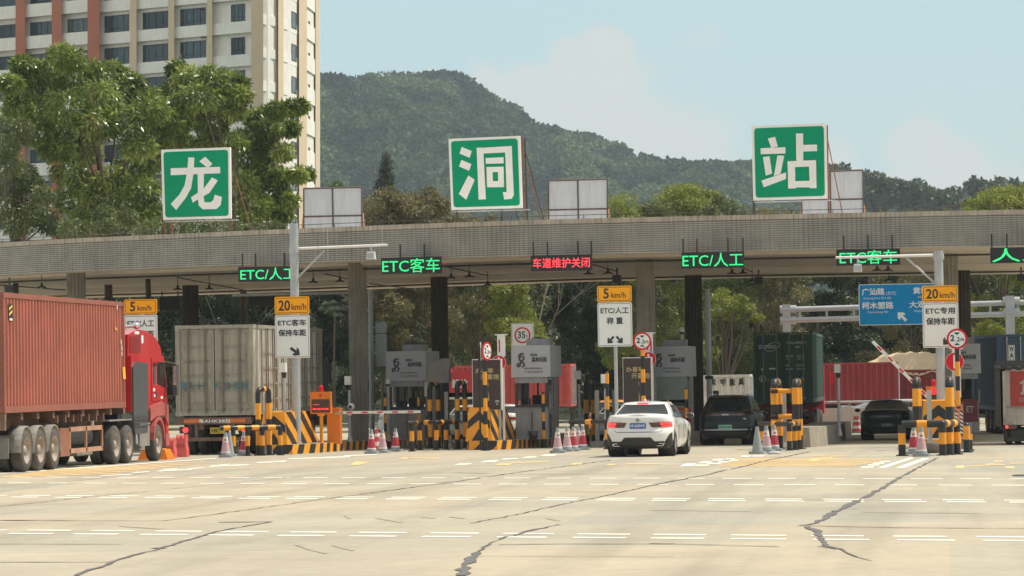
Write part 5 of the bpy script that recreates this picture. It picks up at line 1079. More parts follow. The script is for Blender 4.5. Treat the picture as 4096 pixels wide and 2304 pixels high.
# ---------------------------------------------------------------- traffic cones
CG=mat('cone_grey',(.27,.30,.31),.7,var=.12,scale=5); CP=mat('cone_faded_pink',(.38,.15,.19),.6,var=.45,scale=14,c2=(.5,.42,.42)); CPR=mat('cone_red_band',(.42,.03,.05),.6,var=.3,scale=14); CW=mat('cone_white_band',(.66,.63,.62),.5,var=.1,scale=9); CR=mat('cone_red',(.55,.05,.04),.6,var=.15)
def cone(kind):
    root=thing('traffic_cone','x','traffic cone',(0,0,0),group='traffic cones at the islands'); H=.76
    def seg(z0,z1,m_,nm,e=0):
        r=lambda z:.155-.115*(z-.06)/(H-.06)+e
        mb=MB(); mb.lathe([(r(z0),z0),(r(z1),z1)],m_,20); mb.build(nm,root)
    mb=MB(); mb.rrect(0,0,.42,.42,.05,0,.07,CG if kind!='grey2' else CG); 
    o=None; m2=MB(); m2.prism([(x*.21,y*.21) for x,y in [(-1,-.7),(-.7,-1),(.7,-1),(1,-.7),(1,.7),(.7,1),(-.7,1),(-1,.7)]],0,.075,CG,'XY'); m2.build('base',root)
    if kind=='grey': seg(.07,H,CG,'body')
    elif kind=='red': seg(.07,.2,CR,'body'); seg(.2,.34,CW,'white_band'); seg(.34,.5,CR,'red_band'); seg(.5,.6,CW,'white_band'); seg(.6,H,CR,'tip')
    else:
        seg(.07,.14,CG,'body'); seg(.14,.18,CW,'white_band'); seg(.18,.46,CP if kind=='pink' else CPR,'pink_band'); seg(.46,.62,CW,'white_band'); seg(.62,H,CG,'tip')
        mb=MB(); mb.text('高速',0,.53,.09,.05,-.1,CR,.03); mb.text('交',0,.575,.03,.03,-.085,CR,.02); mb.build('lettering',root)
    mb=MB(); mb.cyl((0,0,H-.005),(0,0,H),.045,CG,n=16); mb.build('rim',root)
    return root
proto={}
cones=[(903,1833,'pink','leftmost faded pink and white cone, at the end of the left guard rail'),(918,1829,'grey','grey cone tucked behind the leftmost pink cone'),(976,1826,'pinkr','narrow looking pink cone behind the legs of the left guard rail'),
(1487,1818,'pinkr','left pink cone of the group right of the long striped kerb'),(1508,1812,'red','only red and white striped cone, in the group right of the long striped kerb'),(1531,1815,'pink','pink cone just right of the red and white striped cone'),(1583,1809,'pinkr','pink cone standing a little apart, left of the second guard rail'),
(2231,1815,'pink','front left faded pink cone of the five left of the white saloon'),(2269,1809,'pink','second faded pink cone of the five left of the white saloon'),(2294,1808,'pinkr','darker red cone in the middle of the five left of the white saloon'),(2313,1803,'pink','rear cone of the five left of the white saloon'),(2332,1803,'pinkr','rightmost darker red cone of the five left of the white saloon'),
(3030,1819,'grey','plain grey cone right of the dark SUV'),(3067,1812,'pink','faded pink cone just right of the plain grey cone'),(3098,1807,'pinkr','darker red cone before the tall hoops right of the dark SUV'),
(3656,1820,'pinkr','left, darker red cone under the fat bent rail at the right island'),(3686,1829,'pink','right, faded pink cone under the fat bent rail at the right island')]
for x,y,kd,lb in cones:
    loc=G(x,y-3)
    if kd not in proto: c=cone(kd); proto[kd]=c; c.location=loc; c.rotation_euler=(0,0,random.uniform(-.2,.2)); c['label']=lb
    else: dup(proto[kd],loc,random.uniform(-.4,.4),lb)
for x,y,lb in [(3421,1697,'left small distant cone in front of the white barrier wall'),(3432,1697,'right small distant cone in front of the white barrier wall')]:
    dup(proto['red'],GD(x,150),0,lb)
mb=MB(); p=G(3095,1817); mb.sph((0,0,.03),.16,mat('plastic_sheet',(.42,.43,.43),.5,bump=.5),12,6,(1.2,.6,.35)); o=mb.build('plastic_sheet'); o.location=p; tag(o,'crumpled pale plastic sheet lying beside the cones right of the dark SUV','litter')
# ---------------------------------------------------------------- far barrier wall
D=157
a=GD(3270,D); c_=GD(3720,D); root=thing('barrier_wall','long white concrete barrier wall behind the dark coupe','barrier wall',a); d=c_-a; mb=MB(T=Matrix.Rotation(math.atan2(d.y,d.x),4,'Z')); L=d.length; WC=mat('white_concrete',(.60,.57,.50),.85,var=.1,scale=1.5,streak=.15); h=1.05
mb.prism([(-.3,0),(.3,0),(.18,.3),(.12,h),(-.12,h),(-.18,.3)],0,L,WC,'YZ'); mb.build('wall',root)
mb=MB(T=Matrix.Rotation(math.atan2(d.y,d.x),4,'Z')); mb.cyl((0,0,h+.28),(L,0,h+.28),.05,GALV); [mb.cyl((i*1.5,0,h),(i*1.5,0,h+.28),.03,GALV,n=6) for i in range(int(L/1.5)+1)]; mb.build('handrail',root)

for x0,x1,yt,yb,D,lb in [(640,722,1188,1242,153,'dark back of an LED sign hanging right of the left 5 km/h sign'),(995,1160,1172,1222,158,'dark LED sign frame behind the canopy above the beige container')]:
    p=P((x0+x1)/2,yb,D); root=thing('led_sign',lb,'LED sign',p,group='backs of far LED signs'); W=(x1-x0)*D/F; H=(yb-yt)*D/F
    mb=MB(); mb.box((0,0,H/2),(W,.2,H),LEDB); mb.build('housing',root); mb=MB(); mb.box((-W*.4,0,H+.2),(.05,.05,.4),GREENOX); mb.box((W*.4,0,H+.2),(.05,.05,.4),GREENOX); mb.build('bracket',root)
# haze
hb=MB(); hb.box((0,900,82),(2400,1880,178),WHITE); o=hb.build('haze'); o['kind']='stuff'; o['label']='thin pale haze in the warm air over the plaza and the hill'
hm=bpy.data.materials.new('haze_air'); hm.use_nodes=True; t=hm.node_tree; t.nodes.clear(); pv=nd(t,'ShaderNodeVolumePrincipled'); pv.inputs['Color'].default_value=(.70,.84,.93,1); pv.inputs['Density'].default_value=.00017; pv.inputs['Anisotropy'].default_value=.2
ou=nd(t,'ShaderNodeOutputMaterial'); t.links.new(pv.outputs[0],ou.inputs['Volume']); o.data.materials.clear(); o.data.materials.append(hm)
# ---------------------------------------------------------------- wheels
ALLOY=mat('alloy_wheel',(.35,.35,.36),.3,metal=.8,var=.1); TRIM=mat('truck_rim',(.32,.27,.23),.6,metal=.2,var=.25,scale=5); TYRE=mat('dusty_tyre',(.075,.068,.06),.9,var=.35,scale=6)
def wheel(root,x,y,z,r,wd,side=1,truck=False,name='wheel'):
    m_=TYRE if truck else RUB
    mb=MB(); s=side; pr=[(r*.6,-wd/2),(r*.9,-wd/2),(r*.985,-wd*.38),(r,-wd*.2),(r,wd*.2),(r*.985,wd*.38),(r*.9,wd/2),(r*.62,wd/2)]
    mb.lathe(pr,m_,32,(x,y,z),'X'); w_=mb.build(name,root)
    mb=MB(); q=s*wd/2
    if truck: mb.lathe([(r*.62,q),(r*.56,q*.95),(r*.52,q*.2),(r*.25,q*.15),(r*.22,q*.75),(0.001,q*.8)],TRIM,24,(x,y,z),'X')
    else:
        mb.lathe([(r*.66,q*.96),(r*.6,q*.7),(r*.58,q*.2),(.001,q*.2)],DARK,24,(x,y,z),'X')
        for i in range(5):
            a=2*math.pi*i/5; 
            for da in(-.12,.12): mb.cyl((x+q*.8,y+.1*r*math.cos(a),z+.1*r*math.sin(a)),(x+q*.9,y+.62*r*math.cos(a+da),z+.62*r*math.sin(a+da)),.024,ALLOY,n=6)
        mb.lathe([(r*.68,q*.98),(r*.63,q*1.0),(r*.6,q*.8)],ALLOY,28,(x,y,z),'X')
    mb.build('rim',w_)
# ---------------------------------------------------------------- cars
def T_(tab,t): return float(np.interp(t,[a for a,_ in tab],[b for _,b in tab]))
class Car:
    def __init__(s,name,label,cat,loc,rz,paint,L,W,H,wheel_r=.34,ax=(.98,3.85),belt=None,hw=None,yr=None,gh=None,glass=GLASS,group=None,yf=None):
        s.root=thing(name,label,cat,loc,rz,group); s.L,s.W,s.H=L,W,H; s.paint=paint
        s.hwT=hw or [(0,.90),(.12,.955),(.3,.99),(.55,1.0),(.8,.985),(1,.92)]
        s.yrT=yr or [(0,.14),(.1,.03),(.3,0),(.5,.03),(.62,.09),(.9,.10),(1,.17)]
        s.yfT=yf or [(0,.2),(.2,.05),(.5,0),(.8,.06),(1,.25)]
        s.belt=belt or [(0,1.06),(.5,1.10),(1.2,1.02),(3,.98),(3.6,.95),(4.3,.82),(L,.70)]
        s.z0=.22; s.c=.62; ra=wheel_r+.055
        N=14
        def outline(hw_,yr_,yf_,c,n=3.2,m=2.0,ns=46,nc=12):
            o=[]
            for i in range(nc+1):
                th=math.pi/2*i/nc; o.append((hw_*math.sin(th)**(2/n),yr_+c*(1-math.cos(th)**(2/m))))
            ya,yb_=yr_+c,yf_-c
            for i in range(1,ns): o.append((hw_,ya+(yb_-ya)*i/ns))
            for i in range(nc,-1,-1):
                th=math.pi/2*i/nc; o.append((hw_*math.sin(th)**(2/n),yf_-c*(1-math.cos(th)**(2/m))))
            return o
        s.outline=outline
        rings=[]
        for k in range(N+1):
            t=k/N; o=outline(W/2*T_(s.hwT,t),T_(s.yrT,t),L-T_(s.yfT,t),s.c); ring=[]
            for (x,y) in o:
                zb=s.z0
                if x>W/2*.6:
                    for ya in ax:
                        if abs(y-ya)<ra: zb=max(zb,wheel_r+math.sqrt(ra*ra-(y-ya)**2)-.01)
                zt=T_(s.belt,y); ring.append((x,y,zb+(zt-zb)*t))
            rings.append(ring)
        M=len(rings[0])
        mb=MB(); vs=[p for r in rings for p in r]
        crown=.045
        for sd in (1,-1):
            v2=[(x*sd,y,z) for x,y,z in vs]; fs=[]
            for k in range(N):
                for i in range(M-1):
                    a=k*M+i; q=(a,a+1,a+M+1,a+M); fs.append(q if sd>0 else q[::-1])
            mb.add(v2,fs,paint,True)
        top=rings[-1]; vs=[];fs=[]
        for (x,y,z) in top:
            for j in range(-4,5):
                u=j/4; vs.append((x*u,y,z+crown*(1-u*u)))
        for i in range(M-1):
            for j in range(8): a=i*9+j; fs.append((a,a+1,a+10,a+9))
        mb.add(vs,fs,paint,True); mb.build('body',s.root)
        mb=MB(); mb.box((0,L/2,.36),(W*.86,L*.9,.28),DARK)
        for ya in ax:
            for sd in(-1,1): mb.cyl((sd*W*.25,ya,wheel_r+.02),(sd*W*.47,ya,wheel_r+.02),ra*.98,DARK,n=24)
        mb.build('underbody',s.root)
        # greenhouse
        g=gh; NT=12; rings=[]
        for k in range(NT+1):
            t=k/NT; e=t**1.0; bul=math.sin(math.pi*t)*.035
            hw_=(g['w0']+(g['w1']-g['w0'])*e)*W/2+bul; y0=g['r0']+(g['r1']-g['r0'])*(t**g.get('rp',.9)); y1=g['f0']+(g['f1']-g['f0'])*(t**.95)
            rings.append([(x,y,t) for x,y in outline(hw_,y0,y1,g.get('c',.3),4.5,2.0,40,12)])
        M=len(rings[0]); gm=[];
        def zz(x,y,t):
            zb=T_(s.belt,min(max(y,0),L))-.03; zr=H-g.get('drop',.06)*((y-(g['r1']+g['f1'])/2)/1.2)**2-.03
            return zb+(zr-zb)*t
        s.gz_=zz; body=MB(); rw=MB(); sw=MB(); fw=MB()
        nc=12; ns=40
        for sd in(1,-1):
            vs=[(x*sd,y,zz(x,y,t)) for r in rings for x,y,t in r]
            for k in range(NT):
                t=(k+.5)/NT
                for i in range(M-1):
                    a=k*M+i; q=(a,a+1,a+M+1,a+M); q=q if sd>0 else q[::-1]
                    x=rings[k][i][0]/(rings[k][0+nc][0]); dest=body; m_=paint
                    if i<nc and x<g.get('rwx',.9) and g.get('rt0',.06)<t<g.get('rt1',.9): dest,m_=rw,glass
                    elif i>=M-1-nc and x<.93 and .06<t<.93: dest,m_=fw,glass
                    elif nc<=i<M-1-nc:
                        u=(i-nc)/ns
                        if g.get('s0',.12)+t*g.get('sl',.12)<u<g.get('s1',.97) and .08<t<g.get('st',.84):
                            dest,m_=sw,glass
                            if abs(u-g.get('bp',.52))<.014: m_=DARK
                    dest.add([vs[j] for j in q],[(0,1,2,3)],m_,True)
        top=rings[-1]; vs=[];fs=[]
        for (x,y,t) in top:
            for j in range(-5,6): u=j/5; vs.append((x*u,y,zz(x,y,1)+.035*(1-u*u)))
        for i in range(M-1):
            for j in range(10): a=i*11+j; fs.append((a,a+1,a+12,a+11))
        body.add(vs,fs,paint,True); o=body.build('roof',s.root)
        for mb,nm in ((rw,'rear_window'),(sw,'side_window'),(fw,'windscreen')):
            if mb.v: mb.build(nm,s.root)
        for ya in ax:
            for sd in(-1,1): wheel(s.root,sd*(W/2-.125),ya,wheel_r,wheel_r,.235,sd)
        s.ax=ax
    def ry(s,x,z):
        zt=T_(s.belt,0); t=min(1,max(0,(z-s.z0)/(zt-s.z0))); hw_=s.W/2*T_(s.hwT,t); u=min(.999,abs(x)/hw_)
        return T_(s.yrT,t)+s.c*(1-math.sqrt(max(0,1-u**3.2)))
    def patch(s,mb,q,m_,off=.012,nx=10,nz=5):
        "q = 4 (x,z) corners bl,br,tr,tl draped on the rear of the body"
        vs=[];fs=[]
        for j in range(nz+1):
            for i in range(nx+1):
                u,v=i/nx,j/nz; x=(q[0][0]*(1-u)+q[1][0]*u)*(1-v)+(q[3][0]*(1-u)+q[2][0]*u)*v; z=(q[0][1]*(1-u)+q[1][1]*u)*(1-v)+(q[3][1]*(1-u)+q[2][1]*u)*v
                vs.append((x,s.ry(x,z)-off,z))
        for j in range(nz):
            for i in range(nx): a=j*(nx+1)+i; fs.append((a,a+1,a+nx+2,a+nx+1))
        mb.add(vs,fs,m_,True)
    def part(s,nm,quads,m_,off=.012,parent=None):
        mb=MB(); [s.patch(mb,q,m_,off) for q in quads]; return mb.build(nm,parent or s.root)
    def plate(s,z,txt,m_,lm,w_=.44,h_=.145,x=0):
        y=s.ry(x,z)-.025; mb=MB(); mb.rrect(x,z,w_,h_,.015,y,y+.02,m_); o=mb.build('number_plate',s.root); mb=MB(); mb.text(txt[0],x-w_*.42,z,.035,h_*.5,y-.006,lm,.01); mb.text(txt[1],x+w_*.04,z,w_*.80,h_*.56,y-.006,lm,.015); mb.build('lettering',o)
    def mirror(s,y,z):
        for sd in(-1,1):
            mb=MB(); mb.sph((sd*(s.W/2+.11),y,z),.12,s.paint,12,8,(.95,.4,.6)); o=mb.build('mirror',s.root); mb=MB(); mb.sph((sd*(s.W/2+.11),y-.03,z),.112,DARK,12,8,(.95,.4,.62)); mb.build('mirror_glass',o)
TL=mat('tail_light_red',(.35,.008,.012),.15,var=.1,coat=1); TLD=mat('tail_light_dark',(.07,.008,.01),.15,coat=1,var=.1); TLE=mat('tail_light_lit',(1,.03,.03),.3,emit=2.2,var=0)
WP=mat('white_car_paint',(.74,.74,.72),.25,var=.02,coat=.8); BP=mat('black_car_paint',(.007,.008,.010),.3,var=.05,coat=.25,spec=.25); PLB=mat('plate_blue',(.02,.10,.40),.4,var=.05); PLG=mat('plate_green',(.25,.62,.45),.4,var=.05); GREYP=mat('diffuser_plastic',(.025,.024,.022),.6,var=.2)
# white saloon
b0=G(2560,1826); 
GH=dict(w0=.90,w1=.63,r0=.62,r1=1.42,f0=3.62,f1=2.85,c=.3,rwx=.90,rt0=.05,rt1=.88,s0=.10,sl=.16,st=.82,bp=.5)
c=Car('white_saloon_car','white saloon car with red brake lights lit and blue number plate, approaching the booths','car',b0+Vector((0,-.65,0)),R(-3.0),WP,4.73,1.86,1.50,ax=(.95,3.8),gh=GH,wheel_r=.335,
  belt=[(0,1.10),(.45,1.14),(.9,1.10),(1.6,1.04),(3,1.0),(3.6,.96),(4.3,.84),(4.73,.72)],yr=[(0,.12),(.1,.03),(.28,0),(.5,.0),(.56,.05),(.62,.10),(.85,.08),(.93,.05),(1,.13)])
for sd in(-1,1):
    f=lambda q: [(sd*a,b_) for a,b_ in q] if sd>0 else [(-q[1][0],q[1][1]),(-q[0][0],q[0][1]),(-q[3][0],q[3][1]),(-q[2][0],q[2][1])]
    o=c.part('tail_light',[f([(.38,.80),(.895,.80),(.875,.955),(.30,.925)])],TLD,.014); c.part('lamp_glow',[f([(.62,.865),(.885,.875),(.87,.94),(.60,.92)])],TLE,.02,o); c.part('lamp_glow',[f([(.64,.81),(.89,.815),(.885,.845),(.64,.835)])],TLE,.02,o)
    c.part('bumper_reflector',[f([(.70,.36),(.90,.30),(.90,.66),(.83,.60)])],GREYP,.01)
    mb=MB(); y=c.ry(.6,.33)-.03; 
    mb.prism([(sd*.46,.29),(sd*.66,.29),(sd*.71,.325),(sd*.69,.365),(sd*.52,.38),(sd*.47,.36)],y,y+.08,CHROME); mb.prism([(sd*.49,.305),(sd*.65,.305),(sd*.685,.33),(sd*.67,.35),(sd*.53,.362),(sd*.495,.35)],y-.006,y,BLACK); mb.build('exhaust_tip',c.root)
c.part('rear_diffuser',[[(-.72,.22),(.72,.22),(.84,.42),(-.84,.42)],[(-.46,.42),(.46,.42),(.36,.53),(-.36,.53)],[(-.88,.22),(-.72,.22),(-.84,.42),(-.9,.36)],[(.72,.22),(.88,.22),(.9,.36),(.84,.42)]],GREYP,.014)
c.part('boot_lid_gap',[[(-.58,.665),(.58,.665),(.62,.685),(-.62,.685)],[(-.645,.685),(-.62,.685),(-.66,.80),(-.685,.80)],[(.62,.685),(.645,.685),(.685,.80),(.66,.80)]],mat('shadow_gap',(.12,.12,.12),.7),.006)
c.plate(.845,('粤','E·6K8W5'),PLB,SWH)
mb=MB(); y=c.ry(0,1.0)-.02; mb.cyl((0,y+.03,1.0),(0,y,1.0),.042,BLACK,n=24); mb.add([(.0,y-.003,1.0),(.03,y-.003,1.0),(.021,y-.003,1.021),(0,y-.003,1.03)],[(0,1,2,3)],SWH); mb.add([(.0,y-.003,1.0),(-.03,y-.003,1.0),(-.021,y-.003,.979),(0,y-.003,.97)],[(0,1,2,3)],SWH); mb.build('badge',c.root)
mb=MB(); mb.text('325Li',.48,.985,.16,.03,c.ry(.48,.98)-.02,CHROME,.01); mb.text('一汽',-.52,.985,.12,.03,c.ry(.48,.98)-.02,CHROME,.01); mb.build('lettering',c.root)
mb=MB(); mb.box((0,1.12,1.435),(.30,.03,.035),TLE); mb.build('brake_light',c.root); c.mirror(3.15,1.08)
mb=MB(); mb.prism([(.14,0),(.30,0),(.22,.07),(.16,.05)],-.02,.02,WP,'YZ'); 
for v in range(len(mb.v)): mb.v[v]=(mb.v[v][0],mb.v[v][1]+1.45,mb.v[v][2]+1.49)
mb.build('roof_aerial',c.root)
for sd in(-1,1):
    mb=MB(); 
    for ya in (1.75,2.75): mb.box((sd*.925,ya,.86),(.03,.17,.03),WP)
    mb.build('door_handle',c.root); mb=MB(); mb.box((sd*.931,1.55,.62),(.004,.012,.56),GREYP); mb.box((sd*.931,2.62,.62),(.004,.012,.6),GREYP); mb.build('door_gap',c.root)
# black SUV
b0=GD(2905,116)
GH=dict(w0=.90,w1=.70,r0=.22,r1=.95,f0=3.75,f1=2.95,c=.3,rwx=.88,rt0=.1,rt1=.82,s0=.06,sl=.14,st=.8,bp=.5)
c=Car('black_suv','glossy black SUV with green number plate at the third booth','car',b0+Vector((0,-.4,0)),R(-3),BP,4.6,1.90,1.69,ax=(.9,3.6),gh=GH,wheel_r=.36,belt=[(0,1.12),(.5,1.14),(1.6,1.10),(3,1.06),(3.6,1.04),(4.2,.98),(4.6,.82)],yr=[(0,.14),(.12,.02),(.3,0),(.5,.02),(.6,.08),(.85,.10),(1,.16)])
c.part('light_bar',[[(-.88,1.0),(.88,1.0),(.86,1.07),(-.86,1.07)]],TLD,.014); c.plate(.62,('粤','AFN1646'),PLG,SB,.46,.14)
mb=MB(); mb.text('BYD',0,1.035,.22,.045,c.ry(0,1.0)-.03,CHROME,.02); mb.text('Song',.62,.9,.16,.04,c.ry(.62,.9)-.02,CHROME,.01); mb.text('PLUS',.66,.86,.08,.02,c.ry(.62,.86)-.02,CHROME,.01); mb.build('badge',c.root)
c.part('bumper_trim',[[(-.86,.50),(.86,.50),(.88,.55),(-.88,.55)]],mat('silver_trim',(.35,.35,.34),.35,metal=.5),.015); c.part('lower_bumper',[[(-.84,.24),(.84,.24),(.87,.46),(-.87,.46)]],GREYP,.012); c.mirror(3.2,1.15)
c.part('boot_lid_gap',[[(-.7,.585),(.7,.585),(.7,.6),(-.7,.6)]],GREYP,.006)
mb=MB(); mb.box((0,.62,1.66),(1.1,.3,.03),BP); mb.box((0,.47,1.655),(.24,.02,.02),TLD); mb.build('spoiler',c.root)
for sd in(-1,1): mb=MB(); mb.cyl((sd*.6,.95,1.70),(sd*.6,2.6,1.71),.018,CHROME,n=6); mb.build('roof_rail',c.root)
# black coupe
b0=GD(3550,127)
GH=dict(w0=.90,w1=.60,r0=.45,r1=1.75,f0=3.75,f1=2.9,c=.35,rwx=.86,rt0=.05,rt1=.86,s0=.16,sl=.2,st=.82,bp=.6)
c=Car('black_coupe_car','black low saloon seen from behind in front of the white barrier wall','car',b0,R(1.5),mat('dark_green_black_paint',(.008,.011,.012),.4,var=.2,coat=.15,spec=.25),4.9,1.96,1.48,ax=(.95,3.85),gh=GH,wheel_r=.36,belt=[(0,1.06),(.4,1.10),(1.2,1.07),(3,1.0),(3.6,.96),(4.9,.7)])
c.plate(.56,('粤','A·D8P16'),mat('plate_dim',(.08,.12,.11),.5),mat('dim_white',(.4,.42,.4),.5)); c.part('tail_light',[[(-.9,.86),(.9,.86),(.88,.90),(-.88,.90)]],TLD,.012); c.part('rear_diffuser',[[(-.8,.24),(.8,.24),(.86,.42),(-.86,.42)]],GREYP,.012); c.mirror(3.2,1.08)
# far cars: taxi, white ones
def far(name,label,px,D,rz,paint,H=1.5,W=1.82,extra=None,dy=0):
    GH=dict(w0=.90,w1=.64,r0=.55,r1=1.3,f0=3.5,f1=2.8,c=.3,rwx=.88)
    c=Car(name,label,'car',GD(px,D),rz,paint,4.6,W,H,gh=GH,wheel_r=.33,ax=(.9,3.6),group='distant cars behind the booths'); c.part('tail_light',[[(.5,.82),(.88,.82),(.87,.94),(.5,.94)],[(-.88,.82),(-.5,.82),(-.5,.94),(-.87,.94)]],TL,.014); c.plate(.75,('粤','A'),PLB,SWH); return c
far('orange_taxi','orange taxi seen through the gap left of the white saloon',2425,150,R(-6),mat('taxi_orange',(.85,.30,.01),.3,coat=.6,var=.05),H=1.62)
far('white_car','white car with dark windows just below the orange taxi',2455,138,R(-4),WP,H=1.45)
far('white_car','white car low behind the striped post left of the second booth',1990,150,R(-4),WP)
far('white_car','pale car seen through the gap right of the left barrier pole',1560,160,R(-20),mat('pale_blue_paint',(.45,.52,.58),.3,coat=.5),H=1.5)
far('white_car','white car glimpsed between the tall hoops left of the first poster',1850,148,R(-4),WP)
far('grey_car','grey car roof showing above the white barrier wall, left one',3345,162,R(-80),mat('grey_car_paint',(.22,.26,.28),.3,coat=.6),H=1.36)
far('white_car','white car roof showing above the white barrier wall, behind the black saloon',3450,163,R(-80),WP,H=1.38)
# ---------------------------------------------------------------- containers and lorries
def cont_mat(nm,c_,var=.16,streak=.35,c2=None): return mat(nm,c_,.6,var=var,scale=1.1,streak=streak,c2=c2)
def container(name,label,loc,rz,L,H,m_,W=2.44,doors=True,pitch=.285,group=None,door_m=None,panel='vert',base_m=None,rodm=None):
    root=thing(name,label,'shipping container',loc,rz,group); dm=door_m or m_; rodm=rodm or GALV
    # corrugated sides
    prof=[]; n=int((L-.3)/pitch); p_=(L-.3)/n; d=.06
    for i in range(n): y=.15+i*p_; prof+= [(y,0),(y+p_*.28,0),(y+p_*.42,d),(y+p_*.72,d),(y+p_*.86,0)]
    prof.append((L-.15,0))
    for sd in(1,-1):
        mb=MB(); vs=[]; fs=[]
        for (y,dd) in prof: x=sd*(W/2-.02-dd); vs+=[(x,y,.16),(x,y,H-.12)]
        for i in range(len(prof)-1): q=(2*i,2*i+2,2*i+3,2*i+1); fs.append(q if sd>0 else q[::-1])
        mb.add(vs,fs,m_); mb.build('side_wall',root)
    mb=MB(); 
    for sd in(1,-1):
        for y in(.07,L-.07): mb.box((sd*(W/2-.075),y,H/2),(.15,.14,H),base_m or m_)
        mb.box((sd*(W/2-.04),L/2,.08),(.08,L-.28,.16),base_m or m_); mb.box((sd*(W/2-.04),L/2,H-.06),(.08,L-.28,.12),base_m or m_)
    for y in(.06,L-.06): mb.box((0,y,.08),(W-.3,.12,.16),base_m or m_); mb.box((0,y,H-.06),(W-.3,.12,.12),base_m or m_)
    mb.box((0,L/2,.13),(W-.18,L-.28,.04),DARK); mb.build('frame',root)
    mb=MB(); mb.box((0,L/2,H-.03),(W-.16,L-.24,.03),m_); mb.build('roof',root)
    mb=MB()
    for i in range(int(W/.28)): mb.box((-W/2+.28+i*.24,L-.05,H/2),(.12,.05,H-.26),m_)
    mb.box((0,L-.09,H/2),(W-.3,.04,H-.26),m_); mb.build('front_wall',root)
    mb=MB()
    for sd in(1,-1):
        for y in(.09,L-.09):
            for z in(.06,H-.06): mb.box((sd*(W/2-.075),y,z),(.17,.19,.13),base_m or m_)
    mb.build('corner_casting',root)
    if doors:
        for sd in(-1,1):
            mb=MB(); cx=sd*(W/4-.07); dw=W/2-.17; mb.box((cx,.07,H/2),(dw,.05,H-.26),dm)
            if panel=='horiz':
                for k_ in range(5): z=.35+(H-.6)*k_/5; mb.box((cx,.035,z+(H-.6)/10),(dw-.16,.03,(H-.6)/5-.10),dm)
            else:
                for k_ in range(5): z=.3+(H-.5)*k_/5; mb.box((cx,.03,z+(H-.5)/10),(dw-.14,.035,(H-.5)/5-.16),dm)
            o=mb.build('door',root)
            for xx in(-.28,.28):
                x=cx+xx; mb=MB(); mb.cyl((x,-.03,.1),(x,-.03,H-.1),.03,rodm,n=8)
                for z in(.2,H*.35,H*.6,H-.2): mb.box((x,0,z),(.09,.05,.06),rodm)
                mb.build('lock_rod',o)
            mb=MB(); mb.box((cx-.1,-.03,H*.33),(.42,.03,.035),rodm); mb.build('handle',o)
            mb=MB(); 
            for z in(.25,H*.38,H*.65,H-.3): mb.box((sd*(W/2-.12),.0,z),(.12,.06,.05),dm)
            mb.build('hinge',o)
    return root
def chassis(name,label,loc,rz,L,zd,wheels,col,W=2.44,tail=True,cat='lorry',group=None,r=.52):
    root=thing(name,label,cat,loc,rz,group)
    mb=MB()
    for sd in(-1,1): mb.box((sd*.45,L/2,zd-.28),(.16,L,.34),col)
    for i in range(int(L/1.3)): mb.box((0,.4+i*1.3,zd-.14),(W*.96,.14,.16),col)
    mb.build('chassis',root)
    for y in wheels:
        for sd in(-1,1):
            wheel(root,sd*(W/2-.17),y,r,r,.30,sd,True); wheel(root,sd*(W/2-.55),y,r,r,.28,sd,True)
    mb=MB(); [mb.cyl((-1.0,y,r),(1.0,y,r),.08,DARK) for y in wheels]; mb.build('axle',root)
    if tail:
        mb=MB(); mb.box((0,.0,zd-.17),(W*.98,.1,.22),col); mb.box((0,-.02,zd-.75),(W*.94,.1,.12),col)
        for sd in(-1,1): mb.box((sd*.6,0,zd-.45),(.1,.08,.5),col)
        mb.build('rear_bumper',root)
        for sd in(-1,1): mb=MB(); mb.cyl((sd*.95,-.02,zd-.45),(sd*.95,-.07,zd-.45),.085,TLE if 'beige' in label else TL,n=18); mb.box((sd*.95,0,zd-.45),(.4,.05,.22),DARK); mb.build('tail_light',root)
    return root
# (1) red container lorry in the foreground
RCON=cont_mat('red_oxide_container',(.36,.10,.065),streak=.30); RCB=cont_mat('red_oxide_frame',(.27,.085,.055),streak=.4); RUSTC=mat('rusty_chassis',(.17,.10,.07),.85,var=.4,scale=2.5); 
pr=GD(22,82); TY=0.0
Zb=ZD(41,1652,82.3); Zt=ZD(26,1169,82)
RC=container('shipping_container','reddish brown forty foot container on the lorry at the left photo edge',Vector((pr.x-1.22,pr.y,Zb)),0,12.19,Zt-Zb,RCON,base_m=RCB)
H=Zt-Zb
mb=MB(); x_=1.215
def sidepatch(mb,pxs,m_,ofs=.004):
    "polygon on the right side wall plane given photo pixels"
    vs=[]
    for a,b_ in pxs:
        D=(3786-22)*82/(3786-a); vs.append((x_+ofs,P(a,b_,D).y-pr.y,P(a,b_,D).z-Zb))
    mb.add(vs,[tuple(range(len(vs)))],m_)
q=lambda l:[(a/1.705,1100+b_/1.705) for a,b_ in l]
sidepatch(mb,q([(78,195),(105,197),(108,312),(80,310)]),SB,.004); sidepatch(mb,q([(82,225),(104,203),(104,218),(82,240)]),mat('logo_yellow',(.75,.55,.05),.5),.008); sidepatch(mb,q([(82,262),(104,238),(104,254),(82,277)]),mat('logo_yellow',(.75,.55,.05),.5),.008); sidepatch(mb,q([(84,295),(104,296),(104,310),(84,309)]),SWH,.008); mb.build('decal',RC)
mb=MB(); sidepatch(mb,q([(800,345),(816,376),(802,376)]),mat('decal_orange',(.85,.40,.04),.5),.012); mb.build('warning_decal',RC); mb=MB(); sidepatch(mb,q([(846,625),(864,627),(867,710),(848,708)]),mat('decal_orange',(.85,.40,.04),.5),.012); mb.build('number_decal',RC)
mb=MB()
for (a,b_,c_,d_) in [(815,205,819,235),(838,440,842,475),(842,480,846,520),(842,525,846,550)]: sidepatch(mb,q([(a,b_),(c_,b_),(c_,d_),(a,d_)]),SWH,.012)
mb.build('lettering',RC)
gy=gz(pr.y+4)
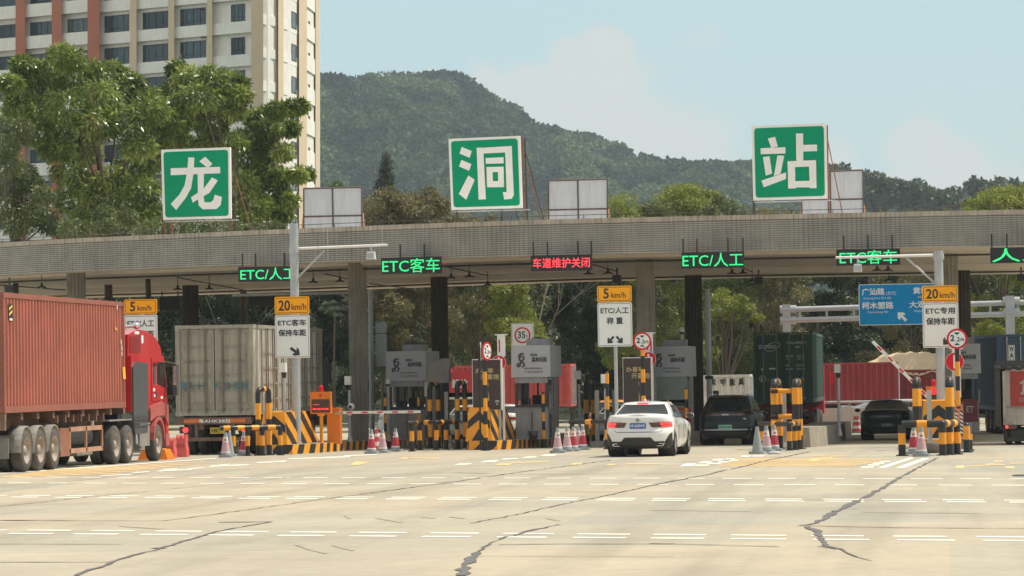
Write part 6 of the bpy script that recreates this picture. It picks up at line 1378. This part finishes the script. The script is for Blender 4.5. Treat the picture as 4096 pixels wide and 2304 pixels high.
LR=thing('container_lorry','red tractor lorry pulling the reddish brown container, grey wheels facing the camera','lorry',Vector((pr.x-1.22,pr.y,gy)))
zd=Zb-gy
mb=MB()
for sd in(-1,1): mb.box((sd*.45,6.3,zd-.25),(.16,12.6,.42),RUSTC)
for i in range(9): mb.box((0,.3+i*1.5,zd-.1),(2.3,.2,.16),RUSTC)
mb.box((0,.05,zd-.22),(2.44,.14,.4),RUSTC); mb.build('trailer_chassis',LR)
LW=[1.95,3.25,4.6]; TW=[11.1,12.55]; GREYF=mat('dusty_fender',(.22,.21,.19),.8,var=.25,scale=3); 
def gzo(y): return gz(pr.y+y)-gy
for y in LW+TW:
    for sd in(-1,1): wheel(LR,sd*(1.22-.15),y,.53+gzo(y),.53,.30,sd,True); wheel(LR,sd*(1.22-.52),y,.53+gzo(y),.53,.28,sd,True)
for sd in(-1,1): wheel(LR,sd*(1.22-.15),16.1,.53+gzo(16.1),.53,.30,sd,True)
for y in LW:
    for sd in(-1,1):
        mb=MB(); 
        for i in range(12):
            a0=R(-8+i*16); a1=R(-8+(i+1)*16); z_=.53+gzo(y)
            for rr_ in(.61,): mb.add([(sd*.85,y+rr_*math.cos(a0),z_+rr_*math.sin(a0)),(sd*1.23,y+rr_*math.cos(a0),z_+rr_*math.sin(a0)),(sd*1.23,y+rr_*math.cos(a1),z_+rr_*math.sin(a1)),(sd*.85,y+rr_*math.cos(a1),z_+rr_*math.sin(a1)),(sd*.85,y+(rr_-.03)*math.cos(a0),z_+(rr_-.03)*math.sin(a0)),(sd*1.23,y+(rr_-.03)*math.cos(a0),z_+(rr_-.03)*math.sin(a0)),(sd*1.23,y+(rr_-.03)*math.cos(a1),z_+(rr_-.03)*math.sin(a1)),(sd*.85,y+(rr_-.03)*math.cos(a1),z_+(rr_-.03)*math.sin(a1))],[(0,1,2,3),(7,6,5,4),(1,5,6,2),(0,3,7,4)],GREYF,True)
        mb.build('mudguard',LR)
mb=MB(); mb.box((0,.55,.62),(2.3,.03,.5),GREYF); mb.box((0,1.25,.75),(2.2,.02,.35),GREYF); mb.build('mudflap',LR)
# side rack between the axles
WOOD=mat('weathered_side_frame',(.36,.20,.13),.85,var=.3,scale=3)
mb=MB(); x=1.18
for z in(.42,.98): mb.box((x,7.9,z),(.05,3.5,.12),WOOD)
for y in(6.2,7.9,9.62): mb.box((x,y,.7),(.05,.1,.66),WOOD)
mb.build('side_guard',LR)
mb=MB(); mb.box((.95,5.7,.66),(.5,.95,.72),mat('toolbox_rust',(.23,.09,.05),.8,var=.2)); mb.build('toolbox',LR)
mb=MB(); mb.cyl((.75,6.4,.75),(.75,9.4,.75),.25,DARK,n=16); mb.box((0,10,.75),(1.2,3,.3),DARK); mb.cyl((.4,5,zd-.5),(.4,10.5,zd-.5),.09,GREYF); mb.box((.6,8.3,.35),(.9,1.6,.18),GREYF)
for i in range(7): mb.box((.9,5.2+i*.8,zd-.22),(.5,.08,.2),RUSTC)
mb.cyl((1.0,9.3,zd-.2),(.8,10.1,zd-.5),.05,WHITE,n=8); mb.build('air_tank',LR)
# tractor cab, x right side at 1.22
CAB=mat('red_cab_paint',(.55,.018,.022),.3,var=.12,scale=2,coat=.5); CABF=mat('faded_red_panel',(.42,.10,.09),.45,var=.15,scale=2); DPL=mat('dark_plastic',(.06,.065,.068),.55,var=.15,scale=2)
def pz(px,py): # side-plane point
    D=(3786-22)*82/(3786-px); p_=P(px,py,D); return (p_.y-pr.y,p_.z-gy)
zz_=lambda x,y: pz(450+x/2.415,1250+y/2.415)
side=[zz_(205,470),zz_(360,465),zz_(500,475),zz_(560,700),zz_(560,1010),zz_(540,1050),zz_(480,960),zz_(380,930),zz_(370,1000),zz_(215,1000)]
mb=MB(); mb.prism([(12.95,1.35),(17.35,1.35),(17.35,1.6),(17.2,2.15),(16.95,2.92),(12.95,2.92)],-1.2,1.2,CAB,'YZ'); mb.build('cab',LR)
mb=MB(); mb.prism([(12.8,2.9),(17.0,2.9),(16.85,3.15),(16.3,3.42),(15.2,3.62),(14.0,3.66),(12.9,3.5)],-1.14,1.14,CAB,'YZ'); mb.build('roof_fairing',LR)
mb=MB(); mb.prism([(13.0,2.98),(14.35,3.0),(14.35,3.5),(13.0,3.44)],1.141,1.155,mat('dark_red_recess',(.28,.012,.015),.35,coat=.5),'YZ'); mb.build('fairing_panel',LR)
mb=MB(); mb.box((1.146,13.9,3.56),(.012,.5,.08),SWH); mb.box((1.147,14.55,3.38),(.012,.22,.22),SWH); mb.build('reflector',LR)
mb=MB(); mb.prism([(12.35,3.45),(13.0,3.45),(13.1,3.62),(12.9,3.84),(12.3,3.86)],-.9,.95,CAB,'YZ'); mb.build('wind_deflector',LR)
mb=MB(); mb.sph((.9,14.9,3.78),.13,CHROME,12,8,(1,1.6,.8)); mb.sph((.5,14.6,3.8),.12,CHROME,12,8,(1,1.6,.8)); mb.cyl((.7,14.2,3.74),(.9,14.9,3.78),.05,CHROME); mb.build('air_horn',LR)
mb=MB(); mb.prism([(13.0,1.15),(14.75,1.15),(14.8,2.7),(13.4,2.75),(13.0,2.6)],1.2,1.25,DPL,'YZ'); mb.prism([(13.2,.72),(14.7,.75),(14.75,1.15),(13.0,1.15)],.9,1.24,DPL,'YZ')
for i in range(4): mb.box((1.25,13.9,.95+i*.09),(.03,1.6,.03),DPL)
mb.build('air_intake',LR)
mb=MB(); mb.box((.0,12.6,1.6),(1.9,.5,1.6),DARK); mb.box((.6,12.75,2.1),(.5,.2,1.5),CAB); mb.build('rear_bulkhead',LR)
mb=MB(); mb.prism([(15.05,1.05),(15.9,1.2),(16.9,1.2),(17.3,.9),(17.32,1.5),(16.4,1.62),(15.05,1.45)],1.2,1.245,CABF,'YZ')
for i in range(10):
    a0=R(5+i*17);a1=R(5+(i+1)*17); z_=.55+gzo(16.1); r1,r2=.63,.72
    mb.add([(xx,16.1+rr_*math.cos(a),z_+rr_*math.sin(a)) for xx in(.85,1.255) for rr_,a in((r1,a0),(r2,a0),(r2,a1),(r1,a1))],[(0,1,2,3),(7,6,5,4),(0,4,5,1),(1,5,6,2),(2,6,7,3),(3,7,4,0)],CABF)
mb.build('front_mudguard',LR)
mb=MB(); mb.prism([(15.35,1.62),(16.9,1.62),(17.22,2.05),(16.9,2.86),(15.35,2.86)],1.2,1.228,CAB,'YZ'); o=mb.build('door',LR)
mb=MB(); mb.prism([(15.95,2.12),(17.05,1.98),(17.02,2.25),(16.88,2.74),(15.95,2.74)],1.228,1.238,GLASS,'YZ'); mb.prism([(15.5,2.1),(15.82,2.1),(15.82,2.72),(15.5,2.72)],1.228,1.236,GLASS,'YZ'); mb.build('window',o)
mb=MB(); mb.box((1.24,15.85,1.82),(.02,.28,.12),DPL); mb.build('handle',o); mb=MB(); mb.box((1.235,15.55,1.95),(.01,.2,.09),SWH); mb.box((1.235,15.6,1.78),(.01,.16,.08),SWH); mb.box((1.235,16.5,1.72),(.01,.25,.07),SWH); mb.build('lettering',o)
mb=MB(); mb.box((1.52,17.1,2.35),(.12,.3,.62),DPL); mb.box((1.52,17.1,1.9),(.12,.28,.26),DPL); mb.cyl((1.2,17.0,2.75),(1.52,17.1,2.68),.02,DPL); mb.cyl((1.2,17.0,1.75),(1.52,17.1,1.78),.02,DPL); mb.box((1.52,16.96,2.35),(.1,.02,.55),CHROME); mb.build('mirror',LR)
mb=MB(); mb.box((.0,17.3,.75),(2.4,.35,.75),CAB); mb.box((1.1,17.25,.5),(.25,.45,.35),CABF); mb.build('front_bumper',LR)
mb=MB(); mb.box((.95,14.35,.68),(.56,1.2,.62),mat('battery_box',(.22,.20,.18),.75,var=.2,scale=3)); mb.box((.95,14.35,1.0),(.6,1.26,.04),GREYF); mb.build('fuel_tank',LR)
mb=MB(); mb.cyl((1.18,13.5,.9),(1.2,13.6,.45),.02,CHROME); mb.cyl((1.18,13.5,.9),(1.2,13.45,.45),.02,CHROME); mb.cyl((1.2,13.45,.45),(1.2,13.6,.45),.02,CHROME); mb.build('hose',LR)
mb=MB(); mb.box((0,13.3,.9),(.9,9,.28),DARK); mb.prism([(10.4,1.12),(13.2,1.12),(13.2,1.16),(10.4,1.16)],-1.2,1.2,GREYF,'YZ'); mb.build('tractor_frame',LR)
base=GD(610,100); root=thing('kerb_block','orange painted concrete kerb block under the red lorry cab','kerb',base); mb=MB(); mb.box((0,.5,.15),(.9,1.0,.3),OR,taper=.75); mb.build('block',root); mb=MB(); mb.box((0,.5,.3),(.5,.5,.03),YEL); mb.build('top',root)
# (2) beige container lorry
BEI=cont_mat('beige_container_shaded',(.33,.31,.25),streak=.5); BEIW=cont_mat('white_container_side',(.55,.54,.47),streak=.3)  # door and frame beige darkened to carry the shade of the rear face
D=108.5; pq=GD(1017,D); zb=ZD(1010,1660,D); zt=ZD(1017,1297,D); H=zt-zb
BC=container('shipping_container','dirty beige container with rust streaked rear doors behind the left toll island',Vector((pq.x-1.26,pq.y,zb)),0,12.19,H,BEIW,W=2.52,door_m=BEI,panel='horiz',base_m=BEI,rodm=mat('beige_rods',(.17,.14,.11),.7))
mb=MB(); bt=mat('faded_blue_lettering',(.10,.20,.23),.7,var=.3,scale=10)
for ch,x in zip('粤AHK38挂',(-1.0,-.76,-.42,.12,.42,.72,.98)): mb.text(ch,x,H*.33,.2 if ch not in'粤挂' else .24,.24,-.0,bt,.02)
mb.build('lettering',BC)
mb=MB() # side door frames and rods on the long side
for i in range(4):
    y0=1.4+i*2.6
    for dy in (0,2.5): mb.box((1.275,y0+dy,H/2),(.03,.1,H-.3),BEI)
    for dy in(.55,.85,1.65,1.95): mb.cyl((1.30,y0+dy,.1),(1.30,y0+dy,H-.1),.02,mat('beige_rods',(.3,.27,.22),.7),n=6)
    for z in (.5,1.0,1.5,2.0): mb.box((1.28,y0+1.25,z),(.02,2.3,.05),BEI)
mb.build('side_door',BC)
gy2=gz(pq.y+2); ch=chassis('container_lorry','rusty container lorry seen from behind under the beige container, red tail lamp',Vector((pq.x-1.26,pq.y,gy2)),0,12.5,zb-gy2,[1.6,2.9,4.2,10.5],RUSTC)
mb=MB(); mb.text('粤AHK38挂',0,zb-gy2-.17,1.1,.13,-.056,SWH,.02); mb.box((-.75,-.06,zb-gy2-.17),(.5,.02,.12),mat('amber_reflector',(.6,.16,.03),.5)); mb.box((.75,-.06,zb-gy2-.17),(.5,.02,.12),mat('amber_reflector',(.6,.16,.03),.5)); mb.box((.1,-.05,zb-gy2-.48),(.5,.02,.2),mat('plate_yellow',(.45,.33,.04),.6,var=.3)); mb.build('lettering',ch)
mb=MB(); mb.text('HK',.02,zb-gy2-.48,.24,.12,-.065,BLK2,.02); mb.build('number_plate',ch)
mb=MB(); mb.box((0,12.9,1.9),(2.4,1.6,2.3),DPL); mb.build('cab',ch)
# (3) green container lorry
GRC=cont_mat('dark_green_container',(.045,.105,.085),streak=.12)
D=141; pg=GD(3256,D); zb=ZD(3200,1612,D); zt=ZD(3200,1328,D); H=zt-zb
GC=container('shipping_container','dark green container with white markings on its doors, right of the black SUV',Vector((pg.x-1.22,pg.y,zb)),0,12.19,H,GRC,base_m=GRC,rodm=mat('green_rods',(.22,.22,.19),.7))
mb=MB(); y=-.0; wt=SWH
mb.text('ZHONGGU',-.62,H*.80,.78,.15,y-.01,wt,.02); mb.text('ZGXU 829059 1',.55,H*.85,.8,.10,y-.01,wt,.01); mb.text('45G1',.62,H*.79,.22,.09,y-.01,wt,.01)
mb.text('MAX.GR.',.28,H*.665,.30,.08,y-.01,wt,.01); mb.text('32500 KG',.72,H*.665,.32,.08,y-.01,wt,.0); mb.text('TARE',.22,H*.625,.18,.07,y-.01,wt,.01); mb.text('3800 KG',.72,H*.625,.30,.07,y-.01,wt,.0); mb.text('NET',.18,H*.53,.14,.08,y-.01,wt,.01); mb.text('28700 KG',.72,H*.53,.32,.08,y-.01,wt,.0); mb.text('CU.CAP.',.26,H*.48,.3,.08,y-.01,wt,.01); mb.text('76.4 CU.M',.72,H*.48,.32,.08,y-.01,wt,.0)
for i in range(30):
    a=2*math.pi*i/30;b_=2*math.pi*(i+1)/30; mb.cyl((-.42+.30*math.cos(a),y-.012,H*.80+.19*math.sin(a+.5)),(-.42+.30*math.cos(b_),y-.012,H*.80+.19*math.sin(b_+.5)),.012,wt,n=4,cap=False)
    mb.cyl((-.86+.13*math.cos(a),y-.012,H*.35+.13*math.sin(a)),(-.86+.13*math.cos(b_),y-.012,H*.35+.13*math.sin(b_)),.012,wt,n=4,cap=False)
mb.text('B',-.86,H*.35,.12,.15,y-.012,wt,.03); mb.box((-.45,-.005,H*.49),(.26,.01,.07),wt); disc(mb,-.86,H*.48,.06,-.012,wt,16); mb.prism([(.68,H*.32),(.9,H*.32),(.79,H*.38)],-.015,-.01,mat('decal_orange',(.85,.4,.04),.5)); mb.box((.85,-.005,H*.07),(.12,.01,.05),wt)
mb.build('lettering',GC)
mb=MB(); 
for i in range(7): mb.prism([(-1.05+i*.12,H-.1),(-.99+i*.12,H-.1),(-.96+i*.12,H-.04),(-1.02+i*.12,H-.04)],-.012,-.006,mat('dull_yellow',(.4,.35,.15),.6)); mb.prism([(.3+i*.12,H-.1),(.36+i*.12,H-.1),(.39+i*.12,H-.04),(.33+i*.12,H-.04)],-.012,-.006,mat('dull_yellow',(.4,.35,.15),.6))
mb.build('height_marking',GC)
g3=gz(pg.y+2); ch=chassis('container_lorry','lorry under the dark green container with a dark red rear frame',Vector((pg.x-1.22,pg.y,g3)),0,12.5,zb-g3,[1.4,2.7,4.0,10.5],mat('dark_red_chassis',(.14,.02,.02),.7,var=.3),r=.5)
mb=MB(); mb.box((1.18,5,.8),(.08,3.5,.6),DARK); mb.build('side_guard',ch); mb=MB(); mb.prism([(12.6,.8),(14.6,.8),(14.5,2.9),(12.6,3.1)],-1.2,1.2,CAB,'YZ'); mb.box((1.5,14.3,2.4),(.15,.2,.6),CAB); mb.build('cab',ch)
# (4) box truck at the right edge
pb=G(4025,1780); D=dep(pb); X=lambda x:(x-4004)*D/F
root=thing('box_lorry','grubby box lorry with red poster and black cover, cut off by the right photo edge','lorry',pb+Vector((1.0,0,0)))
W=2.15; zl=ZD(4010,1700,D)-pb.z; zt=ZD(4010,1475,D)-pb.z; DW=mat('dirty_white_panel',(.38,.36,.32),.8,var=.3,scale=2,streak=.4)
mb=MB(); mb.box((0,2.2,(zl+zt)/2),(W,4.4,zt-zl),DW)
for x in(-W/2+.04,W/2-.04): mb.box((x,-.02,(zl+zt)/2),(.08,.06,zt-zl),DW)
mb.box((0,-.02,zt-.04),(W,.06,.08),DW); mb.box((0,-.02,zl+.55),(W,.05,.04),GREYF); mb.build('cargo_box',root)
mb=MB(); mb.box((0,2.2,zt+.12),(W+.3,4.6,.25),DARK); mb.box((-W/2-.13,2.2,(zt+zl)/2+.05),(.12,4.5,zt-zl+.2),DARK)
for i in range(9): mb.sph((-W/2-.12+i*.3,-.08,zt+.03),.09,DARK,8,6,(1.6,1,.9))
mb.build('tarpaulin_cover',root)
mb=MB(); mb.box((.06,-.03,(zl+zt)/2+.24),(W-.34,.03,(zt-zl)*.62),mat('poster_red',(.30,.03,.02),.6,var=.25,scale=3)); o=mb.build('poster',root); mb=MB(); mb.text('货车',-.02,(zl+zt)/2+.3,1.1,.5,-.055,DW,.03); mb.text('货运物流',-.1,(zl+zt)/2-.1,1.0,.15,-.055,DW,.0); mb.build('lettering',o)
for sd in(-1,1):
    mb=MB(); mb.rrect(sd*(W/2-.22),zl-.06,.36,.12,.05,-.06,-.02,TLD); o=mb.build('tail_light',root); mb=MB(); mb.cyl((sd*(W/2-.2)-.1,-.06,zl-.06),(sd*(W/2-.2)-.1,-.08,zl-.06),.045,TLE,n=14); mb.build('lamp_glow',o)
mb=MB(); mb.box((0,2.5,zl-.3),(W*.8,4.6,.3),DARK); mb.box((0,0,zl-.45),(W*.9,.1,.12),DARK); mb.build('chassis',root)
for y in(.9,4.3):
    for x in(-.9,-.62,.62,.9): wheel(root,x,y,.40,.40,.2,1 if x>0 else -1,True)
mb=MB(); mb.prism([(4.5,.5),(6.0,.5),(6.0,1.3),(5.6,2.1),(4.5,2.2)],-.95,.95,DW,'YZ'); mb.build('cab',root)
# (5) blue container
BLC=cont_mat('dark_blue_container',(.05,.11,.20),streak=.2); D=140; pp=GD(3993,D); zb=ZD(4040,1640,D); zt=ZD(4040,1337,D)
rz=R(-6.0); c_=pp+Vector((1.22,0,0)); c_.z=zb
UC=container('shipping_container','dark blue container at the right photo edge behind the box lorry',c_,R(6.5)*1,12.19,zt-zb,BLC,base_m=BLC)
mb=MB(); mb.box((-.62,-.0,(zt-zb)*.72),(.26,.012,.85),SWH); 
for ch_,z in zip('WAN',(.26,0,-.26)): mb.text(ch_,-.62,(zt-zb)*.72+z,.17,.2,-.01,SB,.03)
mb.build('lettering',UC)
g5=gz(pp.y); chassis('container_lorry','dark lorry chassis under the blue container',Vector((c_.x,c_.y,g5)),R(6.5),12.4,zb-g5,[1.4,2.7,4.0],DARK)
# (6) far red containers on the curving road
RC2=cont_mat('bright_red_container',(.27,.03,.035),streak=.15); RC3=cont_mat('pink_red_container',(.55,.10,.09),streak=.1)
def side2(label,pxl,pxr,yt,yb,D,m_,rzdeg,group=None,Lh=12.19):
    "container whose door end is at the right pixel edge, seen from the side"
    pR=GD(pxr,D); px_=(pxl+pxr)/2; zt=ZD(px_,yt,D); zb=ZD(px_,yb,D)
    return container('shipping_container',label,Vector((pR.x,pR.y+1.22,zb)),R(rzdeg),Lh,zt-zb,m_,base_m=m_,group=group),pR,zb
side2('long bright red ribbed container standing across the view behind the white barrier wall',3284,3595,1450,1616,168,RC2,90,Lh=6.06)
g6=GD(3595,168); chassis('container_lorry','lorry chassis carrying the long red container behind the barrier wall',Vector((g6.x,g6.y+1.22,gz(g6.y))),R(90),6.3,1.25,[1.2,2.5,5.0],DARK)
# open red lorry with tarp
D=173; p0=GD(3598,D); root=thing('tarpaulin_lorry','dark red high sided lorry under a pale tan tarpaulin, left of the right pole','lorry',p0); k_=D/F; W2=(3905-3598)*k_; zt=ZD(3700,1478,D)-p0.z; zl=ZD(3700,1620,D)-p0.z
mb=MB(); mb.box((W2/2,1.2,(zl+zt)/2),(W2,2.4,zt-zl),mat('dark_red_side',(.22,.03,.03),.7,var=.3,scale=2,streak=.3))
for i in range(13): mb.box((.15+i*(W2-.3)/12,-.04,(zl+zt)/2),(.07,.08,zt-zl),RC2)
for z in(zl+.1,zl+(zt-zl)*.5,zt-.05): mb.box((W2/2,-.03,z),(W2,.05,.07),RC2)
mb.build('cargo_box',root)
tarp=mat('tan_tarpaulin',(.60,.46,.29),.8,var=.1,scale=1.2,bump=.8); tt=[(3440,1470),(3480,1450),(3530,1420),(3600,1412),(3680,1408),(3760,1414),(3830,1425),(3905,1440)]
mb=MB(); vs=[];n1=len(tt); gg=random.Random(5)
nn=36; xs=np.linspace(3445,3905,nn)
for j in range(7):
    v_=j/6
    for i,x in enumerate(xs):
        top=float(np.interp(x,[a for a,_ in tt],[b_ for _,b_ in tt])); zt_=ZD(x,top,D)-p0.z; zl_=zt-.02-(.28*(.7+.3*math.sin(x*.05)) if x>3590 else .2)
        X_=(x-3598)*k_; prof=math.sin(math.pi*.5*min(1,v_*1.6)); y_=-.12+v_*2.7; z_=zl_+(zt_-zl_)*prof+gg.uniform(-.03,.03)+.04*math.sin(x*.11+v_*3)
        vs.append((X_,y_+ (.0),z_))
mb.add(vs,[(j*nn+i,j*nn+i+1,(j+1)*nn+i+1,(j+1)*nn+i) for j in range(6) for i in range(nn-1)],tarp,True); mb.build('tarpaulin',root)
mb=MB(); mb.box((W2/2,1.2,zl-.2),(W2,2.0,.3),DARK); mb.build('chassis',root)
for x in(.8,2.1,3.3): mb=MB(T=Matrix.Rotation(R(90),4,'Z')); mb.lathe([(.3,-.14),(.5,-.12),(.52,0),(.5,.12),(.3,.14),(.01,.1)],TYRE,24,(0,-x,.5),'X'); mb.build('wheel',root)
# white container with black characters
WC2=cont_mat('white_ribbed_container',(.62,.61,.56),streak=.25)
cr,pR,zb=side2('white ribbed container with black characters behind the black SUV',2700,3002,1500,1632,163,WC2,90,Lh=6.06)
mb=MB(T=Matrix.Identity(4)); k_=163/F
for ch_,x in zip('鸿宇道具',(2856,2895,2933,2968)): mb.text(ch_,(3002-x)*k_*1.0,1.22+.0,.27,.33,0,SB,.02)
# rotate lettering onto the left long side (local -X side faces the camera after the 90 degree turn)
mb.v=[(-1.225,v[0],v[2]) for v in mb.v]; mb.build('lettering',cr)
g7=GD(3002,163); chassis('container_lorry','lorry chassis under the white ribbed container',Vector((g7.x,g7.y+1.22,gz(g7.y))),R(90),6.2,1.2,[1.2,2.4,4.9],DARK)
# pinkish red container and cab on the far lane
side2('pinkish red ribbed container seen through and beside the second toll booth',1960,2285,1458,1628,163,RC3,90,Lh=5.6)
D=157; p0=GD(1890,D); root=thing('container_lorry','red lorry cab with white characters on its roof left of the first poster','lorry',p0+Vector((-.2,0,0))); zr=ZD(1860,1480,D)-p0.z; zm=ZD(1860,1588,D)-p0.z
mb=MB(); mb.prism([(-1.25,zm),(1.25,zm),(1.22,zm+.5),(1.0,zr-.12),(.8,zr),(-.55,zr),(-.85,zr-.15),(-1.1,zm+.6)],0,1.9,CAB); mb.box((-1.3,.9,zr-.05),(.9,.8,.28),CAB); mb.build('roof_fairing',root)
mb=MB(); mb.box((0,1.0,(zm+.6)/2+.2),(2.4,2.0,zm-.6),CAB); mb.box((0,-.01,zm-.55),(2.3,.04,.95),GLASS); mb.box((0,-.02,zm-.05),(2.4,.06,.1),SWH); mb.build('cab',root)
mb=MB(); mb.text('解放',-.35,zr-.62,.75,.42,-.02,SWH,.02); mb.build('lettering',root)
mb=MB(); mb.box((0,6,1.15),(2.3,9,.25),RUSTC); mb.box((0,.0,.62),(2.4,.2,.5),CAB); mb.build('chassis',root)
for y in(1.0,7.5,8.8):
    for sd in(-1,1): wheel(root,sd*1.05,y,.5,.5,.3,sd,True)
# clutter at the third booth: small red notice behind the white saloon
base=GD(2738,117.5); root=thing('notice_board','small red notice board on the island right of the white saloon','notice board',base+Vector((0,0,.3))); mb=MB(); mb.box((0,0,.75),(.5,.04,.5),mat('notice_red',(.30,.05,.05),.6,var=.3,scale=6)); mb.build('board',root); mb=MB(); mb.text('ETC',0,.8,.36,.16,-.026,DW,.02); mb.build('lettering',root); mb=MB(); mb.box((0,.03,.25),(.05,.04,.5),GALV); mb.build('post',root)
base=GD(3885,119); root=thing('notice_board','dark red notice board reading ET right of the orange warning board','notice board',base+Vector((0,0,.3))); mb=MB(); mb.box((0,0,.75),(.5,.04,.8),mat('notice_dark_red',(.12,.02,.02),.6,var=.3,scale=6)); mb.build('board',root); mb=MB(); mb.text('ET',-.02,.8,.26,.22,-.026,DW,.02); mb.build('lettering',root); mb=MB(); mb.box((0,.03,.2),(.05,.04,.4),GALV); mb.build('post',root)
# manhole and small debris on the road
mb=MB(); p=G(4080,1903); 
mb.add([(p.x+.16*math.cos(a*.5236),p.y+.5*math.sin(a*.5236),gz(p.y)+.012) for a in range(12)],[tuple(range(12))],BLK2); o=mb.build('manhole_mark'); o['kind']='structure'
